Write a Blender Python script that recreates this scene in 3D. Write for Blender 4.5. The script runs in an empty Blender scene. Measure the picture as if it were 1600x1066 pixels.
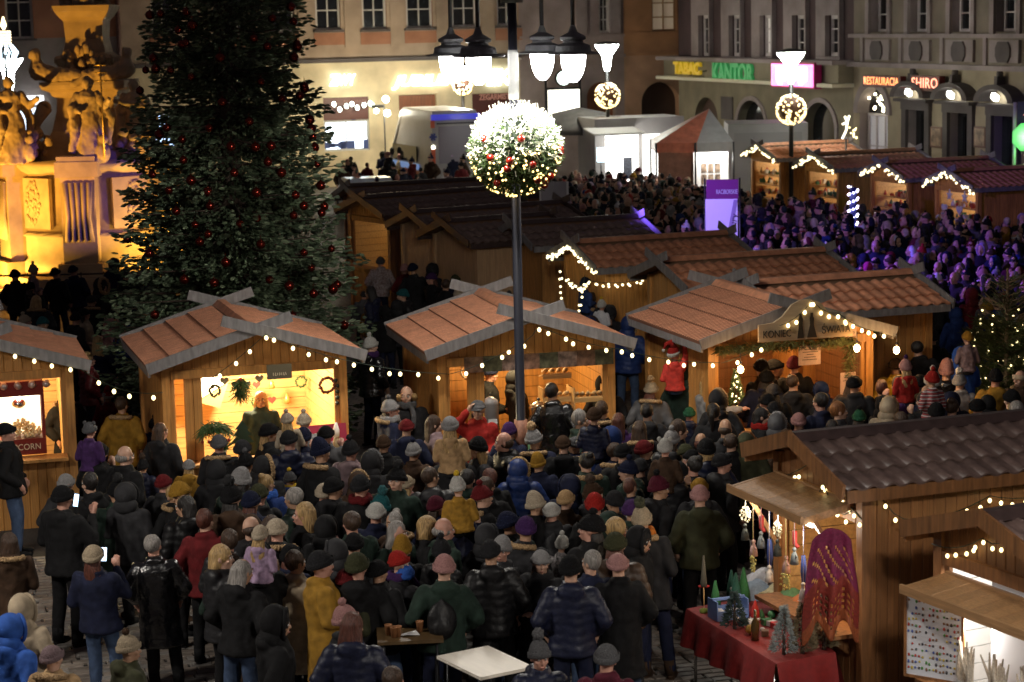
import bpy, bmesh, math, random
import numpy as np
from mathutils import Vector, Matrix, Euler, noise as mnoise
rnd = random.Random(7)
PI = math.pi
SC = bpy.context.scene
COL = SC.collection
# ---------------------------------------------------------------- camera
FPX, HC, ROLL = 3300.0, 6.8, 0.022
PITCH = math.atan(503/FPX)
_c, _s = math.cos(PITCH), math.sin(PITCH)
_F = np.array([0, _c, -_s]); _R = np.array([1., 0, 0]); _U = np.array([0, _s, _c])
_R2 = _R*math.cos(ROLL)-_U*math.sin(ROLL); _U2 = _U*math.cos(ROLL)+_R*math.sin(ROLL)
cam_d = bpy.data.cameras.new('camera'); cam = bpy.data.objects.new('camera', cam_d); COL.objects.link(cam)
cam_d.sensor_width = 36; cam_d.lens = 36*FPX/1600; cam_d.clip_start = .5; cam_d.clip_end = 600
M = Matrix(((_R2[0], _U2[0], -_F[0], 0), (_R2[1], _U2[1], -_F[1], 0), (_R2[2], _U2[2], -_F[2], HC), (0, 0, 0, 1)))
cam.matrix_world = M
SC.camera = cam
cam_d.dof.use_dof = True; cam_d.dof.focus_distance = 25.5; cam_d.dof.aperture_fstop = 2.8
# ---------------------------------------------------------------- night sky, exposure
wd = bpy.data.worlds.new('World'); SC.world = wd; wd.use_nodes = True
bgn = wd.node_tree.nodes['Background']
bgn.inputs[0].default_value = (.50, .40, .44, 1); bgn.inputs[1].default_value = .062
SC.view_settings.view_transform = 'Standard'; SC.view_settings.look = 'None'
SC.view_settings.exposure = .28; SC.view_settings.gamma = 1
SC.view_settings.use_curve_mapping = False

def W(px, py, z=0.):
    """world x, y of the point at height z that the photograph shows at (px, py)"""
    d = _F*FPX+_R2*(px-800)-_U2*(py-533); t = (z-HC)/d[2]
    return d[0]*t, d[1]*t
def PX(x, y, z):
    v = np.array([x, y, z-HC]); zc = v @ _F
    return 800+FPX*(v @ _R2)/zc, 533-FPX*(v @ _U2)/zc

# ---------------------------------------------------------------- objects
def tag(o, label=None, cat=None, group=None, kind=None):
    if label: o['label'] = label
    if cat: o['category'] = cat
    if group: o['group'] = group
    if kind: o['kind'] = kind
    return o
def empty(name, loc=(0, 0, 0), rz=0., label=None, cat=None, group=None):
    o = bpy.data.objects.new(name, None); COL.objects.link(o)
    o.empty_display_size = .2; o.location = loc; o.rotation_euler = (0, 0, rz)
    return tag(o, label, cat, group)
def link(name, me, parent=None, loc=(0, 0, 0), rot=(0, 0, 0), scale=(1, 1, 1)):
    o = bpy.data.objects.new(name, me); COL.objects.link(o)
    if parent is not None: o.parent = parent
    o.location = loc; o.rotation_euler = rot; o.scale = scale
    return o
def copy_tree(o, parent=None):
    c = o.copy(); COL.objects.link(c); c.parent = parent
    for ch in list(o.children): copy_tree(ch, c)
    return c

class MB:
    """collects simple shapes into one mesh"""
    def __init__(s): s.v = []; s.f = []; s.m = []; s.sm = []
    def add(s, vs, fs, mi=0, smooth=False):
        b = len(s.v); s.v += [tuple(p) for p in vs]
        for f in fs: s.f.append(tuple(b+i for i in f)); s.m.append(mi); s.sm.append(smooth)
        return s
    def box(s, c, d, rot=None, mi=0):
        hx, hy, hz = d[0]/2, d[1]/2, d[2]/2
        vs = [Vector((x, y, z)) for z in (-hz, hz) for y in (-hy, hy) for x in (-hx, hx)]
        if rot is not None: R = Euler(rot).to_matrix(); vs = [R @ v for v in vs]
        C = Vector(c); vs = [v+C for v in vs]
        return s.add(vs, [(0, 2, 3, 1), (4, 5, 7, 6), (0, 1, 5, 4), (2, 6, 7, 3), (0, 4, 6, 2), (1, 3, 7, 5)], mi)
    def beam(s, a, b, w, h, mi=0, up=(0, 0, 1)):
        a = Vector(a); b = Vector(b); d = (b-a); L = d.length; d.normalize()
        u = Vector(up); x = d.cross(u)
        if x.length < 1e-4: x = d.cross(Vector((1, 0, 0)))
        x.normalize(); u = x.cross(d)
        vs = [p+x*i*w/2+u*j*h/2 for p in (a, b) for i, j in ((-1, -1), (1, -1), (1, 1), (-1, 1))]
        return s.add(vs, [(0, 1, 2, 3)[::-1], (4, 5, 6, 7), (0, 1, 5, 4), (1, 2, 6, 5), (2, 3, 7, 6), (3, 0, 4, 7)], mi)
    def tube(s, pts, r, n=8, mi=0, caps=True):
        pts = [Vector(p) for p in pts]; rs = r if isinstance(r, (list, tuple)) else [r]*len(pts)
        vs = []; x = None
        for i, p in enumerate(pts):
            d = (pts[min(i+1, len(pts)-1)]-pts[max(i-1, 0)]).normalized()
            if x is None: x = d.orthogonal().normalized()
            x = (x-d*x.dot(d)); x = x.normalized() if x.length > 1e-6 else d.orthogonal().normalized()
            y = d.cross(x)
            for k in range(n):
                a = 2*PI*k/n; vs.append(p+(x*math.cos(a)+y*math.sin(a))*rs[i])
        fs = [(i*n+k, i*n+(k+1) % n, (i+1)*n+(k+1) % n, (i+1)*n+k) for i in range(len(pts)-1) for k in range(n)]
        if caps: fs += [tuple(range(n))[::-1], tuple((len(pts)-1)*n+k for k in range(n))]
        return s.add(vs, fs, mi, True)
    def lathe(s, prof, c=(0, 0, 0), n=16, mi=0, sx=1, sy=1, smooth=True, ph=0.):
        vs = []
        for r, z in prof:
            for k in range(n):
                a = 2*PI*k/n+ph; vs.append((c[0]+r*math.cos(a)*sx, c[1]+r*math.sin(a)*sy, c[2]+z))
        fs = [(i*n+k, i*n+(k+1) % n, (i+1)*n+(k+1) % n, (i+1)*n+k) for i in range(len(prof)-1) for k in range(n)]
        fs += [tuple(range(n))[::-1], tuple((len(prof)-1)*n+k for k in range(n))]
        return s.add(vs, fs, mi, smooth)
    def ball(s, c, r, n=10, m=7, mi=0, jit=0.):
        rx, ry, rz = r if isinstance(r, (tuple, list)) else (r, r, r)
        vs = [(c[0], c[1], c[2]-rz)]
        for i in range(1, m):
            t = PI*i/m
            for k in range(n):
                a = 2*PI*k/n; j = 1+rnd.uniform(-jit, jit)
                vs.append((c[0]+rx*math.sin(t)*math.cos(a)*j, c[1]+ry*math.sin(t)*math.sin(a)*j, c[2]-rz*math.cos(t)*j))
        vs.append((c[0], c[1], c[2]+rz)); T = len(vs)-1
        fs = [(0, 1+(k+1) % n, 1+k) for k in range(n)]
        for i in range(m-2):
            for k in range(n):
                a = 1+i*n+k; b = 1+i*n+(k+1) % n; fs.append((a, b, b+n, a+n))
        fs += [(1+(m-2)*n+k, 1+(m-2)*n+(k+1) % n, T) for k in range(n)]
        return s.add(vs, fs, mi, True)
    def poly(s, pts, th, mi=0, axis='y'):
        """extrude a 2D outline (a, b) by th; axis = thickness axis"""
        n = len(pts); vs = []
        for o in (0, th):
            for a, b in pts:
                vs.append({'y': (a, o, b), 'z': (a, b, o), 'x': (o, a, b)}[axis])
        fs = [tuple(range(n)), tuple(range(n, 2*n))[::-1]]+[(i, i+n, (i+1) % n+n, (i+1) % n) for i in range(n)]
        return s.add(vs, fs, mi)
    def mesh(s, name, mats=(), recalc=False):
        me = bpy.data.meshes.new(name); me.from_pydata(s.v, [], s.f)
        for m in (mats if isinstance(mats, (list, tuple)) else [mats]): me.materials.append(m)
        if s.m: me.polygons.foreach_set('material_index', s.m); me.polygons.foreach_set('use_smooth', s.sm)
        if recalc:
            bm = bmesh.new(); bm.from_mesh(me); bmesh.ops.recalc_face_normals(bm, faces=bm.faces); bm.to_mesh(me); bm.free()
        me.update(); return me
    def build(s, name, mats, parent=None, loc=(0, 0, 0), rot=(0, 0, 0), kind=None):
        o = link(name, s.mesh(name, mats, True), parent, loc, rot)
        if kind: o['kind'] = kind
        return o

# ---------------------------------------------------------------- materials
MATS = {}
def mat(name, col, rough=.7, kind='plain', amt=.25, scale=6., metal=0., bump=0., emis=None, es=0., spec=.5, stretch=(1, 1, 1), rand=0., sheen=0., col2=None):
    if name in MATS: return MATS[name]
    m = bpy.data.materials.new(name); m.use_nodes = True; nt = m.node_tree; N = nt.nodes; L = nt.links
    b = N['Principled BSDF']; b.inputs['Roughness'].default_value = rough; b.inputs['Metallic'].default_value = metal
    b.inputs['Specular IOR Level'].default_value = spec
    if sheen: b.inputs['Sheen Weight'].default_value = sheen
    c4 = (*col, 1); b.inputs['Base Color'].default_value = c4
    tc = N.new('ShaderNodeTexCoord'); mp = N.new('ShaderNodeMapping'); L.new(tc.outputs['Object'], mp.inputs[0])
    mp.inputs['Scale'].default_value = stretch
    if kind in ('noise', 'wood', 'cloth'):
        t = N.new('ShaderNodeTexNoise'); t.inputs['Scale'].default_value = scale; t.inputs['Detail'].default_value = 5
        if rand:
            oi = N.new('ShaderNodeObjectInfo'); ad = N.new('ShaderNodeVectorMath'); ad.operation = 'MULTIPLY_ADD'
            L.new(mp.outputs[0], ad.inputs[0]); ad.inputs[1].default_value = (1, 1, 1)
            mu = N.new('ShaderNodeMath'); mu.operation = 'MULTIPLY'; mu.inputs[1].default_value = 37.; L.new(oi.outputs['Random'], mu.inputs[0])
            L.new(mu.outputs[0], ad.inputs[2]); L.new(ad.outputs[0], t.inputs['Vector'])
        else: L.new(mp.outputs[0], t.inputs['Vector'])
        mx = N.new('ShaderNodeMix'); mx.data_type = 'RGBA'
        r = N.new('ShaderNodeMapRange'); L.new(t.outputs['Fac'], r.inputs[0]); r.inputs[1].default_value = .3; r.inputs[2].default_value = .7
        L.new(r.outputs[0], mx.inputs[0]); k = 1-amt
        c2 = col2 if col2 else tuple(x*(1+amt*.6) for x in col)
        mx.inputs[6].default_value = (col[0]*k, col[1]*k, col[2]*k, 1); mx.inputs[7].default_value = (*c2, 1)
        out = mx.outputs[2]
        if rand:
            hs = N.new('ShaderNodeHueSaturation'); rr = N.new('ShaderNodeMapRange'); L.new(oi.outputs['Random'], rr.inputs[0])
            rr.inputs[3].default_value = 1-rand; rr.inputs[4].default_value = 1+rand
            L.new(rr.outputs[0], hs.inputs['Value']); L.new(out, hs.inputs['Color']); out = hs.outputs[0]
        L.new(out, b.inputs['Base Color'])
        if bump:
            bp = N.new('ShaderNodeBump'); bp.inputs['Strength'].default_value = bump; bp.inputs['Distance'].default_value = .02
            L.new(t.outputs['Fac'], bp.inputs['Height']); L.new(bp.outputs[0], b.inputs['Normal'])
    if emis:
        b.inputs['Emission Color'].default_value = (*emis, 1); b.inputs['Emission Strength'].default_value = es
    MATS[name] = m; return m
def glow(name, col, es, sample=False):
    m = mat(name, (.8, .8, .8), emis=col, es=es)
    if not sample: m.cycles.emission_sampling = 'NONE'
    return m
wood = mat('pine_wood', (.50, .235, .06), .55, 'wood', .35, 3, stretch=(9, 9, .9), bump=.15, rand=.16)
wood_in = mat('pine_wood_inside', (.62, .38, .15), .5, 'wood', .25, 3, stretch=(.9, 9, 9), bump=.1, rand=.1)
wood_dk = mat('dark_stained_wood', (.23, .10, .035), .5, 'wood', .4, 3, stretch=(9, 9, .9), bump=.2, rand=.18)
wood_old = mat('awning_wood', (.36, .20, .09), .5, 'wood', .3, 4, stretch=(.8, 8, 8), bump=.15, rand=.14)
grey_board = mat('grey_painted_board', (.20, .19, .19), .6, 'wood', .3, 5, stretch=(4, 4, 1), bump=.1)
tile_pink = mat('terracotta_roof_tile', (.62, .275, .155), .55, 'noise', .25, 9, rand=.10, bump=.1)
tile_brown = mat('brown_roof_tile', (.40, .17, .09), .5, 'noise', .3, 9, rand=.12, bump=.1)
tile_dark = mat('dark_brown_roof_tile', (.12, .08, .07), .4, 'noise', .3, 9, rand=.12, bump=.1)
ridge_m = mat('dark_ridge_cap', (.05, .03, .028), .5, 'noise', .3, 9)
metal_dk = mat('dark_grey_metal', (.025, .026, .03), .4, metal=.3)
steel = mat('brushed_steel', (.6, .6, .6), .25, metal=1.)
white_paint = mat('white_paint', (.75, .75, .74), .5, 'noise', .08, 4)
black_p = mat('black_plastic', (.01, .01, .012), .35)
glass_dk = mat('dark_window_glass', (.012, .014, .018), .08, spec=.8)
bulb_m = glow('warm_bulb', (1, .80, .36), 3.2)
bulb_w = glow('white_bulb', (1, .84, .46), 2.4)
wire_m = mat('green_wire', (.01, .025, .012), .5)
# ================================================================ GROUND
def ground():
    m = bpy.data.materials.new('stone_paving'); m.use_nodes = True; nt = m.node_tree; N = nt.nodes; L = nt.links
    b = N['Principled BSDF']; b.inputs['Roughness'].default_value = .55
    tc = N.new('ShaderNodeTexCoord'); mp = N.new('ShaderNodeMapping'); mp.inputs['Rotation'].default_value = (0, 0, .3)
    L.new(tc.outputs['Object'], mp.inputs[0])
    br = N.new('ShaderNodeTexBrick'); L.new(mp.outputs[0], br.inputs[0]); br.inputs['Scale'].default_value = 1
    br.inputs['Brick Width'].default_value = .22; br.inputs['Row Height'].default_value = .15; br.inputs['Mortar Size'].default_value = .012
    br.inputs['Color1'].default_value = (.17, .155, .14, 1); br.inputs['Color2'].default_value = (.11, .10, .095, 1); br.inputs['Mortar'].default_value = (.03, .028, .025, 1)
    L.new(br.outputs[0], b.inputs['Base Color'])
    bp = N.new('ShaderNodeBump'); bp.inputs['Strength'].default_value = .5; bp.inputs['Distance'].default_value = .01; bp.invert = True
    L.new(br.outputs['Fac'], bp.inputs['Height']); L.new(bp.outputs[0], b.inputs['Normal'])
    g = MB(); g.add([(-160, -60, 0), (160, -60, 0), (160, 260, 0), (-160, 260, 0)], [(0, 1, 2, 3)])
    o = g.build('ground', m); tag(o, 'dark stone paved market square under the crowd', kind='structure')
ground()
stone = [mat('paving_stone_%s' % n, c, .5, 'noise', .3, 14, bump=.35, rand=.22) for n, c in (('grey', (.20, .185, .17)), ('warm', (.19, .16, .135)))]
def pavement():
    base = MB(); base.box((0, 21, .004), (20, 15, .008))
    p = base.build('pavement', mat('joint_sand', (.035, .03, .026), .95, 'noise', .4, 30)); tag(p, 'paving of rectangular sett stones in rows at the market edge', kind='structure')
    meshes = []
    for k in range(4):
        b = MB(); w, d, h = (.19+.02*k), .125, .03; e = .012
        pts = [(-w/2, -d/2), (w/2, -d/2), (w/2, d/2), (-w/2, d/2)]
        vs = [(x, y, 0) for x, y in pts]+[(x+rnd.uniform(-.004, .004), y, h-.01) for x, y in pts]+[(x*(1-2*e/w), y*(1-2*e/d), h+rnd.uniform(-.003, .003)) for x, y in pts]
        fs = [(8, 9, 10, 11)]+[(i, (i+1) % 4, (i+1) % 4+4, i+4) for i in range(4)]+[(i+4, (i+1) % 4+4, (i+1) % 4+8, i+8) for i in range(4)]
        b.add(vs, fs); meshes.append((w, b.mesh('paving_stone', stone[k % 2])))
    spots = []
    ca, sa = math.cos(.27), math.sin(.27); r = 0; v = -7.0
    while v < 7.2:
        u = -9+(r % 2)*.1
        while u < 9.5:
            k = rnd.randrange(4); w = meshes[k][0]; x, y = u*ca-v*sa, 21+u*sa+v*ca
            if 14.3 < y < 28 and abs(x) < 9.8:
                px, py = PX(x, y, 0)
                if -40 < px < 1640: spots.append((py, x, y, k))
            u += w+.012
        v += .137; r += 1
    vis = [s for s in spots if (s[0] < 1080)]
    # stones that the crowd leaves in sight: left edge, beside the tables, in front of the goods table
    def seen(s):
        px, py = PX(s[1], s[2], 0)
        return (py > 860 and (px < 70 or (py > 990 and px < 400) or 740 < px < 860 and py > 940 or 990 < px < 1090 and py > 880 or 400 < px and py > 1010))
    own = sorted([s for s in vis if seen(s)], key=lambda s: -s[0])
    own = [s for i, s in enumerate(own) if i < 295]
    ids = set(id(s) for s in own)
    for s in own:
        link('paving_stone', meshes[s[3]][1], p, (s[1], s[2], .006), (rnd.uniform(-.012, .012), rnd.uniform(-.012, .012), .27+rnd.uniform(-.02, .02)))
    rest = MB(); srcs = [(np.array([v.co[:] for v in m.vertices]), [tuple(f.vertices) for f in m.polygons]) for _, m in meshes]
    for s in spots:
        if id(s) in ids: continue
        V, Fc = srcs[s[3]]; a = .27+rnd.uniform(-.02, .02); c, q = math.cos(a), math.sin(a); dz = .006+rnd.uniform(-.004, .003)
        rest.add([(x*c-y*q+s[1], x*q+y*c+s[2], z+dz) for x, y, z in V], Fc, s[3] % 2)
    rest.build('paving_stones', stone, p, kind='stuff')
pavement()

# ================================================================ FACADES
A18 = math.radians(18)
LORG, LDIR = np.array([-3.0, 90.0]), np.array([math.cos(A18), math.sin(A18)])
RORG, RDIR = np.array([7.3, 90.0]), np.array([math.sin(A18), -math.cos(A18)])
def _hit(px, py, org, di):
    d = _F*FPX+_R2*(px-800)-_U2*(py-533)
    # org + t*di = k*(dx,dy)
    A = np.array([[d[0], -di[0]], [d[1], -di[1]]]); k, t = np.linalg.solve(A, org)
    return t, HC+d[2]*k
def FL(px, py): return _hit(px, py, LORG, LDIR)
def FR(px, py): return _hit(px, py, RORG, RDIR)
def rect(fn, x0, x1, y0, y1):
    xm, ym = (x0+x1)/2, (y0+y1)/2
    return fn(x0, ym)[0], fn(x1, ym)[0], fn(xm, y1)[1], fn(xm, y0)[1]
def wall_holes(x0, x1, z0, z1, holes, depth, mb, mi=0, mir=0):
    """wall sheet facing -y with openings and their reveals; a hole is (xa, xb, za, zb, arched)"""
    xs = sorted(set([x0, x1]+[h[0] for h in holes]+[h[1] for h in holes])); zs = sorted(set([z0, z1]+[h[2] for h in holes]+[h[3] for h in holes]))
    xs = [x for x in xs if x0 <= x <= x1]; zs = [z for z in zs if z0 <= z <= z1]
    for i in range(len(xs)-1):
        for j in range(len(zs)-1):
            cx, cz = (xs[i]+xs[i+1])/2, (zs[j]+zs[j+1])/2
            if any(h[0] < cx < h[1] and h[2] < cz < h[3] for h in holes): continue
            mb.add([(xs[i], 0, zs[j]), (xs[i+1], 0, zs[j]), (xs[i+1], 0, zs[j+1]), (xs[i], 0, zs[j+1])], [(0, 1, 2, 3)], mi)
    for h in holes:
        xa, xb, za, zb = h[:4]
        if len(h) > 4 and h[4]:
            r = (xb-xa)/2; cx = (xa+xb)/2; n = 14; zc = zb-r*h[4]
            arc = [(cx+r*math.cos(PI*k/n), zc+r*h[4]*math.sin(PI*k/n)) for k in range(n+1)]
            for k in range(n):
                (ax, az), (bx, bz) = arc[k], arc[k+1]; s = xb if k < n/2 else xa
                mb.add([(ax, 0, az), (bx, 0, bz), (s if k != n//2-1 else s, 0, zb)], [(0, 1, 2)], mi)
                mb.add([(ax, 0, az), (bx, 0, bz), (bx, depth, bz), (ax, depth, az)], [(0, 1, 2, 3)], mir)
            mb.add([(cx, 0, zb), (xb, 0, zb), (cx, 0, arc[n//2][1])], [(0, 1, 2)], mi)
            mb.add([(cx, 0, zb), (xa, 0, zb), (cx, 0, arc[n//2][1])], [(0, 1, 2)], mi)
            edges = [(xa, za, xa, zc), (xb, za, xb, zc), (xa, za, xb, za)]
        else: edges = [(xa, za, xa, zb), (xb, za, xb, zb), (xa, za, xb, za), (xa, zb, xb, zb)]
        for a, b, c, d in edges: mb.add([(a, 0, b), (c, 0, d), (c, depth, d), (a, depth, b)], [(0, 1, 2, 3)], mir)
plaster = {k: mat(k, c, .85, 'noise', .30, .9) for k, c in {
    'terracotta_plaster': (.34, .155, .09), 'grey_plaster': (.26, .225, .21), 'beige_plaster': (.36, .27, .20), 'cream_plaster': (.66, .55, .36),
    'mauve_plaster': (.34, .27, .26), 'orange_plaster': (.46, .24, .12), 'peach_plaster': (.50, .30, .19), 'plum_plaster': (.075, .045, .05), 'light_trim': (.30, .25, .25),
    'sand_stone': (.35, .29, .20), 'taupe_plaster': (.21, .175, .135), 'dark_trim': (.10, .085, .085), 'olive_board': (.22, .19, .13)}.items()}
win_w = mat('white_window_frame', (.50, .47, .45), .5)
win_lit = glow('curtained_window_light', (.8, .55, .3), .10)
door_br = mat('brown_door_wood', (.24, .075, .025), .4, 'wood', .3, 3, stretch=(6, 6, .6))
def window(par, x0, x1, z0, z1, dep=.14, cols=2, rows=2, frame=win_w, glass=glass_dk, arch=0, fw=.09):
    """a real window: frame with glazing bars, and its pane behind"""
    f = MB(); cx = (x0+x1)/2; w, h = x1-x0, z1-z0
    for sx in (x0+fw/2, x1-fw/2): f.box((sx, dep, (z0+z1)/2), (fw, .07, h))
    f.box((cx, dep+.002, z0+fw/2), (w-2*fw, .07, fw)); f.box((cx, dep+.002, z1-fw/2), (w-2*fw, .07, fw))
    for k in range(1, cols): f.box((x0+w*k/cols, dep, (z0+z1)/2), (.055, .05, h-2*fw))
    for k in range(1, rows): f.box((cx, dep+.006, z0+h*k/rows), (w-2*fw, .045, .05))
    o = f.build('window', frame, par)
    p = MB(); p.box((cx, dep+.05, (z0+z1)/2), (w-.02, .02, h-.02)); p.build('pane', glass, o)
    return o
def text(body, size, m, parent, loc, rot=(PI/2, 0, 0), ext=.02, bold=0., name='letters', width=None, shear=0., align='CENTER', space=1.):
    cu = bpy.data.curves.new(name, 'FONT'); cu.body = body; cu.size = size; cu.extrude = ext; cu.offset = bold; cu.shear = shear
    cu.align_x = align; cu.align_y = 'CENTER'; cu.resolution_u = 3; cu.space_character = space
    t = bpy.data.objects.new('tmp', cu); COL.objects.link(t)
    dg = bpy.context.evaluated_depsgraph_get(); me = bpy.data.meshes.new_from_object(t.evaluated_get(dg)); me.name = name
    bpy.data.objects.remove(t); me.materials.clear(); me.materials.append(m)
    if width:
        xs = [v.co.x for v in me.vertices]; s = width/(max(xs)-min(xs))
        for v in me.vertices: v.co.x *= s
    return link(name, me, parent, loc, rot)
def scribble(q, x, y, z, w, h, n):
    """a row of small strokes: print too small to read"""
    for k in range(n):
        a = x-w/2+w*(k+.5)/n; q.box((a, y, z), (w/n*.35, .008, h*rnd.uniform(.6, 1)), (0, rnd.uniform(-.3, .3), 0))
        if k % 2: q.box((a+w/n*.2, y, z+h*rnd.uniform(-.4, .4)), (w/n*.5, .008, h*.2))
def building(name, org, rz, label, cat='building'):
    return empty(name, (org[0], org[1], 0), rz, label, cat)
def shell(par, x0, x1, h, dep, m, roofm):
    b = MB(); b.box(((x0+x1)/2, dep/2+.35, h/2), (x1-x0-.05, dep-.6, h)); b.build('rear_wall', m, par)
    r = MB(); y0, y1 = -.4, dep+.3
    r.add([(x0, y0, h), (x1, y0, h), (x1, y1, h), (x0, y1, h), (x0, dep/2, h+3), (x1, dep/2, h+3)], [(0, 1, 5, 4), (2, 3, 4, 5), (0, 4, 3), (1, 2, 5), (0, 3, 2, 1)])
    r.build('roof', roofm, par)
roof_m = mat('old_roof_tiles', (.16, .06, .04), .7, 'noise', .3, 6)

# ---- left row of houses (faces the camera)
def left_row():
    # terracotta house on the far left
    b = building('corner_house', LORG, A18, 'terracotta and grey plastered house behind the yellow lit monument')
    x1 = FL(183, 60)[0]; x0 = x1-14; hz = FL(100, 59)[1]
    wl = rect(FL, 8, 51, -25, 61); w = MB()
    shopw = rect(FL, 30, 62, 165, 232)
    wall_holes(x0, x1, hz, 12, [(wl[0], wl[1], wl[2], wl[3])], .3, w, 0, 0); wall_holes(x0, x1, 0, hz, [(shopw[0], shopw[1], shopw[2], shopw[3])], .3, w, 1, 1)
    w.build('wall', [plaster['terracotta_plaster'], plaster['grey_plaster']], b)
    window(b, *wl, cols=2, rows=3); s = MB(); s.box(((wl[0]+wl[1])/2, -.06, wl[2]-.04), (wl[1]-wl[0]+.2, .16, .08)); s.build('sill', plaster['dark_trim'], b)
    window(b, *shopw, cols=2, rows=1, glass=glow('cold_shop_light', (.65, .8, 1), 1.6)); shell(b, x0, x1, 12, 10, plaster['grey_plaster'], roof_m)
    aw = rect(FL, 22, 66, 150, 163); a = MB(); a.box(((aw[0]+aw[1])/2, -.35, (aw[2]+aw[3])/2), (aw[1]-aw[0], .7, .35)); a.build('awning', glow('lit_awning', (.95, .97, 1), 1.5), b)
    dp = MB(); xx = FL(185, 60)[0]; dp.tube([(xx, -.12, .2), (xx, -.12, 12)], .09); o = dp.build('downpipe', mat('rusty_downpipe', (.10, .04, .03), .5), b)
    # jeweller's house
    b = building('jeweller_house', LORG, A18, 'beige house with brightly lit cream ground floor and jeweller signs behind the big tree')
    x0 = x1; x1 = FL(812, 90)[0]; lz = FL(560, 96)[1]
    tops = [rect(FL, a, c, -45, y) for a, c, y in ((492, 531, 47), (565, 603, 46), (634, 675, 44), (706, 744, 42), (776, 808, 40), (421, 459, 49), (350, 388, 51), (235, 270, 49))]
    up = MB(); wall_holes(x0, x1, lz+.12, 12, [t[:4] for t in tops], .3, up, 0, 1)
    up.build('upper_wall', [plaster['beige_plaster'], plaster['terracotta_plaster']], b)
    for t in tops:
        wo = window(b, *t, cols=2, rows=3, frame=win_w); s = MB(); s.box(((t[0]+t[1])/2, -.07, t[2]-.05), (t[1]-t[0]+.22, .18, .09)); s.build('sill', plaster['dark_trim'], wo)
        p = MB(); p.box(((t[0]+t[1])/2+.05, -.006, t[2]-.37), (t[1]-t[0]+.28, .05, .5)); p.build('apron_panel', plaster['terracotta_plaster'], wo)
    xs = sorted(tops)
    for a, c in zip(xs[:-1], xs[1:]):
        if c[0]-a[1] < 1.6:
            p = MB(); p.box(((a[1]+c[0])/2, -.03, (12+lz+.5)/2), (min(.62, c[0]-a[1]-.3), .07, 12-lz-.7)); p.build('pilaster', plaster['beige_plaster'], b)
    co = MB(); co.box(((x0+x1)/2, -.12, lz+.05), (x1-x0, .28, .16)); co.build('cornice', plaster['dark_trim'], b)
    sh = rect(FL, 506, 577, 152, 236); dr = rect(FL, 625, 684, 148, 290); zg = rect(FL, 739, 800, 146, 262); sh0 = rect(FL, 236, 275, 176, 232)
    lo = MB(); wall_holes(x0, x1, 0, lz, [sh[:4], (dr[0], dr[1], .05, dr[3]), zg[:4], sh0[:4]], .35, lo, 0, 0)
    lo.build('ground_floor_wall', plaster['cream_plaster'], b)
    for r_, t in ((sh, .95), (zg, 1.)):
        wo = window(b, r_[0], r_[1], r_[2], r_[3]-t, cols=2 if r_ is sh else 1, rows=1, frame=mat('cream_shop_frame', (.5, .5, .5), .4), glass=glow('white_display_light', (.72, .85, 1), 2.2) if r_ is sh else glow('dim_display', (.9, .6, .3), .25))
        f = MB(); f.box(((r_[0]+r_[1])/2, .12, r_[3]-t/2), (r_[1]-r_[0]-.01, .12, t-.01)); f.build('fascia_board', mat('dark_red_fascia', (.085, .02, .015), .5), wo)
    # shelves and boxes in the display
    d = MB()
    for k in range(14): d.box((rnd.uniform(sh[0]+.1, sh[1]-.1), .13, sh[2]+.15+rnd.choice((.1, .75, 1.3))), (rnd.uniform(.15, .4), .06, rnd.uniform(.12, .4)))
    d.build('display_goods', mat('blue_display_boxes', (.05, .08, .25), .5), b, kind='stuff')
    window(b, *sh0, cols=2, rows=1, glass=glow('blue_shop_light', (.45, .65, 1), 1.6))
    dd = MB(); dd.box(((dr[0]+dr[1])/2, .25, dr[3]/2), (dr[1]-dr[0]-.02, .08, dr[3]-.05))
    for sx in (-1, 1): dd.box(((dr[0]+dr[1])/2+sx*.37, .20, dr[3]*.45), (.55, .06, dr[3]*.8))
    do = dd.build('door', door_br, b); g = MB(); g.box(((dr[0]+dr[1])/2, .155, dr[3]*.55), (.5, .03, 1.4)); g.build('pane', mat('dark_red_glass', (.10, .02, .02), .15), do)
    t = FL(533, 126); text('ZIWY', .62, glow('cold_sign_light', (.75, 1, .95), 4), b, (t[0], -.12, t[1]), bold=.02, width=1.15, shear=.2, name='sign_letters')
    x_a, z_a = FL(612, 128); x_b, _ = FL(712, 127)
    text('JUBILER', .60, glow('warm_sign_light', (1, .93, .72), 3), b, ((x_a+x_b)/2, -.12, z_a), bold=.03, width=x_b-x_a, shear=.3, name='sign_letters')
    t = FL(777, 122); text('EK', .95, glow('pale_sign_light', (.85, 1, .95), 4), b, (t[0], -.12, t[1]), bold=.03, width=1.15, shear=.12, name='sign_letters')
    t = FL(770, 152); text('ZEGARMISTRZ', .34, mat('pink_letters', (.55, .25, .2), .6), b, (t[0]+.25, .05, t[1]), bold=.008, width=1.7, name='sign_letters')
    t = FL(555, 158); q = MB(); scribble(q, t[0], .045, t[1], 1.0, .10, 9); q.build('faint_print', mat('faint_pink_print', (.2, .08, .06), .6), b, kind='stuff')
    shell(b, x0, x1, 12, 10, plaster['beige_plaster'], roof_m)
    # mauve house with the clock sign
    b = building('mauve_house', LORG, A18, 'mauve plastered house with clock sign and arched doorway left of the orange house')
    x0 = x1; x1 = FL(975, 90)[0]; l1 = FL(930, 56)[1]; l2 = FL(930, 88)[1]
    wd_ = rect(FL, 936, 952, -30, 51); ar = rect(FL, 918, 962, 128, 285); w = MB()
    wall_holes(x0, x1, 0, 12, [wd_[:4], (ar[0], ar[1], .05, ar[3], 1.)], .35, w); w.build('wall', plaster['mauve_plaster'], b)
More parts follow.
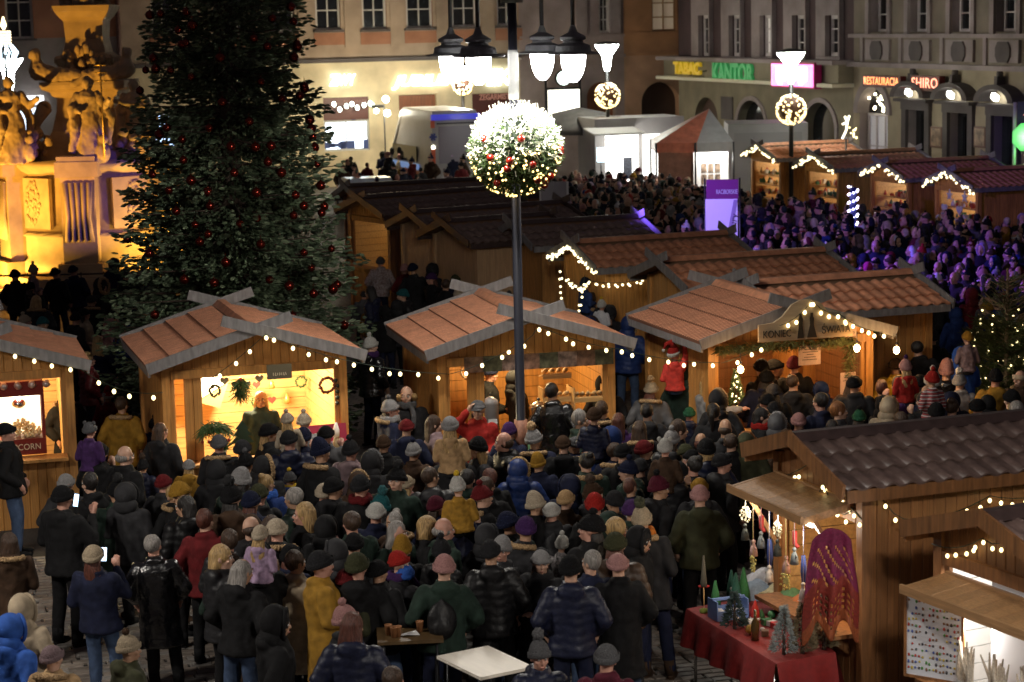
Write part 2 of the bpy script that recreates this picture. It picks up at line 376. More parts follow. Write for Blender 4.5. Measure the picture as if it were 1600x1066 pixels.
    window(b, *wd_, cols=2, rows=4); co = MB(); co.box(((x0+x1)/2, -.06, l1), (x1-x0, .14, .1)); co.box(((x0+x1)/2, -.1, l2), (x1-x0, .22, .14)); co.build('cornice', plaster['mauve_plaster'], b)
    dd = MB(); dd.box(((ar[0]+ar[1])/2, .34, 2.2), (ar[1]-ar[0], .05, 4.4)); dd.build('door', door_br, b)
    for q in (908, 960): pl = MB(); t = FL(q, 30)[0]; pl.box((t, -.05, l1+3.2), (.5, .1, 6.2)); pl.build('pilaster', plaster['light_trim'], b)
    shell(b, x0, x1, 12, 10, plaster['mauve_plaster'], roof_m)
    sg = rect(FL, 849, 900, 138, 185); s = empty('clock_sign', (*(LORG+LDIR*(sg[0]+sg[1])/2), 0), A18, 'lit white shop sign with a round clock on its top right of the big lamp', 'sign')
    f = MB(); f.box((0, -.45, (sg[2]+sg[3])/2), (sg[1]-sg[0]+.12, .16, sg[3]-sg[2]+.1)); f.build('sign_box', metal_dk, s)
    for q in (-1, 1): f = MB(); f.tube([(q*.78, -.45, 0), (q*.78, -.45, sg[3]+.35)], .05); f.ball((q*.78, -.45, sg[3]+.4), .09); f.build('post', metal_dk, s)
    f = MB(); f.box((0, -.54, (sg[2]+sg[3])/2), (sg[1]-sg[0]-.06, .02, sg[3]-sg[2]-.1)); f.build('light_panel', glow('white_sign_panel', (1, .97, .82), 2.2), s)
    q = MB(); scribble(q, 0, -.556, sg[3]-.45, .8, .07, 12); q.build('faint_print', mat('faint_grey_print', (.5, .45, .4), .6), s, kind='stuff')
    cz = FL(872, 122)[1]; f = MB(); f.lathe([(.34, -.08), (.34, .08)], n=24); o = f.build('clock_case', metal_dk, s, (0, -.45, cz), (PI/2, 0, 0))
    f = MB(); f.lathe([(.29, -.01), (.29, .02)], n=24); f.build('clock_face', glow('clock_light', (.8, 1, .9), 4), s, (0, -.55, cz), (PI/2, 0, 0))
    # orange house
    b = building('orange_house', LORG, A18, 'orange plastered house with a wide archway between mauve and plum houses')
    x0 = x1; x1 = FL(1078, 90)[0]+2; l1 = FL(1020, 52)[1]; l2 = FL(1020, 84)[1]
    wd_ = rect(FL, 1018, 1057, -40, 49); ar = rect(FL, 1003, 1062, 128, 285); w = MB()
    wall_holes(x0, x1, l2, 12, [wd_[:4]], .35, w, 0, 0); wall_holes(x0, x1, 0, l2, [(ar[0], ar[1], .05, ar[3], 1.)], .5, w, 1, 1); w.build('wall', [plaster['orange_plaster'], plaster['peach_plaster']], b)
    window(b, *wd_, cols=2, rows=4, frame=mat('brown_window_frame', (.3, .18, .09), .5), glass=win_lit)
    co = MB(); co.box(((x0+x1)/2, -.06, l1), (x1-x0, .14, .1)); co.box(((x0+x1)/2, -.1, l2), (x1-x0, .22, .12)); co.build('cornice', plaster['orange_plaster'], b)
    dd = MB(); dd.box(((ar[0]+ar[1])/2, .5, 2.2), (ar[1]-ar[0], .05, 4.4)); dd.build('door', mat('dark_archway', (.06, .03, .02), .7), b); shell(b, x0, x1, 12, 10, plaster['orange_plaster'], roof_m)
left_row()

# ---- right row (runs towards the camera)
RROT = math.atan2(RDIR[1], RDIR[0])
def right_row():
    b = building('exchange_house', RORG, RROT, 'dark plum house with pale window surrounds above yellow and green shop lettering')
    x0 = 0.; x1 = FR(1334, 60)[0]; bt = FR(1200, 94)[1]; bb = FR(1200, 127)[1]
    cols = [(1098, 1112), (1146, 1160), (1195, 1209), (1246, 1261), (1298, 1314)]
    wins = []
    for a, c in cols:
        r_ = rect(FR, a-1, c+1, 24, 88); m_ = (r_[0]+r_[1])/2; wins.append((m_-.5, m_+.5, r_[2], r_[3]))
    holes = [w[:4] for w in wins]; ars = [rect(FR, 1086, 1122, 152, 290), rect(FR, 1153, 1197, 157, 290), rect(FR, 1258, 1306, 160, 290)]
    w = MB(); wall_holes(x0, x1, bt, 12, holes, .35, w, 0, 0); wall_holes(x0, x1, 0, bb, [(a[0], a[1], .05, a[3], .8) for a in ars], .4, w, 1, 1)
    w.add([(0, 0, 0), (0, 9, 0), (0, 9, 12), (0, 0, 12)], [(0, 1, 2, 3)], 0)
    w.build('wall', [plaster['plum_plaster'], plaster['olive_board']], b)
    for i, q in enumerate(wins):
        wo = window(b, *q, dep=.1, cols=1, rows=3, fw=.13, frame=mat('pale_window_frame', (.55, .5, .5), .5), glass=glow('pale_blind', (.75, .62, .5), .14) if i == 2 else glass_dk)
        s = MB(); xl, xr = q[0]-.75, q[1]+.12
        for a, c in ((xl, q[0]), (q[1], xr)): s.box(((a+c)/2, -.09, (q[2]+q[3])/2), (c-a, .18, q[3]-q[2]))
        s.box(((xl+xr)/2, -.092, q[3]+.4), (xr-xl, .18, .8)); s.box(((xl+xr)/2, -.14, q[3]+.95), (xr-xl+.35, .3, .14)); s.box(((xl+xr)/2, -.09, q[2]-.13), (xr-xl, .18, .24))
        s.build('surround', plaster['light_trim'], wo)
    s = MB(); s.box(((x0+x1)/2-.1, -.3, (bt+bb)/2), (x1-x0+.2, .6, bt-bb-.16)); s.build('sign_band', plaster['olive_board'], b)
    s = MB(); s.box(((x0+x1)/2-.2, -.42, bt), (x1-x0+.5, .9, .15)); s.build('cornice', plaster['light_trim'], b)
    s = MB(); s.box(((x0+x1)/2-.2, -.42, bb), (x1-x0+.5, .9, .13)); s.build('cornice', mat('lit_cornice', (.7, .65, .5), .6), b)  # light on this lower cornice is put into its pale colour
    for a, f in zip(ars, (.0, 1, 1)):
        g = MB(); cx, rr = (a[0]+a[1])/2, (a[1]-a[0])/2
        g.box((cx, .35, a[3]/2), (2*rr, .04, a[3])); g.build('door' if not f else 'window', glass_dk if f else mat('dark_archway', (.04, .025, .02), .7), b)
        if f:
            t = MB(); n = 16; zc = a[3]-rr*.8
            for k in range(n):
                p, q = PI*k/n, PI*(k+1)/n
                t.add([(cx+R_*math.cos(u), -.06, zc+R_*.8*math.sin(u)) for u in (p, q) for R_ in (rr, rr+.22)]+[(cx+R_*math.cos(u), 0, zc+R_*.8*math.sin(u)) for u in (p, q) for R_ in (rr, rr+.22)], [(0, 1, 3, 2), (1, 5, 7, 3), (0, 2, 6, 4)])
            for sx in (-1, 1): t.box((cx+sx*(rr+.11), -.03, zc/2), (.22, .06, zc))
            t.build('surround', plaster['light_trim'], b)
    text('TABAC', .66, mat('yellow_letters', (.62, .42, .03), .4, emis=(1, .65, .03), es=.22), b, (FR(1098, 108)[0], -.68, FR(1098, 107)[1]), bold=.03, width=FR(1119, 110)[0]-FR(1077, 110)[0], name='sign_letters', ext=.06)
    q = MB(); tx, tz = FR(1112, 119); q.tube([(tx-.9, -.63, tz+.0), (tx-.2, -.63, tz+.16), (tx+.9, -.63, tz+.24)], .025, 5); scribble(q, tx+.1, -.63, tz-.03, 1.2, .2, 6); q.build('dark_script', mat('dark_script_paint', (.02, .015, .01), .5), b, kind='stuff')
    text('KANTOR', 1.0, mat('green_letters', (.06, .38, .12), .4, emis=(.08, .6, .18), es=.16), b, (FR(1170, 112)[0], -.68, FR(1170, 115)[1]), bold=.035, width=FR(1203, 112)[0]-FR(1138, 112)[0], name='sign_letters', ext=.06)  # unlit letters, with a faint glow put into their material
    pl = MB(); t = FR(1163, 171); pl.box((FR(1137, 171)[0], -.03, t[1]), (1.1, .06, .9)); pl.build('wall_plaque', plaster['dark_trim'], b)
    shell(b, x0, x1, 12, 10, plaster['plum_plaster'], roof_m)
    # pink shop sign
    t0, t1, zb, zt = rect(FR, 1242, 1309, 98, 135)
    s = empty('pink_shop_sign', (*(RORG+RDIR*(t0+t1)/2), 0), RROT, 'glowing pink two panel shop sign beside the white street lamp', 'sign')
    w_ = (t1-t0); c = MB(); c.box((0, -.8, (zb+zt)/2), (w_+.08, .3, zt-zb+.08)); c.build('sign_case', mat('magenta_case', (.4, .01, .12), .4), s)
    for q in (-1, 1):
        c = MB(); c.box((q*w_/4, -.965, (zb+zt)/2), (w_/2-.06, .03, zt-zb-.06)); o = c.build('light_panel', glow('pink_panel', (1, .16, .55), 2.0), s)
        c = MB(); c.box((q*w_/4, -.99, (zb+zt)/2+.05), (w_*.22, .02, (zt-zb)*.55)); c.box((q*w_/4-.1, -.99, zb+.2), (w_*.08, .02, .2)); c.build('white_mark', glow('white_mark_light', (1, .85, .95), 5), o)
    # beige restaurant house
    b = building('restaurant_house', RORG, RROT, 'taupe stone house with hexagon panels and a red lit restaurant sign')
    x0 = x1; x1 = FR(1640, 60)[0]+6; z1, z2 = FR(1466, 56)[1], FR(1466, 104)[1]
    wc = [FR(p, 30)[0] for p in (1374, 1436, 1503, 1573)]; sp = (wc[3]-wc[0])/3; wc += [wc[3]+sp, wc[3]+2*sp]
    zt_ = FR(1436, 8)[1]; zb_ = FR(1436, 50)[1]; w = MB()
    wall_holes(x0, x1, z1, 12, [(c-.62, c+.62, zb_, zt_+.9) for c in wc], .4, w, 0, 1); wall_holes(x0, x1, z2, z1, [], .4, w, 0, 0)
    dc = [FR(p, 200)[0] for p in (1434, 1500, 1570)]; zd = FR(1434, 172)[1]; a0 = rect(FR, 1343, 1387, 136, 290)
    wall_holes(x0, x1, 0, z2, [(c-.62, c+.62, .05, zd) for c in dc]+[(a0[0], a0[1], .05, a0[3], .9)], .45, w, 2, 1)
    w.build('wall', [plaster['taupe_plaster'], plaster['light_trim'], plaster['sand_stone']], b)
    for c in wc:
        wo = window(b, c-.6, c+.6, zb_, zt_+.9, dep=.3, cols=2, rows=3, frame=mat('pale_window_frame', (.55, .5, .5), .5))
        s = MB(); s.box((c-.78, -.04, (z1+12)/2), (.26, .08, 12-z1)); s.box((c+.75, -.04, (z1+12)/2), (.22, .08, 12-z1)); s.build('surround', plaster['light_trim'], wo)
        s = MB(); s.box((c, -.05, (z1+z2)/2+.02), (1.7, .1, z1-z2-.3)); po = s.build('relief_panel', plaster['light_trim'], b)
        h = (z1-z2)*.32; q = [(c-.28, -h), (c+.28, -h), (c+.42, -h*.4), (c+.42, h*.4), (c+.28, h), (c-.28, h), (c-.42, h*.4), (c-.42, -h*.4)]
        s = MB(); s.poly([(a, (z1+z2)/2+d_) for a, d_ in q], -.05); s.build('hexagon_relief', plaster['dark_trim'], po, (0, -.1, 0))
        s = MB(); s.box((c-1.2, -.03, (z1+z2)/2), (.2, .06, z1-z2-.1)); s.build('pilaster', plaster['light_trim'], b)
    s = MB(); s.box(((x0+x1)/2, -.1, z1), (x1-x0, .26, .13)); s.build('cornice', plaster['light_trim'], b)
    s = MB(); s.box(((x0+x1)/2, -.12, z2), (x1-x0, .34, .16)); s.build('cornice', plaster['light_trim'], b)
    # ashlar blocks of the ground floor, raised a little from the joints
    bl = plaster['sand_stone']; n = 0
    zz = .1; row = 0
    while zz < z2-.6:
        xx = x0+.1+(row % 2)*.6
        while xx < x1-1.2:
            a, c = xx+.01, xx+1.18
            if not any(a < d+1.15 and c > d-1.15 for d in dc) or zz > zd+1.2:
                if not (a < a0[1]+.35 and c > a0[0]-.35 and zz < a0[3]+.3) and zz > 1.6:
                    s = MB(); s.box(((a+c)/2, -.012, zz+.27), (c-a, .03, .53)); s.build('stone_block', bl, b)
            xx += 1.2
        zz += .56; row += 1
    for i, c in enumerate(dc):
        s = MB()
        for sx in (-1, 1): s.box((c+sx*.78, -.06, zd/2), (.3, .12, zd))
        s.box((c, -.07, zd+.13), (1.9, .14, .26)); s.box((c, -.16, zd+.32), (2.2, .36, .10)); s.build('surround', plaster['dark_trim'], b)
        s = MB(); n = 14
        for k in range(n):
            p, q = PI*k/n, PI*(k+1)/n; ri, ro = .85, 1.15
            P = [(c+R_*math.cos(u), y, zd+.42+R_*.48*math.sin(u)) for u in (p, q) for R_ in (ri, ro) for y in (-.45, 0)]
            s.add(P, [(0, 2, 6, 4), (1, 5, 7, 3), (2, 3, 7, 6), (0, 4, 5, 1)])
        s.box((c, -.2, zd+1.05), (.16, .3, .34)); s.ball((c, -.2, zd+1.28), (.11, .11, .15)); s.build('arched_pediment', plaster['dark_trim'], b)
        s = MB(); s.box((c-.1, -.3, zd+.58), (.26, .12, .16), (0, .4, 0)); o = s.build('door_lamp', glow('white_lamp_face', (1, 1, .9), 14), b)
        s = MB(); s.box((c, .3, zd/2), (1.2, .06, zd)); s.box((c-.3, .25, zd/2), (.45, .04, zd-.3)); s.box((c+.3, .25, zd/2), (.45, .04, zd-.3)); s.build('door', glass_dk, b)
    cx, rr = (a0[0]+a0[1])/2, (a0[1]-a0[0])/2; zc = a0[3]-rr*.9; t = MB(); n = 16
    for k in range(n):
        p, q = PI*k/n, PI*(k+1)/n
        P = [(cx+R_*math.cos(u), y, zc+R_*.9*math.sin(u)) for u in (p, q) for R_ in (rr, rr+.3) for y in (-.1, 0)]
        t.add(P, [(0, 2, 6, 4), (2, 3, 7, 6), (0, 4, 5, 1)])
    t.build('surround', plaster['light_trim'], b)
    window(b, a0[0]+.1, a0[1]-.1, 1., zc, dep=.3, cols=3, rows=2, frame=mat('pale_window_frame', (.5, .5, .5), .5), glass=glow('dusky_blue_glass', (.35, .3, .5), .09))
    g = MB(); g.box((cx, .38, a0[3]/2+.6), (2*rr, .03, a0[3]-1.2)); go = g.build('fan_light', glass_dk, b)
    g = MB()
    for k in range(16): g.ball((cx+rnd.gauss(0, .35), .2, zc+rr*.4+rnd.gauss(0, .14)), .05, 6, 4)
    g.build('chandelier_lights', glow('chandelier', (1, .9, .6), 9), b, kind='stuff')
    for p in (1467, 1535):
        r_ = rect(FR, p-9, p+9, 198, 231); s = MB(); s.box(((r_[0]+r_[1])/2, -.06, (r_[2]+r_[3])/2), (r_[1]-r_[0], .1, r_[3]-r_[2])); po = s.build('poster_case', mat('brown_case', (.12, .05, .03), .4), b)
        s = MB(); s.box(((r_[0]+r_[1])/2, -.115, (r_[2]+r_[3])/2), (r_[1]-r_[0]-.12, .01, r_[3]-r_[2]-.12)); s.build('poster', mat('menu_print', (.30, .2, .13), .3, 'noise', .7, 5), po)
    shell(b, x0, x1, 12, 10, plaster['taupe_plaster'], roof_m)
    def lightbox(name, word, p0, p1, y0, y1, label, col):
        t0, t1, zb, zt = rect(FR, p0, p1, y0, y1); s = empty(name, (*(RORG+RDIR*(t0+t1)/2), 0), RROT, label, 'sign')
        c = MB(); c.box((0, -.28, (zb+zt)/2), (t1-t0, .22, zt-zb)); c.build('sign_backing', mat('dark_red_backing', (.09, .004, .003), .5), s)
        text(word, (zt-zb)*.95, glow(name+'_light', col, 1.9), s, (0, -.41, (zb+zt)/2), bold=0., width=(t1-t0)*.92, name='letters', ext=.008, space=1.08)
    lightbox('restaurant_sign', 'RESTAURACJA', 1364, 1423, 118, 136, 'red and orange lit lettering RESTAURACJA on the taupe stone house', (1, .28, .06))
    lightbox('restaurant_name_sign', 'SHIRO', 1440, 1484, 118, 142, 'larger red lit lettering SHIRO right of the word RESTAURACJA', (1, .30, .16))
right_row()
# ================================================================ MARKET HUTS
def make_tile(L=.37, wd_=.2, n=8):
    b = MB(); prof = []
    for i in range(n+1):
        u = i/n; z = .028*math.sin(PI*min(1, max(0, (u-.35)/.65)))**1.0 if u > .35 else -.006*math.sin(PI*u/.35)
        prof.append((u*wd_*1.02-wd_/2, z))
    for t, y, dz in ((0, 0, .0), (1, L, .028)): b.v += [(x, y, z+dz) for x, z in prof]
    k = n+1; b.v += [(x, L, z+.006) for x, z in prof]
    for i in range(n):
        b.f += [(i, i+1, k+i+1, k+i), (k+i, k+i+1, 2*k+i+1, 2*k+i)]; b.m += [0, 0]; b.sm += [True, False]
    return b
def make_rib_tile(L=.37, wd_=.25, ribs=3, per=5):
    b = MB(); n = ribs*per; prof = []
    for i in range(n+1):
        u = (i/per) % 1.0; prof.append((i/n*wd_-wd_/2, .030*(1-abs(2*u-1)**4) if i % per else -.014))
    for t, y, dz in ((0, 0, .0), (1, L, .030)): b.v += [(x, y, z+dz) for x, z in prof]
    k = n+1; b.v += [(x, L, .0) for x, z in prof]
    for i in range(n):
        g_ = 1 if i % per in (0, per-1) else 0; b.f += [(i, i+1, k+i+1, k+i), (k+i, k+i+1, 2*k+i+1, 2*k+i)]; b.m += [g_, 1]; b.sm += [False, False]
    return b
TILES = {}
def tile_mesh(m, rib=False):
    if (m.name, rib) not in TILES: TILES[(m.name, rib)] = (make_rib_tile() if rib else make_tile()).mesh('roof_tile', [m, mat('shaded_tile_groove', (.20, .085, .05), .8)] if rib else m, True)  # groove and lip faces are darkened in colour to read as shade
    return TILES[(m.name, rib)]
PLANK = {}
def plank_mesh(m):
    if m.name not in PLANK:
        b = MB(); w, t, e = .5, .5, .07
        pts = [(-w, -t), (w, -t), (w, t), (-w, t)]
        # unit board with chamfered long edges, scaled per piece
        o = [(-.5, .5), (-.5, -.1), (-.44, -.5), (.44, -.5), (.5, -.1), (.5, .5)]
        b.v = [(x, y, z) for z in (0, 1) for x, y in o]
        b.f = [tuple(range(6)), tuple(range(6, 12))[::-1]]+[(i, (i+1) % 6, (i+1) % 6+6, i+6) for i in range(6)]; b.m = [0]*8; b.sm = [False]*8
        PLANK[m.name] = b.mesh('plank', m, True)
    return PLANK[m.name]
def plank_wall(par, name, length, top, holes, m, own=True, pitch=.125, matrix=None, zmin=0., th=.02):
    """wall of vertical boards in the local xz plane (outer face at y = -th); top(x) gives its height"""
    sheet = MB(); x = 0.; segs = []
    n = max(1, round(length/pitch)); p = length/n
    for i in range(n):
        xa, xb = i*p, (i+1)*p; xm = (xa+xb)/2; h = min(top(xa), top(xb))
        cuts = sorted([(za, zb) for a, b, za, zb in holes if a < xm < b]); z = zmin
        for za, zb in cuts:
            if za-z > .03: segs.append((xm, z, za))
            z = max(z, zb)
        if h-z > .03: segs.append((xm, z, h))
    for xm, za, zb in segs: sheet.box((xm, .012, (za+zb)/2), (p, .02, zb-za))
    if not own:
        for xm, za, zb in segs: sheet.box((xm, -.006, (za+zb)/2), (p-.008, .012, zb-za-.006))
    o = sheet.build(name, m, par); o.matrix_local = matrix
    if own:
        pm = plank_mesh(m)
        for xm, za, zb in segs: link('plank', pm, o, (xm, -.007, za+.002), (0, 0, 0), (p-.004, .018, zb-za-.004))
    return o
def Lm(x, y, z, rz): return Matrix.Translation((x, y, z)) @ Matrix.Rotation(rz, 4, 'Z')
def hut(label, loc, rot, w=2.45, d=2.0, he=2.22, hw=1.47, hr=2.75, ovf=.3, ovb=.2, opening=None, tile=tile_pink, m=wood, own_planks=True,
        own_tiles=True, light=0., lcol=(1, .72, .34), group='wooden market huts', cross=True, board=grey_board, open_side=None, cat='market stall', inner=wood_in, rows=None, back_tiles=True, bx=.5, rib=False):
    h = empty('market_hut', (loc[0], loc[1], 0), math.radians(rot), label, cat, group)
    sl = math.atan2(hr-(he-.0), w/2); sl = math.atan2(.45, 1.47) if hw > 1.4 else math.atan2(.36, 1.2)
    tops = lambda x: hr-.07-abs(x-w/2)*math.tan(sl)
    side_h = hr-.07-(w/2)*math.tan(sl)
    op = opening if opening is not None else [(.16, w-.16, 1.0, side_h-.06)]
    plank_wall(h, 'front_wall', w, tops, op, m, own_planks, matrix=Lm(-w/2, 0, 0, 0))
    plank_wall(h, 'rear_wall', w, tops, [], m, own_planks and False, matrix=Lm(w/2, d, 0, PI))
    plank_wall(h, 'side_wall', d, lambda x: side_h, open_side if open_side and open_side[0] != 'R' else [], m, own_planks, matrix=Lm(-w/2, d, 0, -PI/2))
    plank_wall(h, 'side_wall', d, lambda x: side_h, [], m, own_planks, matrix=Lm(w/2, 0, 0, PI/2))
    for sx in (-1, 1):
        for y in (.0, d):
            p = MB(); p.box((sx*(w/2), y, side_h/2-.01), (.11, .11, side_h)); p.build('post', m, h)
    if op:
        a, b_, za, zb = op[0][0], max(o[1] for o in op), op[0][2], op[0][3]
        c = MB(); c.box(((a+b_)/2-w/2, -.14, za+.0), (b_-a+.16, .36, .04)); c.build('counter', m, h)
        c = MB(); c.box(((a+b_)/2-w/2, -.035, zb+.05), (b_-a+.1, .05, .12)); c.build('lintel', m, h)
    # inner lining of light boards
    n = int(side_h/.16); li = MB()
    for k in range(n): li.box((0, d-.05, .08+k*.16), (w-.1, .02, .152))
    for k in range(n):
        for sx in (-1, 1): li.box((sx*(w/2-.05), d/2, .08+k*.16), (.02, d-.14, .152))
    li.build('inner_boards', inner, h)
    fl = MB(); fl.box((0, d/2, .05), (w-.12, d-.12, .06)); fl.build('floor', wood_dk, h)
    # roof
    L = hw/math.cos(sl); y0, y1 = -ovf, d+ovb
    r = MB()
    for s_ in (-1, 1):
        pts = [(0, hr-.035), (s_*hw, hr-.035-hw*math.tan(sl))]
        vs = [(x, y, z+dz) for y in (y0, y1) for x, z in pts for dz in (0, -.03)]
        r.add(vs, [(0, 2, 6, 4), (1, 5, 7, 3), (0, 1, 3, 2), (4, 6, 7, 5), (2, 3, 7, 6)])
    ro = r.build('roof', mat('roof_deck', (.2, .11, .06), .7), h)
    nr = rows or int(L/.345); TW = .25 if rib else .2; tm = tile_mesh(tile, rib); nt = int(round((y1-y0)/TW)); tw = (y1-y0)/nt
    base = MB(); V = [v.co.copy() for v in tm.vertices]; Fc = [tuple(f.vertices) for f in tm.polygons]
    for s_ in (-1, 1):
        for i in range(nr):
            for k in range(nt):
                dist = L-(nr-i)*.345-.01
                X = Matrix(((0, s_*math.cos(sl), s_*math.sin(sl)), (1, 0, 0), (0, -math.sin(sl), math.cos(sl))))  # columns: across, down, normal
                if s_ > 0: X = Matrix(((0, math.cos(sl), math.sin(sl)), (1, 0, 0), (0, -math.sin(sl), math.cos(sl))))
                org = Vector((s_*(dist*math.cos(sl)), y0+(k+.5)*tw, hr-.03-dist*math.sin(sl)))
                if s_ > 0: X = Matrix(((0, math.cos(sl), math.sin(sl)), (-1, 0, 0), (0, -math.sin(sl), math.cos(sl))))
                if s_ < 0: X = Matrix(((0, -math.cos(sl), -math.sin(sl)), (1, 0, 0), (0, -math.sin(sl), math.cos(sl))))
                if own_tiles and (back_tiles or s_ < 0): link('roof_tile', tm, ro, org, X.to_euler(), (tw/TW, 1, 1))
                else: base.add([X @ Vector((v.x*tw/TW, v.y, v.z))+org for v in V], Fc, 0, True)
    if base.v: base.build('roof_tiles', tile, ro, kind='stuff')
    rc = MB()
    rc.add([(x, y, z) for y in (y0-.01, y1+.01) for x, z in ((-.13, hr-.045), (-.05, hr+.035), (.05, hr+.035), (.13, hr-.045))], [(0, 1, 5, 4), (1, 2, 6, 5), (2, 3, 7, 6), (0, 3, 2, 1), (4, 5, 6, 7)])
    rc.build('ridge_cap', tile if tile is not tile_dark else ridge_m, ro)
    # barge boards, crossing at the apex
    for y, q in ((y0, -1), (y1, 1)):
        for j, s_ in enumerate((-1, 1)):
            b = MB(); e = bx if cross else 0.; off = y+q*(.02+.03*j)
            a = Vector((s_*(hw+.03), off, hr-.02-(hw+.03)*math.tan(sl))); c = Vector((-s_*e*math.cos(sl), off, hr-.02+e*math.sin(sl)))
            b.beam(a, c, .03, .15, up=(0, 0, 1)); b.build('barge_board', board, h)
    for s_ in (-1, 1):
        b = MB(); b.box((s_*(hw+.0), (y0+y1)/2, hr-.06-hw*math.tan(sl)-.02), (.03, y1-y0, .12)); b.build('fascia_board', board, h)
    if light:
        lp = MB(); lp.ball((0, 0, 0), .05, 8, 6); o = lp.build('ceiling_lamp', glow('hut_lamp_glow', (1, .85, .55), 20), h, (0, d*.45, side_h-.1))
        ld = bpy.data.lights.new('hut_light', 'POINT'); ld.energy = light; ld.color = lcol; ld.shadow_soft_size = .12
        lo = bpy.data.objects.new('hut_light', ld); COL.objects.link(lo); lo.parent = h; lo.location = (0, d*.45, side_h-.22)
    h['w'] = w; return h
def at(h, x, y, z):
    c, s = math.cos(h.rotation_euler.z), math.sin(h.rotation_euler.z)
    return Vector((h.location.x+x*c-y*s, h.location.y+x*s+y*c, z))
def front_hut(label, px, py, rot=14, **k):
    k.setdefault('rib', True); k.setdefault('d', 2.4); rot += 2
    """places a hut by the outer lower end of its front barge board (left end), z = 2.30"""
    x, y = W(px, py, 2.27); a = math.radians(rot); lx, ly = -1.47, -.3
    return hut(label, (x-(lx*math.cos(a)-ly*math.sin(a)), y-(lx*math.sin(a)+ly*math.cos(a))), rot, **k)
hut0 = front_hut('popcorn hut with red popcorn machine at the left edge of the market', 140-355, 594, 14, d=1.85, light=150, lcol=(1, .76, .38), opening=[(.16, 2.29, 1.0, 2.1)])
hut1 = front_hut('brightly lit hut selling wreaths and hearts in front of the big fir', 233, 578, 15, light=330, lcol=(1, .82, .48), opening=[(.12, .27, .9, 2.08), (.52, 2.30, .9, 2.12)])
hut2 = front_hut('hut selling bread and hot drinks behind the central lamp post', 668, 556, 12, light=85, opening=[(.12, .42, .3, 2.06), (.6, 2.33, .95, 2.06)], inner=wood)
hut3 = front_hut('hut with the KONIEC SWIATA sign board and a fir garland', 1097, 539, 15, light=42, lcol=(1, .55, .22), opening=[(.1, 2.35, .95, 2.12)], inner=wood_dk)
def side_hut(label, px, py, rot=-70, hr=2.72, **k):
    """places a hut whose ridge runs left to right, by the left end of its ridge"""
    x, y = W(px, py, hr+.03); a = math.radians(rot); ly = -.3
    kw = dict(w=1.95, hw=1.22, hr=hr, d=2.6, bx=.42, ovb=.25); kw.update(k)
    return hut(label, (x+ly*math.sin(a), y-ly*math.cos(a)), rot, **kw)
hutA = side_hut('brown tiled hut whose gable touches the KONIEC SWIATA hut from behind', 1168, 437, tile=tile_pink, d=2.3, opening=[], light=0)
hutB = side_hut('brown tiled hut with the green number 15 on its wall', 1028, 402, tile=tile_brown, opening=[])
hutC = side_hut('dark tiled hut with thick light garlands on its gable', 893, 374, tile=tile_brown, opening=[], own_planks=False)
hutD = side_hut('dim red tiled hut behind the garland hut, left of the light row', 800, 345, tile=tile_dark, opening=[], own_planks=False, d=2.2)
pale_sh = mat('pale_shutter_wood', (.46, .30, .17), .6, 'wood', .2, 3, stretch=(9, 9, .9), rand=.1)
# huts in the shade left of the lamp post
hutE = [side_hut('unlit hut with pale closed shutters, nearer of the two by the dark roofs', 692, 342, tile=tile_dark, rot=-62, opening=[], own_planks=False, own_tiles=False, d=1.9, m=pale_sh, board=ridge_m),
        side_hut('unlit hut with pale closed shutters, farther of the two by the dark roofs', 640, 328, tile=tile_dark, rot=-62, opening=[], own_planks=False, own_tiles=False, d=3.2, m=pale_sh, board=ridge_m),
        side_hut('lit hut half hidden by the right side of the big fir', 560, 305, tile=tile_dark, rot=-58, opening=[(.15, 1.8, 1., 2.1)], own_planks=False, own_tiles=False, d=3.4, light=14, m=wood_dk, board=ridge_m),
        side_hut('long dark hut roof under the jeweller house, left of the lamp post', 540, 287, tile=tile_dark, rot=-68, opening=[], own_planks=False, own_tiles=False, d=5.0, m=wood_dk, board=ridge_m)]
hutF = [side_hut(l, px, py, rot=-70, tile=t, opening=[(.12, 1.83, 1., 2.15)], own_planks=False, own_tiles=False, d=dd, light=li, lcol=lc, board=grey_board) for l, px, py, t, dd, li, lc in (
    ('farthest garland hut, beside the grey tent, with a brown roof', 1185, 224, tile_pink, 2.6, 35, (1, .85, .6)),
    ('second garland hut from the grey tent, under the deer light', 1272, 238, tile_pink, 2.8, 30, (1, .85, .6)),
    ('third garland hut from the grey tent, under the restaurant arches', 1377, 251, tile_pink, 2.8, 26, (1, .85, .6)),
    ('garland hut with hanging stars and hearts at the right edge', 1481, 264, tile_pink, 3.4, 34, (1, .85, .6)))]
# near hut on the right: long side towards the camera
hx, hy = W(1243, 693, 2.68); a = math.radians(-70)
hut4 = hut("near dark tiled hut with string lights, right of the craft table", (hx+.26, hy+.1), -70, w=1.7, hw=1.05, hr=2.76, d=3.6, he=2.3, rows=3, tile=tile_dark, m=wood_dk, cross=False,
           opening=[(.12, 1.58, .95, 2.05)], board=wood_dk, light=6, lcol=(1, .8, .5))
fx, fy = W(1538, 800, 2.62); a5 = math.radians(-64)
hut5 = hut('nearest hut at the lower right with a slanted wooden awning', (fx-.3*math.sin(a5)*-1*-1, fy+.3*math.cos(a5)), -64, w=1.9, hw=1.1, hr=2.6, d=2.6, he=2.15, tile=tile_dark, m=wood_dk, cross=False, opening=[(.12, 1.78, .9, 1.95)], board=wood_dk, light=30, lcol=(1, .95, .85), own_tiles=False, inner=white_paint)

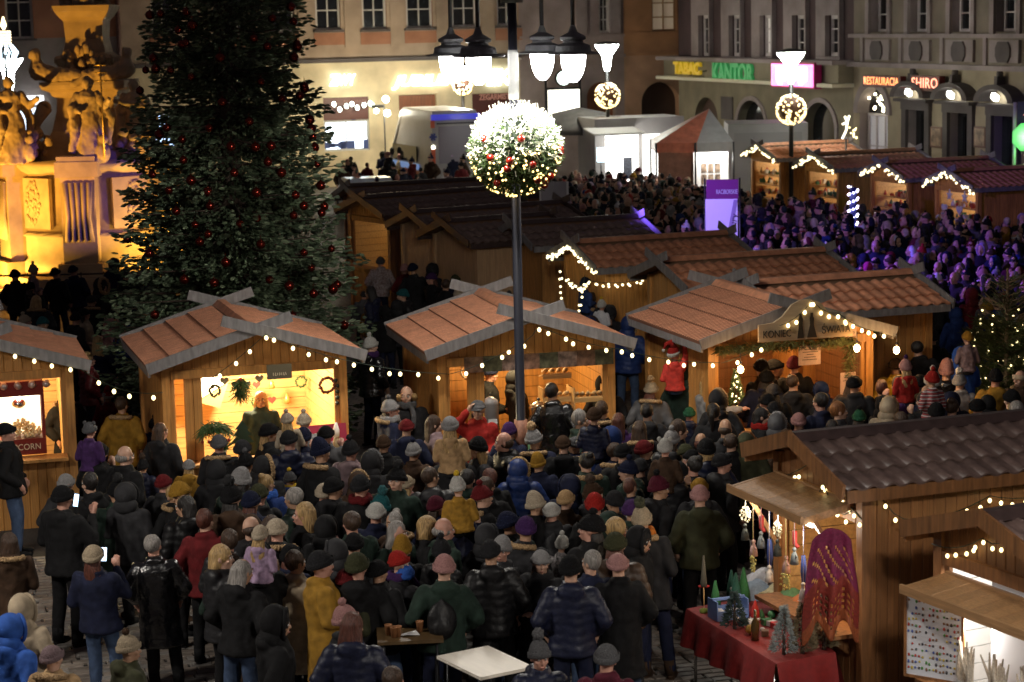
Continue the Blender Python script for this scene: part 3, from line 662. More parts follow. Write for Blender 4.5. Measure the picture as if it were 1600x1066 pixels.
# ================================================================ STRING LIGHTS
BULB = {}
def bulb_mesh(m, r):
    if (m.name, r) not in BULB:
        b = MB(); b.ball((0, 0, 0), (r, r, r*1.25), 8, 6); BULB[(m.name, r)] = b.mesh('bulb', m)
    return BULB[(m.name, r)]
def string(pts, label, step=.28, r=.022, m=None, own=True, jit=.02, sag=0., group='warm light strings', cat='light string', drop=.05):
    m = m or bulb_m; P = [Vector(p) for p in pts]; path = []
    for a, b in zip(P[:-1], P[1:]):
        n = max(2, int((b-a).length/.12))
        for k in range(n): t = k/n; path.append(a.lerp(b, t)-Vector((0, 0, sag*4*t*(1-t))))
    path.append(P[-1]); w = MB(); w.tube(path, .006, 4); o = w.build('string_lights', wire_m); tag(o, label, cat, group)
    acc = 0.; st = MB(); last = path[0]
    for p in path[1:]:
        acc += (p-last).length; last = p
        while acc >= step:
            acc -= step; q = p+Vector((rnd.uniform(-jit, jit), rnd.uniform(-jit, jit)-.01, -drop+rnd.uniform(-jit, jit)))
            if own: link('bulb', bulb_mesh(m, r), o, q)
            else: st.ball(q, r, 6, 4)
    if st.v: st.build('bulbs', m, o, kind='stuff')
    return o
def gable_pts(h, y=-.36, hw=1.47, hr=2.75, drop=.1, sl=math.atan2(.45, 1.47)):
    return [at(h, -hw+.1, y, hr-drop-(hw-.1)*math.tan(sl)), at(h, 0, y, hr-drop), at(h, hw-.1, y, hr-drop-(hw-.1)*math.tan(sl))]
e0 = gable_pts(hut0); e1 = gable_pts(hut1); e2 = gable_pts(hut2); e3 = gable_pts(hut3)
string([e0[1], e0[2]], 'light string along the right slope of the popcorn hut gable', .24, .026)
string([e0[2], at(hut1, -1.3, -.3, 1.95)], 'light string hanging between the popcorn hut and the wreath hut', .26, .028, sag=.12)
string([at(hut1, -.75, -.38, 2.05), at(hut1, .1, -.38, 2.66), at(hut1, 1.3, -.38, 2.2), at(hut2, -1.2, -.3, 2.0)], 'light string over the wreath hut gable running on to the bread hut', .23, .026, sag=.03)
string([at(hut2, -1.2, -.34, 2.0), at(hut2, -.2, -.34, 2.36), at(hut2, .1, -.38, 2.6), at(hut2, 1.3, -.36, 2.2), at(hut3, -1.2, -.3, 2.0)], 'light string over the bread hut gable running on to the KONIEC SWIATA hut', .22, .026, sag=.05)
string([at(hut3, -1.2, -.34, 2.0), at(hut3, -.4, -.4, 2.35), at(hut3, .0, -.45, 2.6)], 'light string at the left slope of the KONIEC SWIATA hut', .2, .026, sag=.05)
string([at(hut3, -.4, -.52, 2.5), at(hut3, .1, -.52, 2.82), at(hut3, .5, -.52, 2.62), at(hut3, 1.2, -.5, 2.3)], 'light string draped over the wooden sign board', .12, .026, sag=.06)
sA = math.atan2(.36, 1.2)
def gA(h, hw=1.22, hr=2.72, y=-.36, e=.05): return [at(h, -hw, y, hr-e-hw*math.tan(sA)), at(h, 0, y, hr-e), at(h, hw, y, hr-e-hw*math.tan(sA))]
for k, h in enumerate(hutF):
    string(gA(h), 'dense white light garland on the gable of the %s hut of the far right row' % ('first', 'second', 'third', 'fourth')[k], .07, .034, bulb_w, own=False, jit=.06, group='gable garlands')
gc = gA(hutC); string(gc, 'dense light garland on the gable of the dark tiled garland hut', .05, .026, bulb_w, own=False, jit=.045, group='gable garlands')
string([at(hutC, .0, -.45, 2.2), at(hutC, .3, -.45, 2.0), at(hutC, 1.1, -.4, 2.1), at(hutC, 1.3, .8, 2.15)], 'loose light garland swinging under the gable of the garland hut', .065, .024, bulb_w, own=False, jit=.03, sag=.08, group='gable garlands')
string([at(hutC, -.2, -.45, 2.3), at(hutC, -.2, -.45, 1.3)], 'left hanging strand of lights at the garland hut', .08, .024, bulb_w, own=False, jit=.02, group='gable garlands')
string([at(hutC, 1.0, -.45, 2.2), at(hutC, .8, -.6, 1.1)], 'right hanging strand of lights at the garland hut', .08, .024, bulb_w, own=False, jit=.02, group='gable garlands')
string([at(hut4, .85, .1, 2.42), at(hut4, 1.06, .3, 2.1), at(hut4, .95, 1.3, 2.2), at(hut4, .95, 2.2, 2.22), at(hut4, .95, 3.4, 2.25)], 'light string under the eave of the near dark tiled hut', .13, .019, sag=.07)
string([at(hut4, -.75, -.08, 2.1), at(hut4, -.2, -.08, 2.2), at(hut4, .2, -.08, 2.3), at(hut4, .75, -.08, 2.15)], 'light string zigzag on the gable of the near dark tiled hut', .12, .018, sag=.14)
string([at(hut4, -.8, -.06, 2.15), at(hut4, 0, -.06, 2.5), at(hut4, .9, -.06, 2.1)], 'light string along the barge boards of the near dark tiled hut', .16, .018, sag=.02)
string([at(hut5, -1.0, -.08, 2.1), at(hut5, -.3, -.08, 2.3), at(hut5, .1, -.08, 2.4), at(hut5, .9, -.08, 2.15)], 'light string on the gable of the nearest hut', .12, .017, sag=.06)

# ================================================================ CENTRAL LAMP POST
def lamp_post():
    bx_, by_ = W(818, 860, 0); L = empty('lamp_post', (bx_, by_, 0), 0, 'tall dark lamp post with four bright hanging lamps in the centre', 'street lamp')
    p = MB(); p.tube([(0, 0, 0), (0, 0, 1.0), (0, 0, 1.05), (0, 0, 9.2)], [.10, .10, .062, .055], 16); p.build('pole', mat('post_paint', (.03, .032, .045), .35, metal=.2), L)
    p = MB(); p.lathe([(.14, 7.0), (.14, 7.3), (.1, 7.32), (.1, 7.5), (.15, 7.52), (.15, 9.0), (.05, 9.3)], n=14); p.build('collar', metal_dk, L)
    # cylinder: head z about 6.35
    zc = 6.36
    for x, y in ((.74, -.40), (-.42, -.76), (.38, .76), (-.78, .40)):
        ar = MB(); ar.tube([(0, 0, 8.3), (x*.5, y*.5, 8.75), (x*.9, y*.9, 8.7), (x, y, 8.3), (x, y, zc+.35)], .028, 8); ao = ar.build('arm', metal_dk, L)
        sh = MB(); sh.lathe([(.1, .0), (.32, -.006), (.325, .004), (.25, .022), (.225, .03), (.212, .10), (.19, .112), (.13, .13), (.12, .16), (.16, .175), (.16, .21), (.14, .22), (.06, .265), (.035, .33), (.02, .37)], n=28, smooth=False)
        so = sh.build('lamp_shade', mat('lamp_enamel', (.15, .15, .16), .4, metal=.2), ao, (x, y, zc))
        g = MB(); g.lathe([(.0, -.35), (.04, -.345), (.085, -.30), (.12, -.23), (.145, -.14), (.155, -.05), (.155, -.012)], n=24)
        go = g.build('glass_bowl', glow('lamp_bowl_light', (1, .98, .93), 26), ao, (x, y, zc))
        ld = bpy.data.lights.new('lamp_light', 'SPOT'); ld.spot_size = math.radians(177); ld.spot_blend = .12; ld.energy = LAMP_E; ld.color = (1, .93, .82); ld.shadow_soft_size = .18
        lo = bpy.data.objects.new('lamp_light', ld); COL.objects.link(lo); lo.parent = L; lo.location = (x, y, zc-.56)
    p = MB(); p.lathe([(.064, 5.80), (.066, 5.84), (.066, 6.38), (.064, 6.42)], n=16); p.build('lamplight_band', mat('lamplight_band_tone', (.45, .45, .44), .4), L)  # added pale band, standing in for lamplight on the dark pole
    pc = MB(); pc.lathe([(.085, 1.28), (.085, 1.72)], n=12); pc.build('notice', mat('orange_notice', (.35, .16, .10), .6, 'noise', .5, 12), L)
    # snow dusted ball of fir twigs
    B = empty('fir_ball', (bx_, by_, W and 0), 0, 'large snowy fir twig ball with baubles and lights round the lamp post', 'lamp decoration')
    cz = 5.18; R0 = .565; tw = MB(); up = MB()
    for k in range(5200):
        z = rnd.uniform(-1, 1); a = rnd.uniform(0, 2*PI); s = math.sqrt(1-z*z); n = Vector((s*math.cos(a), s*math.sin(a), z)); r = R0*rnd.uniform(.78, 1.03)
        if z < -.55 and rnd.random() < .3: continue
        p = n*r; t = (n*rnd.uniform(.2, 1)+Vector((rnd.gauss(0, .5), rnd.gauss(0, .5), rnd.gauss(0, .5)))).normalized(); u = t.orthogonal().normalized()*.010; Lg = rnd.uniform(.04, .09)
        snow = (n.z*1.1+rnd.gauss(0, .35)) > .18
        tw.add([p-u, p+u, p+u*.6+t*Lg, p-u*.6+t*Lg], [(0, 1, 2, 3)], 1 if snow else 0)
        v = t.cross(u).normalized()*.010
        tw.add([p-v, p+v, p+v*.6+t*Lg, p-v*.6+t*Lg], [(0, 1, 2, 3)], 1 if snow else 0)
    core = MB(); core.ball((0, 0, cz), R0*.78, 16, 10); core.build('core', mat('dark_fir_core', (.01, .02, .01), .9), B)
    tw.v = [(x, y, z*1.0+cz) for x, y, z in tw.v]
    tw.build('twigs', [mat('fir_green', (.06, .11, .03), .6), mat('frosted_twig', (.75, .78, .68), .8)], B, kind='stuff')
    lb = MB()
    for k in range(230):
        z = rnd.uniform(-1, .15); a = rnd.uniform(0, 2*PI); s = math.sqrt(1-z*z); r = R0*1.04; lb.ball((s*math.cos(a)*r, s*math.sin(a)*r, z*r+cz), .015, 6, 4)
    lb.build('bulbs', glow('yellow_bulb', (1, .66, .22), 3), B, kind='stuff')
    bm_ = MB(); bm_.ball((0, 0, 0), .05, 12, 8); me = bm_.mesh('bauble', mat('red_bauble', (.22, .012, .006), .12, spec=.9))
    for k in range(15):
        z = rnd.uniform(-.8, .4); a = rnd.uniform(0, 2*PI) if k > 12 else rnd.uniform(PI, 2*PI); s = math.sqrt(1-z*z); r = R0*1.03
        link('bauble', me, B, (s*math.cos(a)*r, s*math.sin(a)*r, z*r+cz))
LAMP_E = 190
lamp_post()
# small street lamps far off, each with a ball of lights
def far_lamp(px, py, Y, ball_py, br, label, ball_label, lit=40, en=160):
    d = _F*FPX+_R2*(px-800)-_U2*(py-533); k = Y/d[1]; x, z = d[0]*k, HC+d[2]*k
    L = empty('street_lamp', (x, Y, 0), 0, label, 'street lamp', 'funnel shaped street lamps')
    b = MB(); b.tube([(0, 0, 0), (0, 0, z-.9)], .07, 8); b.build('pole', metal_dk, L)
    b = MB(); b.lathe([(.08, -.95), (.14, -.75), (.17, -.4), (.42, -.06), (.43, 0.)], n=18); b.build('lamp_funnel', glow('funnel_lamp_light', (.9, 1, .93), lit), L, (0, 0, z))
    b = MB(); b.lathe([(.46, .0), (.46, .05), (.1, .12)], n=18); b.build('lamp_cap', metal_dk, L, (0, 0, z))
    ld = bpy.data.lights.new('street_light', 'POINT'); ld.energy = en; ld.color = (1, .86, .66); ld.shadow_soft_size = .3
    lo = bpy.data.objects.new('street_light', ld); COL.objects.link(lo); lo.parent = L; lo.location = (0, -.75, z-.3)
    if ball_py:
        zb = HC+(_F*FPX+_R2*(px-800)-_U2*(ball_py-533))[2]*k
        B = empty('light_ball', (x, Y, 0), 0, ball_label, 'lamp decoration', 'light balls on street lamps')
        c = MB(); c.ball((0, 0, zb), br*.85, 12, 8); c.build('core', mat('brown_wire_ball', (.05, .02, .01), .8), B)
        m = MB()
        for q in range(190):
            zz = rnd.uniform(-1, 1); a = rnd.uniform(0, 2*PI); s = math.sqrt(1-zz*zz); m.ball((s*math.cos(a)*br, s*math.sin(a)*br, zz*br+zb), .034, 6, 4)
        m.build('bulbs', glow('ball_bulb', (1, .74, .30), 2.2), B, kind='stuff')
far_lamp(948, 70, 78, 150, .46, 'white funnel street lamp right of the big central lamps', 'ball of warm lights left of the orange arch')
far_lamp(1236, 82, 66, 172, .46, 'white funnel street lamp beside the pink shop sign', 'ball of warm lights below the pink shop sign')
far_lamp(12, 92, 62, None, .4, 'white funnel street lamp behind the monument at the left edge', '')
far_lamp(722, 104, 86, 133, .40, 'street lamp hidden by the central lamps near the jeweller sign', 'ball of warm lights beside the jeweller lettering', 0.5, 260)
# ================================================================ PEOPLE
TMPC = bpy.data.collections.new('tmp'); COL.children.link(TMPC)
def remesh(mb, name, voxel, smooth=4, fold=0., ribs=0., seed=0, fac=.5, post=None):
    me = mb.mesh('tmp', [], True); o = bpy.data.objects.new('tmp', me); TMPC.objects.link(o)
    m = o.modifiers.new('r', 'REMESH'); m.mode = 'VOXEL'; m.voxel_size = voxel; m.use_smooth_shade = True
    s = o.modifiers.new('s', 'SMOOTH'); s.iterations = smooth; s.factor = fac
    dg = bpy.context.evaluated_depsgraph_get(); r = bpy.data.meshes.new_from_object(o.evaluated_get(dg)); r.name = name
    bpy.data.objects.remove(o); bpy.data.meshes.remove(me)
    n = len(r.vertices); co = np.empty(n*3); r.vertices.foreach_get('co', co); co = co.reshape(-1, 3)
    if fold or ribs:
        no = np.empty(n*3); r.vertex_normals.foreach_get('vector', no); no = no.reshape(-1, 3)
        d = np.zeros(n)
        if fold:
            off = seed*7.3
            for i in range(n):
                x, y, z = co[i]
                d[i] = fold*(mnoise.noise((x*7+off, y*7, z*4.2+.6*math.sin(x*9+off)))+.55*mnoise.noise((x*17+off, y*17, z*12)))
        if ribs: d += ribs*(np.abs(np.sin(PI*(co[:, 2]+.01*np.sin(co[:, 0]*22+seed))/.085))**.6-.6)
        co = co+no*d[:, None]
    if post: co = post(co)
    r.vertices.foreach_set('co', co.ravel()); r.polygons.foreach_set('use_smooth', [True]*len(r.polygons)); r.update()
    return r
def limb(b, pts, rs, n=10):
    for i in range(len(pts)-1):
        b.tube([pts[i], pts[i+1]], [rs[i], rs[i+1]], n)
    for p, r in zip(pts, rs): b.ball(p, r, n, 7)
def loft(b, rings, n=18):
    """rings: (z, cx, cy, rx, ry)"""
    vs = []
    for z, cx, cy, rx, ry in rings:
        for k in range(n):
            a = 2*PI*k/n; vs.append((cx+rx*math.cos(a), cy+ry*math.sin(a), z))
    fs = [(i*n+k, i*n+(k+1) % n, (i+1)*n+(k+1) % n, (i+1)*n+k) for i in range(len(rings)-1) for k in range(n)]
    fs += [tuple(range(n))[::-1], tuple((len(rings)-1)*n+k for k in range(n))]; b.add(vs, fs)
MESH = {}
def getm(key, fn):
    if key not in MESH: MESH[key] = fn()
    return MESH[key]
def depth_pt(px, py, Y):
    d = _F*FPX+_R2*(px-800)-_U2*(py-533); k = Y/d[1]; return d[0]*k, HC+d[2]*k
def lamp(name, kind, loc, energy, col, parent=None, aim=None, size=.1, spot=60, blend=.5):
    ld = bpy.data.lights.new(name, kind); ld.energy = energy; ld.color = col; ld.shadow_soft_size = size
    if kind == 'SPOT': ld.spot_size = math.radians(spot); ld.spot_blend = blend
    lo = bpy.data.objects.new(name, ld); COL.objects.link(lo); lo.location = loc
    if aim is not None: lo.rotation_euler = (Vector(aim)-Vector(loc)).to_track_quat('-Z', 'Y').to_euler()
    if parent is not None: lo.parent = parent; lo.matrix_parent_inverse = Matrix.Translation(parent.location).inverted()
    return lo
# ================================================================ BIG FIR
TX, TY, TTOP = -4.55, 34.6, 17.5
def crown_r(z): return max(.05, 2.36-.155*z) if z > .9 else 1.6+.6*z/.9
def big_fir():
    T = empty('fir_tree', (TX, TY, 0), 0, 'very tall dark fir hung with dark red baubles behind the wreath hut', 'tree')
    t = MB(); t.tube([(0, 0, 0), (0, 0, 6), (0, 0, TTOP)], [.24, .17, .02], 10); t.build('trunk', mat('fir_bark', (.06, .04, .03), .9, 'noise', .4, 12), T)
    wd_, nd = MB(), MB(); z = .35
    while z < TTOP:
        R = crown_r(z); n = max(5, int(12*R/2)); a0 = rnd.uniform(0, 2*PI)
        for k in range(n):
            a = a0+2*PI*(k//2*2)/n+rnd.gauss(0, .16); Ln = R*rnd.choice((.7, .85, 1, 1.05))*rnd.uniform(.85, 1.08)*(1.12 if rnd.random() < .12 else 1); d = Vector((math.cos(a), math.sin(a), 0)); s_ = Vector((-d.y, d.x, 0)); z0 = z+rnd.uniform(-.15, .15)
            P = lambda t: d*Ln*t+Vector((0, 0, z0-.30*Ln*t*(1-.6*t)*.8+.06*Ln*t*t*t))
            wd_.tube([P(0), P(.5), P(1)], [.035, .02, .006], 4, caps=False)
            m = int(16+Ln*34)
            for q in range(m):
                t = .22+.78*(q+rnd.random())/m
                w = .42*Ln*(1.02-t)**.8*min(1, (t-.12)*2.2)+.05; o = rnd.uniform(-1, 1)
                p = P(t)+s_*o*w+Vector((0, 0, rnd.uniform(-.13, .07)-abs(o)*w*.2))
                tip = (d*(.8+rnd.random()*.5)+s_*o*1.1+Vector((0, 0, rnd.uniform(-.35, .25)))).normalized()
                L2 = rnd.uniform(.07, .15); u = tip.orthogonal().normalized(); u.rotate(Matrix.Rotation(rnd.uniform(0, 6), 3, tip)); v = tip.cross(u); ww = rnd.uniform(.018, .032)
                for x in (u, v):
                    nd.add([p-x*ww*.6, p+x*ww*.6, p+tip*L2*.6+x*ww, p+tip*L2, p+tip*L2*.6-x*ww], [(0, 1, 2, 3, 4)], 0 if rnd.random() < .7 else 1)
        z += .115 if z < 8 else .24
    wd_.build('branches', MATS['fir_bark'], T, kind='stuff'); nd.build('crown', [mat('fir_needles', (.085, .125, .070), .6, 'noise', .5, 2.2), mat('fir_needles_pale', (.22, .28, .17), .6, 'noise', .4, 2.2)], T)
big_fir()
def baubles():
    pts = '223,24 245,22 290,19 277,47 300,40 283,69 290,67 233,91 218,110 238,108 265,110 205,142 248,210 287,218 261,200 364,229 395,60 421,29 462,11 496,33 510,67 415,73 467,73 453,90 407,128 463,150 520,134 550,137 438,155 401,230 424,228 391,190 420,253 511,213 541,200 528,230 503,187 513,256 461,11 237,273 267,297 303,282 334,322 311,351 332,366 319,378 190,374 235,396 296,437 343,442 404,301 461,305 473,322 498,333 534,322 459,337 406,341 412,382 475,395 561,388 486,419 426,437 455,447 490,459 517,452 549,444 461,493 563,508 248,492 330,300 290,250 350,160 345,90 370,270 360,410 300,120 330,200 380,350 440,270 500,290 280,330'
    b = MB(); b.ball((0, 0, 0), .074, 16, 10); b.tube([(0, 0, .06), (0, 0, .085)], .014, 8); b.tube([(0, 0, .08), (0, 0, .16)], .003, 4)
    me = b.mesh('bauble', mat('dark_red_bauble', (.16, .016, .007), .14, spec=.9, metal=.85))
    for s in pts.split():
        px, py = [float(q) for q in s.split(',')]; x, z = depth_pt(px, py, TY-1.3); R = crown_r(z)*.97; R = max(R, .3); x = TX+max(-R*.93, min(R*.93, x-TX)); dx = abs(x-TX)
        y = TY-math.sqrt(R*R-dx*dx)-.04; _, z = depth_pt(px, py, y)
        tag(link('bauble', me, None, (x, y, z), scale=(s_ := rnd.uniform(.8, 1.1), s_, s_)), 'shiny dark red bauble hanging in the very tall fir behind the wreath hut', 'bauble', 'red baubles on the tall fir')
baubles()
# ================================================================ BAROQUE MONUMENT
stone_m = mat('monument_stone', (.40, .31, .20), .75, 'noise', .22, 3, bump=.3)
def statue(h, seed, staff=False, arm=1):
    b = MB(); loft(b, [(0, 0, 0, .34, .28), (.3, .02, 0, .30, .25), (.8, .03, 0, .25, .2), (1.05, 0, 0, .19, .15), (1.35, 0, 0, .24, .16), (1.47, 0, 0, .12, .1)], 18)
    b.ball((0, -.02, 1.64), (.09, .10, .12), 12, 8); b.ball((0, .05, 1.62), (.12, .1, .15), 12, 8); b.tube([(0, 0, 1.45), (0, 0, 1.58)], .06, 8)
    limb(b, [(.22, 0, 1.38), (.36, -.1, 1.15), (.40*arm+.1, -.3, 1.30)], [.09, .075, .05]); limb(b, [(-.22, 0, 1.38), (-.34, -.02, 1.12), (-.12, -.24, 1.05)], [.09, .08, .05])
    limb(b, [(-.3, -.1, 1.1), (-.25, -.2, .7), (-.35, -.12, .25)], [.1, .09, .07]); limb(b, [(.2, .1, 1.3), (.42, .12, .9), (.38, .1, .4)], [.1, .1, .06])
    b.ball((.30, -.16, .22), (.16, .13, .2), 10, 7); b.ball((.33, -.18, .48), .09, 10, 7)
    co = lambda c: c*(h/1.76)
    me = remesh(b, 'statue', .022, 1, fold=.025, seed=seed, post=co); return me
def monument():
    Ym = 52.0; X0, _ = depth_pt(122, 300, Ym); Z = lambda y, px=120: depth_pt(px, y, Ym)[1]; S = lambda dx: dx/(FPX/ (Ym*1.0)) 
    A = empty('column_monument', (X0, Ym+2.2, 0), 0, 'baroque stone column monument with saints, lit yellow and blue at the left', 'monument')
    zc, zb = Z(268), Z(262)
    b = MB(); b.lathe([(3.4, 0), (3.4, .18), (3.0, .2), (3.0, .4), (2.7, .42), (2.7, .7)], n=8, ph=PI/8, smooth=False); b.build('steps', stone_m, A)
    zp0, zp1 = .7, zc-.12
    b = MB(); b.lathe([(2.25, zp0), (2.25, zp0+.35), (2.12, zp0+.42), (2.12, zp0+.95), (2.20, zp0+1.0), (2.06, zp0+1.06), (2.02, zp1), (2.2, zp1+.1), (2.32, zp1+.22), (2.32, zp1+.34)], n=24, sx=1.0, sy=.9); b.build('plinth', stone_m, A)
    for k, (a, w) in enumerate(((-128, 1.25), (-52, 1.25), (-166, 1.2), (-14, 1.2))):
        r = math.radians(a); c = (2.04*math.cos(r), 1.86*math.sin(r), (zp0+1.1+zp1)/2)
        q = MB(); q.box((0, 0, 0), (w, .10, zp1-zp0-1.25)); o = q.build('panel', stone_m, A, c, (0, 0, r+PI/2))
        q = MB()
        for i in range(26):
            t = 2*PI*i/26; q.ball((.22*math.cos(t)+rnd.gauss(0, .02), -.055, .50*math.sin(t)+rnd.gauss(0, .02)), (.06, .03, .07), 6, 4)
        for i in range(22): q.ball((rnd.gauss(0, .09), -.055, rnd.gauss(0, .25)), (.05, .025, .06), 6, 4)
        q.build('relief', stone_m, o)
    for a in (-90, -150, -30):     # corner buttresses with drapery
        r = math.radians(a); q = MB(); q.box((0, 0, zp1/2+.2), (.85, .6, zp1-.3)); q.box((0, -.05, zp1+.17), (1.05, .75, .38)); q.box((0, -.05, .8), (1.1, .8, .5))
        for i in range(5): q.tube([(-.3+.15*i, -.32, zp1-.15), (-.26+.13*i, -.35, zp1-1.0), (-.3+.15*i, -.33, zp0+.9)], [.08, .05, .07], 8)
        q.box((0, -.04, zp1+.42), (.95, .72, .14)); q.build('buttress', stone_m, A, (2.15*math.cos(r), 1.95*math.sin(r), 0), (0, 0, r+PI/2))
    z0 = zp1+.34; z1 = Z(140)
    b = MB(); n = 10
    for i in range(n):        # middle storey, four sided with a concave flare
        pass
    prof = [(1.35, z0), (1.28, z0+.3), (1.0, z0+.7), (.86, z0+1.2), (.84, z1-.25), (.95, z1-.2)]
    b.lathe([(r*1.2, z) for r, z in prof], n=4, ph=PI/4, smooth=False); b.build('middle_storey', stone_m, A)
    b = MB(); b.lathe([(1.15, z1-.2), (1.2, z1-.1), (1.45, z1-.02), (1.5, z1+.08), (1.5, z1+.16)], n=4, ph=PI/4, smooth=False); b.build('cornice', stone_m, A)
    for sx in (-1, 1):         # scroll volutes
        q = MB(); pts = [(sx*(1.0+.35*math.sin(t*1.3)), -.75, z1-.45-t*.62) for t in [i*.3 for i in range(9)]]; q.tube(pts, [.20, .17, .14, .13, .13, .15, .2, .26, .3], 8)
        sp = [(sx*(1.02+.17*(1-t/9)*math.cos(t)), -.78, z1-.50+.17*(1-t/9)*math.sin(t)) for t in [i*.5 for i in range(15)]]; q.tube(sp, .06, 6); q.build('volute', stone_m, A)
    zt0, zt1 = Z(128), Z(18)
    b = MB(); H_ = zt1-zt0; b.lathe([(1.0, zt0-.3), (.98, zt0+.1), (.80, zt0+.14), (.92, zt0+H_*.28), (.98, zt0+H_*.32), (.75, zt0+H_*.40), (.66, zt0+H_*.6), (.70, zt0+H_*.85), (.72, zt0+H_*.88), (.82, zt0+H_*.92), (.96, zt1+.02), (1.02, zt1+.16), (.7, zt1+.2)], n=4, ph=PI/4, smooth=False); b.build('upper_pedestal', stone_m, A)
    b = MB(); b.tube([(0, 0, zt1+.1), (0, 0, 13)], [.42, .34], 16)
    for k in range(30): a = rnd.uniform(0, 2*PI); b.ball((.5*math.cos(a), .5*math.sin(a), zt1+.3+rnd.uniform(-.1, .3)), rnd.uniform(.12, .22), 8, 6, jit=.2)
    b.build('column_shaft', stone_m, A)
    for i, (px, py, h, sx, yo, rz) in enumerate(((20, 240, 2.15, 1, -1.7, .4), (142, 262, 2.1, 1, -2.0, 0), (212, 228, 2.0, -1, -1.2, -.3))):
        y = Ym+2.2+yo; x, z = depth_pt(px, py, y); o = link('statue', getm(('st', i), lambda: statue(h, i, arm=sx)), A, (x-X0, yo, z0-.02), (0, 0, rz)); o.data.materials.append(stone_m)
        if i == 1:
            q = MB(); q.tube([(.42, -.35, .1), (.42, -.35, 2.5)], .02, 6)
            for zz in (2.0, 2.2, 2.38): q.tube([(.42-.14, -.35, zz), (.42+.14, -.35, zz)], .018, 6)
            q.build('cross_staff', mat('gilt', (.5, .35, .12), .35, metal=.8), o)
    for sx in (-1, 1):         # reclining angels on the cornice
        q = MB(); limb(q, [(sx*.2, -.9, z1+.30), (sx*.7, -.95, z1+.34), (sx*1.1, -.95, z1+.45)], [.2, .2, .24]); q.ball((sx*1.15, -.98, z1+.85), .15, 12, 8); limb(q, [(sx*1.1, -.95, z1+.5), (sx*1.12, -.96, z1+.75)], [.22, .12])
        limb(q, [(sx*.1, -1, z1+.3), (sx*-.2, -1.1, z1+.1)], [.15, .1]); me = remesh(q, 'reclining_figure', .035, 2, fold=.04, seed=sx+3); me.materials.append(stone_m); link('reclining_figure', me, A)
    q = MB()
    for k in range(60): a = rnd.uniform(-PI, 0); r_ = rnd.uniform(.5, .85); q.ball((r_*math.cos(a), r_*math.sin(a)-.1, z1+.3+rnd.uniform(0, .75)*(1-abs(math.cos(a))*.5)), (.09, .07, .13), 6, 5, jit=.3)
    q.build('carved_clouds', stone_m, A, kind='stuff')
    q = MB()
    for sx in (-1, 1):
        for k in range(30): q.ball((sx*(1.35+rnd.gauss(0, .2)), -1.3+rnd.gauss(0, .15), z0+.15+rnd.random()*.6), rnd.uniform(.08, .16), 7, 5, jit=.3)
    q.build('carved_garland', stone_m, A, kind='stuff')
    rl = MB()
    for k in range(14): rl.tube([(-3.6+k*.55, -3.6, 0), (-3.6+k*.55, -3.6, 1.0)], .02, 5)
    rl.tube([(-3.7, -3.6, .95), (3.7, -3.6, .95)], .025, 5); rl.build('railing', metal_dk, A)
    def flood(x, y, aim, e, col, label, z=.3, spot=75):
        f = empty('floodlight', (x, y, 0), 0, label, 'floodlight'); q = MB(); q.box((0, 0, z), (.3, .14, .22)); q.tube([(0, 0, 0), (0, 0, z-.1)], .03, 6); q.build('housing', metal_dk, f)
        lamp('flood_beam', 'SPOT', (x, y+.02, z+.16), e, col, f, aim, .12, spot, .4)
    flood(X0-2.6, Ym-.35, (X0-1.5, Ym+1.2, 2.3), FLOOD_Y, (1, .52, .08), 'ground floodlight left in front of the monument', spot=110)
    flood(X0+2.6, Ym-.30, (X0+1.6, Ym+1.2, 2.3), FLOOD_Y*.9, (1, .54, .09), 'ground floodlight right in front of the monument', spot=100)
    flood(X0-3.6, Ym-4.2, (X0+.1, Ym+1.5, 5.4), 3400, (1, .47, .06), 'far ground floodlight aimed at the upper monument', spot=46)
    return X0, Ym
FLOOD_Y = 900
MX, MY = monument()
# stage lights: one mast between the dark huts, as its purple and blue beams show on crowd, banner and monument
def stage_mast():
    x, y = .17, 43.5; f = empty('stage_light_mast', (x, y, 0), 0, 'dark mast with purple stage lights behind the dark hut roofs', 'light mast')
    q = MB(); q.tube([(0, 0, 0), (0, 0, 5.0)], .05, 8); q.tube([(-.3, 0, 4.9), (.3, 0, 4.9)], .03, 6); q.build('mast', metal_dk, f)
    for k, (dx, aim, e, col, sp) in enumerate(((.6, (14, 43, .5), STAGE*.8, (.20, .10, 1), 50), (.2, (9, 53, .5), STAGE*.45, (.34, .20, 1), 40), (-.6, (MX+.5, MY, 2.9), STAGE*.38, (.12, .07, 1), 14), (.4, (13, 39.5, .5), STAGE*.2, (.5, .12, .9), 30), (.5, (4.7, 46.5, 2.2), 260, (.45, .38, 1), 22))):
        q = MB(); q.lathe([(.07, -.15), (.1, .1)], n=10); q.build('spotlight', metal_dk, f, (dx*.4, 0, 4.75)); lamp('stage_beam', 'SPOT', (x+dx*.4, y-.05, 4.55), e, col, f, aim, .08, sp, .4)
STAGE = 6000
stage_mast()
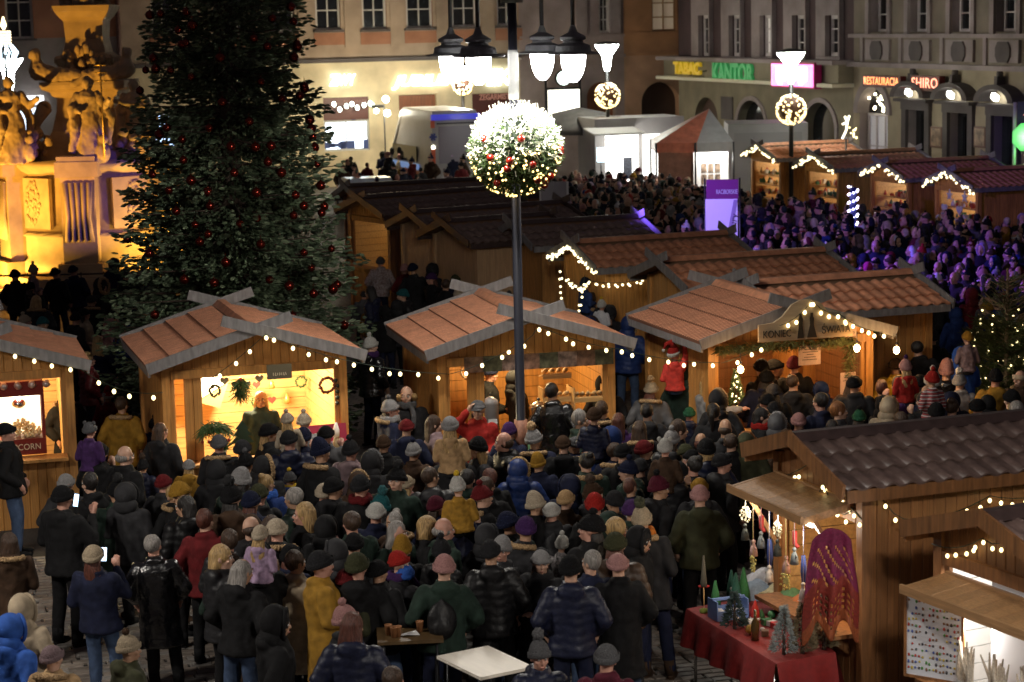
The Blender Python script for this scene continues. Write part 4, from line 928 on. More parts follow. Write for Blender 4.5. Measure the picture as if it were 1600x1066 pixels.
# work lights on a thin stand by the jeweller
x, z = depth_pt(600, 165, 84.5); f = empty('work_light_stand', (x, 84.5, 0), 0, 'thin stand with two glaring white work lights before the jeweller', 'work light')
q = MB(); q.tube([(0, 0, 0), (0, 0, z)], .03, 6); q.box((-.25, -.05, z-.02), (.5, .3, .12)); q.build('stand', metal_dk, f)
q = MB(); q.ball((.08, -.1, z+.25), .13, 10, 8); q.ball((.12, -.1, z-.30), .13, 10, 8); q.ball((-.3, -.12, z-.2), .10, 8, 6); q.build('lamp_head', glow('work_light_glow', (1, .95, .75), 30), f)
lamp('work_light', 'POINT', (x, 84.2, z+.6), 560, (1, .85, .55), f, size=.2)
q = MB(); s_ = []
t0 = FL(515, 160)[0]
for k in range(9): tt = t0+k*.25; p = LORG+LDIR*tt; s_.append((p[0], p[1]-.5, FL(560, 163)[1]+.12*math.sin(k*2.1)))
string(s_, 'string of large white bulbs across the jeweller display window', .27, .085, glow('white_big_bulb', (.85, 1, .85), 9), jit=.04)

# ================================================================ TRAILERS, TENT, AMBULANCE
def vbox(par, name, w, d, z0, z1, m, loc=(0, 0), rz=0):
    b = MB(); b.box((loc[0], loc[1]+d/2, (z0+z1)/2), (w, d, z1-z0)); return b.build(name, m, par)
grey_m = mat('grey_trailer_paint', (.30, .29, .29), .5, 'noise', .1, 2)
x, y = depth_pt(1000, 230, 77)[0], 77; z1 = depth_pt(1000, 184, 77)[1]
f = empty('food_trailer', (x, y, 0), .25, 'white food trailer with glaring open counter left of the red tent', 'food trailer', 'trailers and tents')
vbox(f, 'body', 3.4, 2.2, .5, z1, grey_m); b = MB(); b.box((-.7, -.03, 1.55), (1.25, .04, 2.0)); b.build('lit_counter', glow('trailer_inside_light', (1, .98, .92), 2.4), f)
b = MB(); b.box((.55, -.03, 1.55), (.9, .04, 2.0)); b.build('lit_panel', glow('trailer_inside_light', (1, .98, .92), 2.4), f)
b = MB(); b.box((-.5, -.06, 1.35), (.34, .03, .8)); b.build('menu_board', mat('menu_board', (.08, .09, .12), .5, 'noise', .8, 14), f)
b = MB(); b.box((-1.2, -.7, 2.75), (1.9, 1.4, .05), (.12, 0, 0)); b.build('awning_flap', mat('white_flap', (.6, .6, .58), .5), f); b = MB()
for k in (-1.4, 1.4):
    for q_ in (.4, 1.8): b.tube([(k*.8-.08, q_, .3), (k*.8+.08, q_, .3)], .3, 14)
b.build('wheels', black_p, f); lamp('trailer_light', 'POINT', (x-.6, y-1.2, 2.3), 90, (1, .95, .85), f, size=.3)
f2 = empty('menu_screen_stand', (depth_pt(939, 240, 75)[0], 75, 0), 0, 'small glowing blue white screen on a stand left of the white food trailer', 'screen')
b = MB(); b.box((0, 0, depth_pt(939, 242, 75)[1]), (.28, .06, .5)); b.build('screen', glow('blue_screen', (.6, .85, 1), 4), f2); b = MB(); b.tube([(0, .02, 0), (0, .02, 1.7)], .03, 6); b.build('stand', metal_dk, f2)
x = depth_pt(1200, 240, 72)[0]; z1 = depth_pt(1200, 193, 72)[1]; f = empty('box_trailer', (x, 72, 0), -.05, 'big plain grey box trailer behind the farthest garland hut', 'trailer', 'trailers and tents')
vbox(f, 'body', 2.7, 2.6, .45, z1, grey_m); b = MB(); b.box((0, -.02, (z1+.5)/2), (2.3, .03, z1-1.1)); b.build('side_panel', mat('grey_panel', (.24, .235, .235), .6), f); b = MB()
for k in (-.8, .8): b.tube([(k-.1, .5, .35), (k+.1, .5, .35)], .33, 14)
b.build('wheels', black_p, f)
def gazebo():
    Y = 69.; xa, za = depth_pt(1108, 170, Y+1.3); xl, zl = depth_pt(1025, 224, Y); xr, _ = depth_pt(1146, 222, Y); w = xr-xl
    g = empty('market_tent', ((xl+xr)/2, Y, 0), 0, 'pyramid market tent, red on its left side and grey in front', 'tent', 'trailers and tents')
    red, gr = mat('red_tent_cloth', (.42, .13, .08), .45, 'noise', .3, 5, bump=.6), mat('grey_tent_cloth', (.26, .25, .26), .6, 'noise', .15, 4)
    b = MB(); e = [(-w/2, 0, zl), (w*.02, -.2, zl), (w/2, 0, zl), (w/2, 2.6, zl), (-w/2, 2.6, zl)]; ap = (xa-(xl+xr)/2, 1.3, za)
    b.add([e[0], e[1], ap], [(0, 1, 2)], 0); b.add([e[1], e[2], ap], [(0, 1, 2)], 1); b.add([e[2], e[3], ap], [(0, 1, 2)], 1); b.add([e[3], e[4], ap], [(0, 1, 2)], 1); b.add([e[4], e[0], ap], [(0, 1, 2)], 0)
    for p, q, m in ((e[0], e[1], 0), (e[1], e[2], 1), (e[4], e[0], 0)): b.add([p, q, (q[0], q[1], q[2]-.32), (p[0], p[1], p[2]-.32)], [(0, 1, 2, 3)], m)
    b.build('canopy', [red, gr], g)
    for x_, y_ in ((-w/2, 0), (0, -.2), (w/2, 0), (w/2, 2.6), (-w/2, 2.6)): b = MB(); b.tube([(x_, y_, 0), (x_, y_, zl)], .035, 6); b.build('pole', metal_dk, g)
    b = MB(); b.box((-w/4, -.06, zl*.45+.1), (w/2-.1, .03, zl*.8)); b.build('side_curtain', mat('brown_curtain', (.20, .09, .06), .7, 'noise', .3, 5, bump=.5), g)
    b = MB(); b.box((w/4, 1.2, zl*.5), (w/2-.1, .04, zl*.95)); wl = b.build('back_wall', mat('white_tent_wall', (.8, .8, .8), .6), g); b = MB()
    for k in range(6): b.box((w*.20+(k % 3)*.22-.1, 1.15, zl*.66-(k//3)*.36), (.17, .02, .28))
    b.build('posters', mat('small_posters', (.3, .22, .16), .5, 'noise', .9, 7), wl); lamp('tent_lamp', 'POINT', ((xl+xr)/2+w/4, Y+.5, zl-.2), 110, (1, .98, .9), g, size=.15)
gazebo()
def parasol():
    x, z = depth_pt(905, 168, 80); g = empty('grey_parasol', (x, 80, 0), 0, 'big closed grey cafe parasol behind the fir ball', 'parasol'); b = MB()
    b.lathe([(1.9, z-.95), (1.9, z-.75), (1.0, z-.2), (.05, z)], n=8); b.build('canopy', mat('parasol_cloth', (.13, .12, .11), .8, 'noise', .2, 4), g); b = MB(); b.tube([(0, 0, 0), (0, 0, z)], .05, 8); b.build('pole', metal_dk, g)
parasol()
def ambulance():
    Y = 80.; xl, zt = depth_pt(655, 172, Y); xr, _ = depth_pt(750, 172, Y); w = 2.15; h = zt; x = depth_pt(712, 230, Y)[0]
    g = empty('ambulance', (x, Y, 0), .36, 'white ambulance van with blue roof lights and orange stripes, seen from behind', 'ambulance')
    wp = mat('ambulance_white', (.30, .29, .29), .25, 'noise', .06, 2, spec=.7); L = 5.4
    # tapering side profile, front towards the far left
    b = MB(); prof = [(0, .45), (0, h-.35), (.12, h-.05), (3.6, h), (4.0, h-.15), (4.9, 1.5), (5.4, 1.25), (5.5, .5)]
    vs = [(sx*(w/2-(.10 if z > 1.4 else 0)*(z-1.4)), y_, z) for sx in (-1, 1) for y_, z in prof]; n = len(prof)
    b.add(vs, [tuple(range(n)), tuple(range(n, 2*n))[::-1]]+[(i, (i+1) % n, (i+1) % n+n, i+n) for i in range(n)]); b.build('body', wp, g)
    b = MB(); b.box((0, -.012, h*.62), (w*.62, .02, h*.40)); o = b.build('rear_window', mat('frosted_glass', (.22, .2, .24), .2), g)
    b = MB(); b.box((0, -.05, h-.28), (w*.9, .14, .22)); b.build('light_bar', mat('blue_lens', (.03, .04, .4), .15, emis=(.1, .1, 1), es=.25), g); b = MB(); b.box((0, -.03, h-.52), (w*.7, .03, .06)); b.build('rear_spoiler', black_p, g)
    for sx in (-1, 1):
        for z_, l_ in ((h*.42, 1.15), (h*.85, .30)): b = MB(); b.box((sx*w*.42, -.015, z_), (.16, .03, l_)); b.build('tail_stripe', mat('orange_red_stripe', (.5, .07, .015), .4), g)
        b = MB(); b.box((sx*(w/2-.005), 1.9, 1.0), (.03, 3.4, .28)); b.build('side_stripe', MATS['orange_red_stripe'], g)
        b = MB(); b.box((sx*(w/2-.055), 3.1, 1.75), (.05, 3.0, .60)); b.build('side_window', glass_dk, g)
        b = MB(); b.box((sx*(w/2-.01), 3.0, 1.28), (.04, 3.4, .22)); b.build('blue_side_stripe', mat('painted_blue_reflection', (.25, .4, .75), .2, emis=(.3, .5, 1), es=.25), g)  # reflection of the lit display, put in as a faintly glowing panel
        b = MB(); b.ball((sx*w*.42, -.03, h*.60), (.08, .04, .08), 10, 6); b.build('tail_lamp', glow('tail_lamp_light', (1, .95, .7), 4), g)
        for yy in (.9, 4.4): b = MB(); b.tube([(sx*(w/2-.2), yy, .36), (sx*(w/2+.02), yy, .36)], .36, 16); wo = b.build('wheel', black_p, g); b = MB(); b.tube([(sx*(w/2+.01), yy, .36), (sx*(w/2+.03), yy, .36)], .2, 12); b.build('rim', steel, wo)
        b = MB(); b.ball((sx*(w/2+.12), 4.2, 1.75), (.1, .06, .16), 8, 6); b.build('mirror', black_p, g)
    q = MB()
    for k in range(3): q.box((-w*.42, -.034, h*.71), (.30, .012, .08), (0, k*PI/3, 0))
    q.build('star_emblem', mat('blue_emblem', (.02, .03, .2), .4), g)
    b = MB(); b.box((0, -.04, .55), (w, .1, .18)); b.build('bumper', mat('orange_bumper', (.4, .1, .04), .5), g)
ambulance()
def car():
    x, z = depth_pt(572, 278, 74); g = empty('parked_car', (x, 74, 0), -1.35, 'pale blue white car parked just behind the long dark hut roof', 'car'); m = mat('pale_blue_paint', (.5, .6, .72), .2, spec=.8)
    prof = [(-2.1, .35), (-2.15, .8), (-1.3, .95), (-.7, 1.42), (.7, 1.45), (1.5, 1.0), (2.05, .9), (2.1, .35)]; b = MB(); n = len(prof)
    vs = [(x_, sy*(.85-.18*max(0, z_-.95)), z_) for sy in (-1, 1) for x_, z_ in prof]; b.add(vs, [tuple(range(n)), tuple(range(n, 2*n))[::-1]]+[(i, (i+1) % n, (i+1) % n+n, i+n) for i in range(n)]); b.build('body', m, g)
    b = MB(); b.add([(-1.22, -.70, .98), (-.72, -.66, 1.38), (-.72, .66, 1.38), (-1.22, .70, .98)], [(0, 1, 2, 3)]); b.v = [(x_-.02, y_, z_+.02) for x_, y_, z_ in b.v]; b.build('windscreen', glass_dk, g)
    for sy in (-1, 1):
        b = MB(); b.box((0, sy*.80, 1.18), (1.3, .03, .32)); b.build('side_window', glass_dk, g)
        for xx in (-1.35, 1.35): b = MB(); b.tube([(xx, sy*.7, .32), (xx, sy*.88, .32)], .32, 16); b.build('wheel', black_p, g)
car()
# banners and boards
def banner():
    Y = 46.5; xl, zt = depth_pt(1107, 281, Y); xr, _ = depth_pt(1157, 285, Y); _, zm = depth_pt(1130, 311, Y); w = xr-xl; zb = .3
    g = empty('purple_banner', ((xl+xr)/2-.05, Y, 0), -.12, 'tall banner, purple top over a white lower part, in the far crowd', 'banner')
    b = MB(); b.box((0, 0, (zt+zm)/2), (w, .03, zt-zm)); b.build('purple_panel', mat('purple_print', (.16, .012, .13), .6), g)
    b = MB(); b.box((-.02, 0, (zm+zb)/2), (w, .03, zm-zb)); b.build('white_panel', mat('white_print', (.75, .75, .8), .6), g)
    text('RACIBORSKIE', .14, mat('white_lettering', (.7, .7, .75), .6), g, (.10, -.025, (zt+zm)/2-.06), width=w*.66, name='letters', ext=.003)
    text('kultury', .22, mat('dark_lettering', (.05, .02, .08), .6), g, (.22, -.025, (zm+zt)/2-.85), rot=(PI/2, -1.4, 0), name='letters', ext=.003)
    b = MB(); b.add([(.25, -.022, zm-.02), (.33, -.022, zm-.02), (-.02, -.022, zb+.4), (-.15, -.022, zb+.4)], [(0, 1, 2, 3)]); b.build('diagonal_band', mat('grey_violet_print', (.3, .25, .4), .6), g)
    for q_ in (-w/2-.03, w/2+.03): b = MB(); b.tube([(q_, .03, 0), (q_, .03, zt+.03)], .02, 6); b.build('pole', metal_dk, g)
banner()
x, zt = depth_pt(865, 284, 50); g = empty('notice_board', (x, 50, 0), -.2, 'blank whitish notice board on two legs left of the far crowd', 'board')
zb = depth_pt(865, 313, 50)[1]; b = MB(); b.box((-.15, 0, (zt+zb)/2), (.30, .04, zt-zb)); b.build('panel', mat('grey_white_board', (.32, .31, .34), .6), g); b = MB(); b.box((.16, 0, (zt+zb)/2), (.30, .04, zt-zb)); b.build('panel', MATS['grey_white_board'], g)
for q_ in (-.32, .33): b = MB(); b.tube([(q_, 0, 0), (q_, 0, zt)], .03, 6); b.build('leg', white_paint, g)
# beer sign on a white pole at the right edge
Y = 60.; x, zt = depth_pt(1586, 160, Y); g = empty('beer_sign', (x, Y, 0), -.35, 'white pole with red lettering and green lit flower sign at the right edge', 'sign')
b = MB(); b.tube([(0, 0, 0), (0, 0, zt)], .045, 8); b.build('pole', white_paint, g); b = MB(); b.box((.62, .04, zt-.30), (1.1, .12, .62)); b.build('dark_box', black_p, g)
text('TYSKIE', .2, glow('red_sign_light', (1, .10, .05), 4), g, (.55, -.05, zt-.42), name='letters'); text('\u265b', .2, glow('red_sign_light', (1, .1, .05), 4), g, (.55, -.05, zt-.2), name='crown')
b = MB(); n = 12; b.lathe([(.42, -.09), (.42, .09)], n=8, ph=PI/8); o = b.build('green_case', glow('green_case_light', (.12, .9, .12), .8), g, (.34, 0, zt-.98), (PI/2, 0, 0))
b = MB()
for k in range(5): a = 2*PI*k/5; b.ball((.12*math.cos(a), .12*math.sin(a), -.1), (.09, .09, .02), 8, 5)
b.build('white_flower', glow('white_flower_light', (.8, 1, .8), 4), o)
lamp('green_sign_light', 'POINT', (x+.4, Y-.5, zt-1), 25, (.3, 1, .3), g)
# deer figure and candle decoration
def deer():
    x, z = depth_pt(1322, 217, 66); g = empty('light_deer', (x, 66, 0), 0, 'small deer figure made of warm lights above the far hut roofs', 'light figure'); b = MB(); z -= .0
    p = [[(0, 0, 0), (0, 0, z)], [(-.12, 0, z), (0, 0, z+.25), (.04, 0, z+.5)], [(.04, 0, z+.5), (-.12, 0, z+.45)], [(.04, 0, z+.5), (.10, 0, z+.72)], [(.04, 0, z+.5), (-.04, 0, z+.70)]]
    for q_ in p[1:]: b.tube(q_, .03, 5)
    b.build('light_outline', glow('deer_light', (1, .9, .65), 3.5), g); b = MB(); b.tube(p[0], .03, 6); b.build('pole', metal_dk, g); b = MB()
    for k in range(14): b.ball((.1+rnd.random()*.25, 0, z+rnd.random()*.4), .028, 6, 4)
    b.build('bulbs', bulb_m, g, kind='stuff')
deer()
x, z = depth_pt(8, 85, 60); g = empty('candle_decoration', (x, 60, 0), 0, 'glowing candle shaped light decoration at the upper left edge', 'light figure'); b = MB()
b.lathe([(.02, .68), (.09, .8), (.02, 1.05)], n=8); b.build('flame', glow('flame_light', (1, .8, .4), 4), g, (0, 0, z)); b = MB()
for k in range(5): b.lathe([(.19, .28+k*.08), (.2, .31+k*.08), (.19, .33+k*.08)], n=12)
b.build('candle_rings', glow('candle_light', (1, .8, .5), 3), g, (0, 0, z)); b = MB()
for k in range(9): a = 2*PI*k/9; b.tube([(.2*math.cos(a), .1*math.sin(a), .25), (.36*math.cos(a+.3), .2*math.sin(a+.3), .05), (.2*math.cos(a), .1*math.sin(a), -.25)], .03, 5)
b.build('white_loops', glow('white_loop_light', (.6, .85, 1), 4), g, (0, 0, z)); b = MB(); b.tube([(0, 0, 0), (0, 0, z)], .05, 6); b.build('pole', metal_dk, g)

# ================================================================ GOODS IN THE HUTS
fir_m = mat('fir_sprig', (.03, .085, .02), .6, 'noise', .4, 20)
def T_(h, name, x, y, z, label, cat, group=None, rz=0): p = at(h, x, y, z); return empty(name, p, h.rotation_euler.z+rz, label, cat, group)
def obj1(h, name, mb, m, x, y, z, label, cat, group=None, rz=0, rot=(0, 0, 0)):
    p = at(h, x, y, z); o = mb.build(name, m, None, p, (rot[0], rot[1], h.rotation_euler.z+rz)); return tag(o, label, cat, group)
def sprig(n, rx, ry, rz_, L=.12, drop=.5):
    b = MB()
    for k in range(n):
        p = Vector((rnd.uniform(-rx, rx), rnd.uniform(-ry, ry), rnd.uniform(-rz_, rz_))); t = Vector((rnd.gauss(0, .6)+p.x/(rx+.01)*.4, rnd.gauss(0, .5), -drop+rnd.gauss(0, .4))).normalized(); u = t.orthogonal().normalized()*.009
        b.add([p-u, p+u, p+t*L+u*.3, p+t*L-u*.3], [(0, 1, 2, 3)])
    return b
def heart(s=.1, t=.02):
    pts = [(s*1.6*math.sin(a)**3/1.6, s*(13*math.cos(a)-5*math.cos(2*a)-2*math.cos(3*a)-math.cos(4*a))/16) for a in [2*PI*k/22 for k in range(22)]]; b = MB(); b.poly(pts, t); return b
# popcorn hut
g = T_(hut0, 'popcorn_machine', .55, .30, 1.03, 'red popcorn machine with lit glass case and POPCORN lettering', 'popcorn machine'); rm = mat('dark_red_enamel', (.16, .015, .01), .35)
b = MB(); b.box((0, 0, .11), (.66, .5, .22)); b.box((0, 0, .92), (.66, .5, .2)); 
for sx in (-1, 1): b.box((sx*.31, -.22, .52), (.04, .04, .62)); b.box((sx*.31, .22, .52), (.04, .04, .62))
b.build('case', rm, g); b = MB(); b.box((0, .20, .52), (.60, .02, .6)); b.build('lit_back', glow('popcorn_light', (1, .78, .48), 1.5), g); b = MB()
for k in range(220): xx_ = rnd.uniform(-.27, .27); yy_ = rnd.uniform(-.19, .16); b.ball((xx_, yy_, .24+rnd.random()*.22*(1-abs(xx_)*2.6)), .022, 6, 4, jit=.25)
b.build('popcorn', mat('popcorn_yellow', (.8, .62, .32), .8), g, kind='stuff'); lamp('popcorn_lamp', 'POINT', at(hut0, .55, .28, 1.80), 9, (1, .85, .6), None, size=.05); b = MB(); b.ball((0, 0, .68), (.1, .1, .07), 12, 7); b.build('kettle', steel, g)
for k in (0, ): pass
b = MB(); text('POPCORN', .12, mat('cream_letters', (.6, .5, .35), .5), g, (0, -.27, .11), width=.5, name='letters', ext=.004)
for k in range(4): b = MB(); b.ball((0, 0, 0), .055, 10, 7, jit=.15); p = at(hut0, .35+k*.19, .05, 2.0); tag(b.build('star_bundle', mat('silver_star', (.5, .4, .38), .3, metal=.5), None, p), 'silvery star bundle on the rail above the popcorn machine, number %s from the left' % ('one', 'two', 'three', 'four')[k], 'ornament', 'star bundles over the popcorn machine')
# wreath hut
for k in range(4):
    hx_ = (-.42, -.27, -.12, .06)[k]; b = heart(.062); o = obj1(hut1, 'hanging_heart', b, mat('striped_heart', (.40, .30, .15), .6, 'noise', .5, 40), hx_, -.02, (2.0, 1.93, 1.93, 2.0)[k], ('leftmost', 'second', 'third', 'rightmost')[k]+' hanging striped heart in the bright wreath hut', 'ornament', 'striped hearts in the wreath hut')
def wreath(r, t, m, n=40):
    b = MB()
    for k in range(n): a = 2*PI*k/n; b.ball((r*math.cos(a)+rnd.gauss(0, .006), rnd.gauss(0, .01), r*math.sin(a)+rnd.gauss(0, .006)), t, 6, 4, jit=.3)
    return b
obj1(hut1, 'ring_ornament', wreath(.07, .018, None), mat('olive_ring', (.16, .14, .05), .5), -.56, -.01, 1.87, 'small olive ring ornament left of the hanging hearts', 'ornament')
obj1(hut1, 'red_wreath', wreath(.10, .022, None), mat('red_berry_mix', (.30, .09, .03), .6, 'noise', .7, 30), 1.0, -.02, 1.84, 'round red and orange wreath on the right post of the bright hut', 'wreath')
b = sprig(260, .05, .04, .12, .16, .9); b.ball((0, 0, .10), .03, 8, 6, mi=1); obj1(hut1, 'fir_swag', b, [fir_m, mat('red_ribbon', (.45, .03, .02), .5)], -.20, -.02, 1.90, 'hanging green fir swag with red ribbon above the vendor', 'swag')
b = MB()
for k in range(5): b.ball((rnd.gauss(0, .01), 0, -.08*k), .028, 8, 6)
obj1(hut1, 'bell_string', b, mat('dark_bell', (.03, .04, .03), .4), 1.13, -.03, 1.9, 'string of small dark bells beside the red wreath', 'ornament')
for k in range(9):
    x_ = .35+.22*(k % 4) if k < 6 else -.9+.1*k; z_ = 1.35+.24*(k//3); b = MB()
    if k % 3 == 0: b = wreath(.075, .016, None, 26); m_ = fir_m; nm = 'small green wreath'
    elif k % 3 == 1: b = heart(.06); m_ = mat('red_felt', (.35, .03, .02), .8); nm = 'red felt heart'
    else: b.lathe([(.05, -.07), (.04, 0), (.005, .09)], n=10); m_ = mat('gold_paint', (.5, .33, .1), .4, metal=.4); nm = 'golden bell'
    obj1(hut1, 'wall_ornament', b, m_, x_, 1.86, z_, '%s on the back wall of the bright hut, %s row' % (nm, ('lowest', 'middle', 'top')[k//3]), 'ornament', 'ornaments on the back wall of the bright hut')
g = T_(hut1, 'fir_umbrella', -.62, -.30, 1.35, 'green fir branch umbrella with red apples below it, at the left post', 'ornament'); b = sprig(420, .16, .12, .03, .15, .55); b.v = [(x_, y_, z_+.1-1.5*abs(x_)*abs(x_)) for x_, y_, z_ in b.v]; b.build('branches', fir_m, g, kind='stuff')
for k in range(5): b = MB(); b.ball((0, 0, 0), .024, 8, 6); b.tube([(0, 0, 0), (0, 0, .12)], .003, 4); b.build('apple', mat('red_apple', (.35, .03, .02), .3), g, (-.18+.09*k, 0, -.12))
b = MB(); b.box((0, 0, 0), (.46, .015, .40), (0, .35, 0)); obj1(hut1, 'paper_bag', b, mat('kraft_paper', (.55, .35, .14), .8), -.35, 1.86, 1.55, 'tilted brown paper pinned on the back wall of the bright hut', 'paper')
b = MB(); b.box((0, 0, 0), (.40, .015, .36), (0, -.5, 0)); obj1(hut1, 'white_paper', b, white_paint, -.38, 1.80, 1.72, 'tilted white paper pinned over the brown paper in the bright hut', 'paper')
pts = [(-.04, 0), (.04, 0), (.04, .07), (.16, .07), (.08, .17), (.13, .17), (.06, .26), (.10, .26), (0, .38), (-.10, .26), (-.06, .26), (-.13, .17), (-.08, .17), (-.16, .07), (-.04, .07)]
b = MB(); b.poly(pts, .03); b.tube([(0, .015, -.14), (0, .015, 0)], .02, 6); obj1(hut1, 'felt_tree', b, mat('dark_green_felt', (.012, .03, .014), .9), -.22, -.12, 1.07, 'dark green felt tree cut-out standing on the bright counter', 'ornament')
g = T_(hut1, 'potted_plant', -.52, -.12, .93, 'spiky green plant in a pot on the bright counter', 'plant'); b = MB(); b.lathe([(.06, 0), (.08, .13)], n=12); b.build('pot', mat('olive_pot', (.2, .17, .08), .6), g); b = sprig(120, .04, .04, .02, .22, -1.0); b.v = [(x_, y_, z_+.14) for x_, y_, z_ in b.v]; b.build('leaves', fir_m, g)
g = T_(hut1, 'red_display_case', .92, -.25, 1.0, 'open red case of small ornaments at the right end of the bright counter', 'display case'); rc_ = mat('raspberry_lining', (.35, .015, .05), .6)
b = MB(); b.box((0, .1, .16), (.62, .03, .30), (-.25, 0, .05)); b.build('lid', rc_, g); b = MB(); b.box((0, -.12, .03), (.62, .34, .06)); b.build('tray', rc_, g); b = MB()
for k in range(26): b.box((rnd.uniform(-.26, .26), rnd.uniform(-.25, .0), .075), (.04, .03, .03), (0, 0, rnd.random()))
b.build('trinkets', mat('mixed_trinkets', (.3, .3, .45), .4, 'noise', .9, 25), g, kind='stuff')
b = MB(); b.box((0, 0, 0), (.34, .03, .20)); o = obj1(hut1, 'hut_sign', b, mat('dark_sign_print', (.12, .10, .06), .5), .28, -.34, 2.13, 'small dark printed sign hanging over the bright hut opening', 'sign'); b = MB(); scribble(b, 0, -.018, -.03, .20, .05, 7); b.build('faint_print', mat('cream_letters', (.6, .5, .35), .5), o, kind='stuff')
g = T_(hut1, 'glowing_cap_bottle', .98, -.62, .0, 'yellow topped bottle standing right of the bright hut', 'bottle'); b = MB(); b.lathe([(.06, 0), (.06, .95), (.055, .98)], n=10); b.build('stand', wood_dk, g); b = MB(); b.lathe([(.05, .98), (.055, 1.15), (.02, 1.25)], n=12); b.build('bottle', mat('cream_bottle', (.4, .28, .14), .4), g); b = MB(); b.lathe([(.045, 1.22), (.045, 1.32), (.015, 1.42)], n=12); b.build('cap', glow('yellow_cap', (1, .5, .05), .12), g)  # a plain bottle; a faint glow is put into its cap colour
# bread hut
for k in range(8):
    b = MB(); b.box((0, 0, 0), (.27, .008, .22), (0, rnd.uniform(-.02, .02), 0)); obj1(hut2, 'food_picture', b, mat('food_print_%d' % (k % 3), ((.22, .12, .08), (.10, .10, .06), (.26, .18, .15))[k % 3], .4, 'noise', .9, 9+k % 3), -.78+k*.27, -.10, 2.07, ('dark', 'reddish', 'pale')[k % 3]+' food picture, number %s from the left over the bread hut counter' % ('one', 'two', 'three', 'four', 'five', 'six', 'seven', 'eight')[k], 'poster', 'food pictures on the bread hut')
def urn(h, x, y, z, r, hh, m, label, name='drinks_urn'):
    g = T_(h, name, x, y, z, label, 'urn'); b = MB(); b.lathe([(r, 0), (r, hh), (r*1.04, hh+.01), (r*.9, hh+.05), (r*.4, hh+.09), (.02, hh+.10)], n=20); b.build('vessel', m, g); b = MB(); b.ball((0, 0, hh+.13), .025, 8, 6); b.tube([(0, -r, .08), (0, -r-.06, .08), (0, -r-.07, .03)], .014, 6); b.build('tap_and_knob', black_p, g)
    b = MB(); b.box((0, -r-.004, hh*.45), (r*1.1, .008, hh*.3)); b.build('label_plate', white_paint, g)
urn(hut2, -.52, .05, .98, .115, .50, mat('grey_urn', (.32, .31, .31), .4), 'tall grey drinks urn at the left end of the bread hut counter')
urn(hut2, .16, -.02, .98, .14, .40, steel, 'shiny steel drinks urn beside the lamp post on the bread counter')
def shelf(h, x, y, z, w, label, rows=2):
    g = T_(h, 'bread_shelf', x, y, z, label, 'shelf', 'bread shelves in the bread hut'); b = MB()
    for k in range(rows): b.box((0, 0, .10+k*.34), (w, .24, .02), (-.25, 0, 0)); b.box((0, -.12, .09+k*.34), (w, .015, .06))
    for sx in (-1, 1): b.box((sx*w/2, 0, .30), (.02, .26, .62))
    b.build('rack', wood_in, g); lm = MB(); lm.ball((0, 0, 0), (.035, .12, .035), 10, 7); me = lm.mesh('loaf', mat('bread_crust', (.55, .36, .17), .7, 'noise', .35, 18))
    for r_ in range(rows):
        n = int(w/.09)
        for k in range(n): link('loaf', me, g, (-w/2+.06+k*(w-.12)/(n-1), -.01, .16+r_*.34), (-.35, 0, rnd.uniform(-.15, .15)))
shelf(hut2, .48, .25, 1.02, .42, 'left wooden rack of loaves, partly behind the lamp post', 3); shelf(hut2, .92, .12, 1.02, .46, 'right wooden rack of loaves with a front board', 2)
b = wreath(.11, .014, None, 50); obj1(hut2, 'fan_heater', b, white_paint, -.72, .5, 1.88, 'white ring shaped fan behind the left post of the bread hut', 'fan')
# KONIEC SWIATA hut
g = T_(hut3, 'name_board', .02, -.50, 2.28, 'pale wooden name board reading KONIEC SWIATA with two dark figures', 'sign')
pts = [(-.72, 0), (.72, 0), (.72, .24), (.50, .26), (.36, .34), (.22, .50), (.08, .56), (-.08, .56), (-.22, .50), (-.36, .34), (-.50, .26), (-.72, .24)]
b = MB(); b.poly(pts, .04); b.build('board', mat('raw_spruce_board', (.42, .31, .19), .7, 'wood', .2, 4, stretch=(1, 6, 6)), g); ink = mat('burnt_lettering', (.02, .015, .01), .7)
text('KONIEC', .15, ink, g, (-.45, -.01, .10), width=.42, name='letters', ext=.004); text('\u015aWIATA', .15, ink, g, (.45, -.01, .11), width=.44, name='letters', ext=.004)
for sx, k in ((-.09, 0), (.08, 1)):
    pts = [(-.05-.02*k, 0), (.05+.03*k, 0), (.03, .18), (.035, .27), (.02, .30), (.02, .35), (-.02, .35), (-.02, .30), (-.03, .27), (-.025, .18)]
    b = MB(); b.poly([(p_+sx, q_+.02) for p_, q_ in pts], -.01); b.build('dark_figure', ink, g)
b = sprig(1100, 1.05, .06, .05, .10, .5); obj1(hut3, 'fir_garland', b, mat('warm_fir_garland', (.10, .11, .03), .7, 'noise', .4, 10), -.15, -.2, 2.17, 'green fir garland hanging under the wooden name board', 'garland'); b = sprig(260, .05, .05, .3, .10, .8); obj1(hut3, 'fir_garland', b, MATS['warm_fir_garland'], .86, -.15, 1.90, 'short hanging fir garland at the right post below the name board', 'garland')
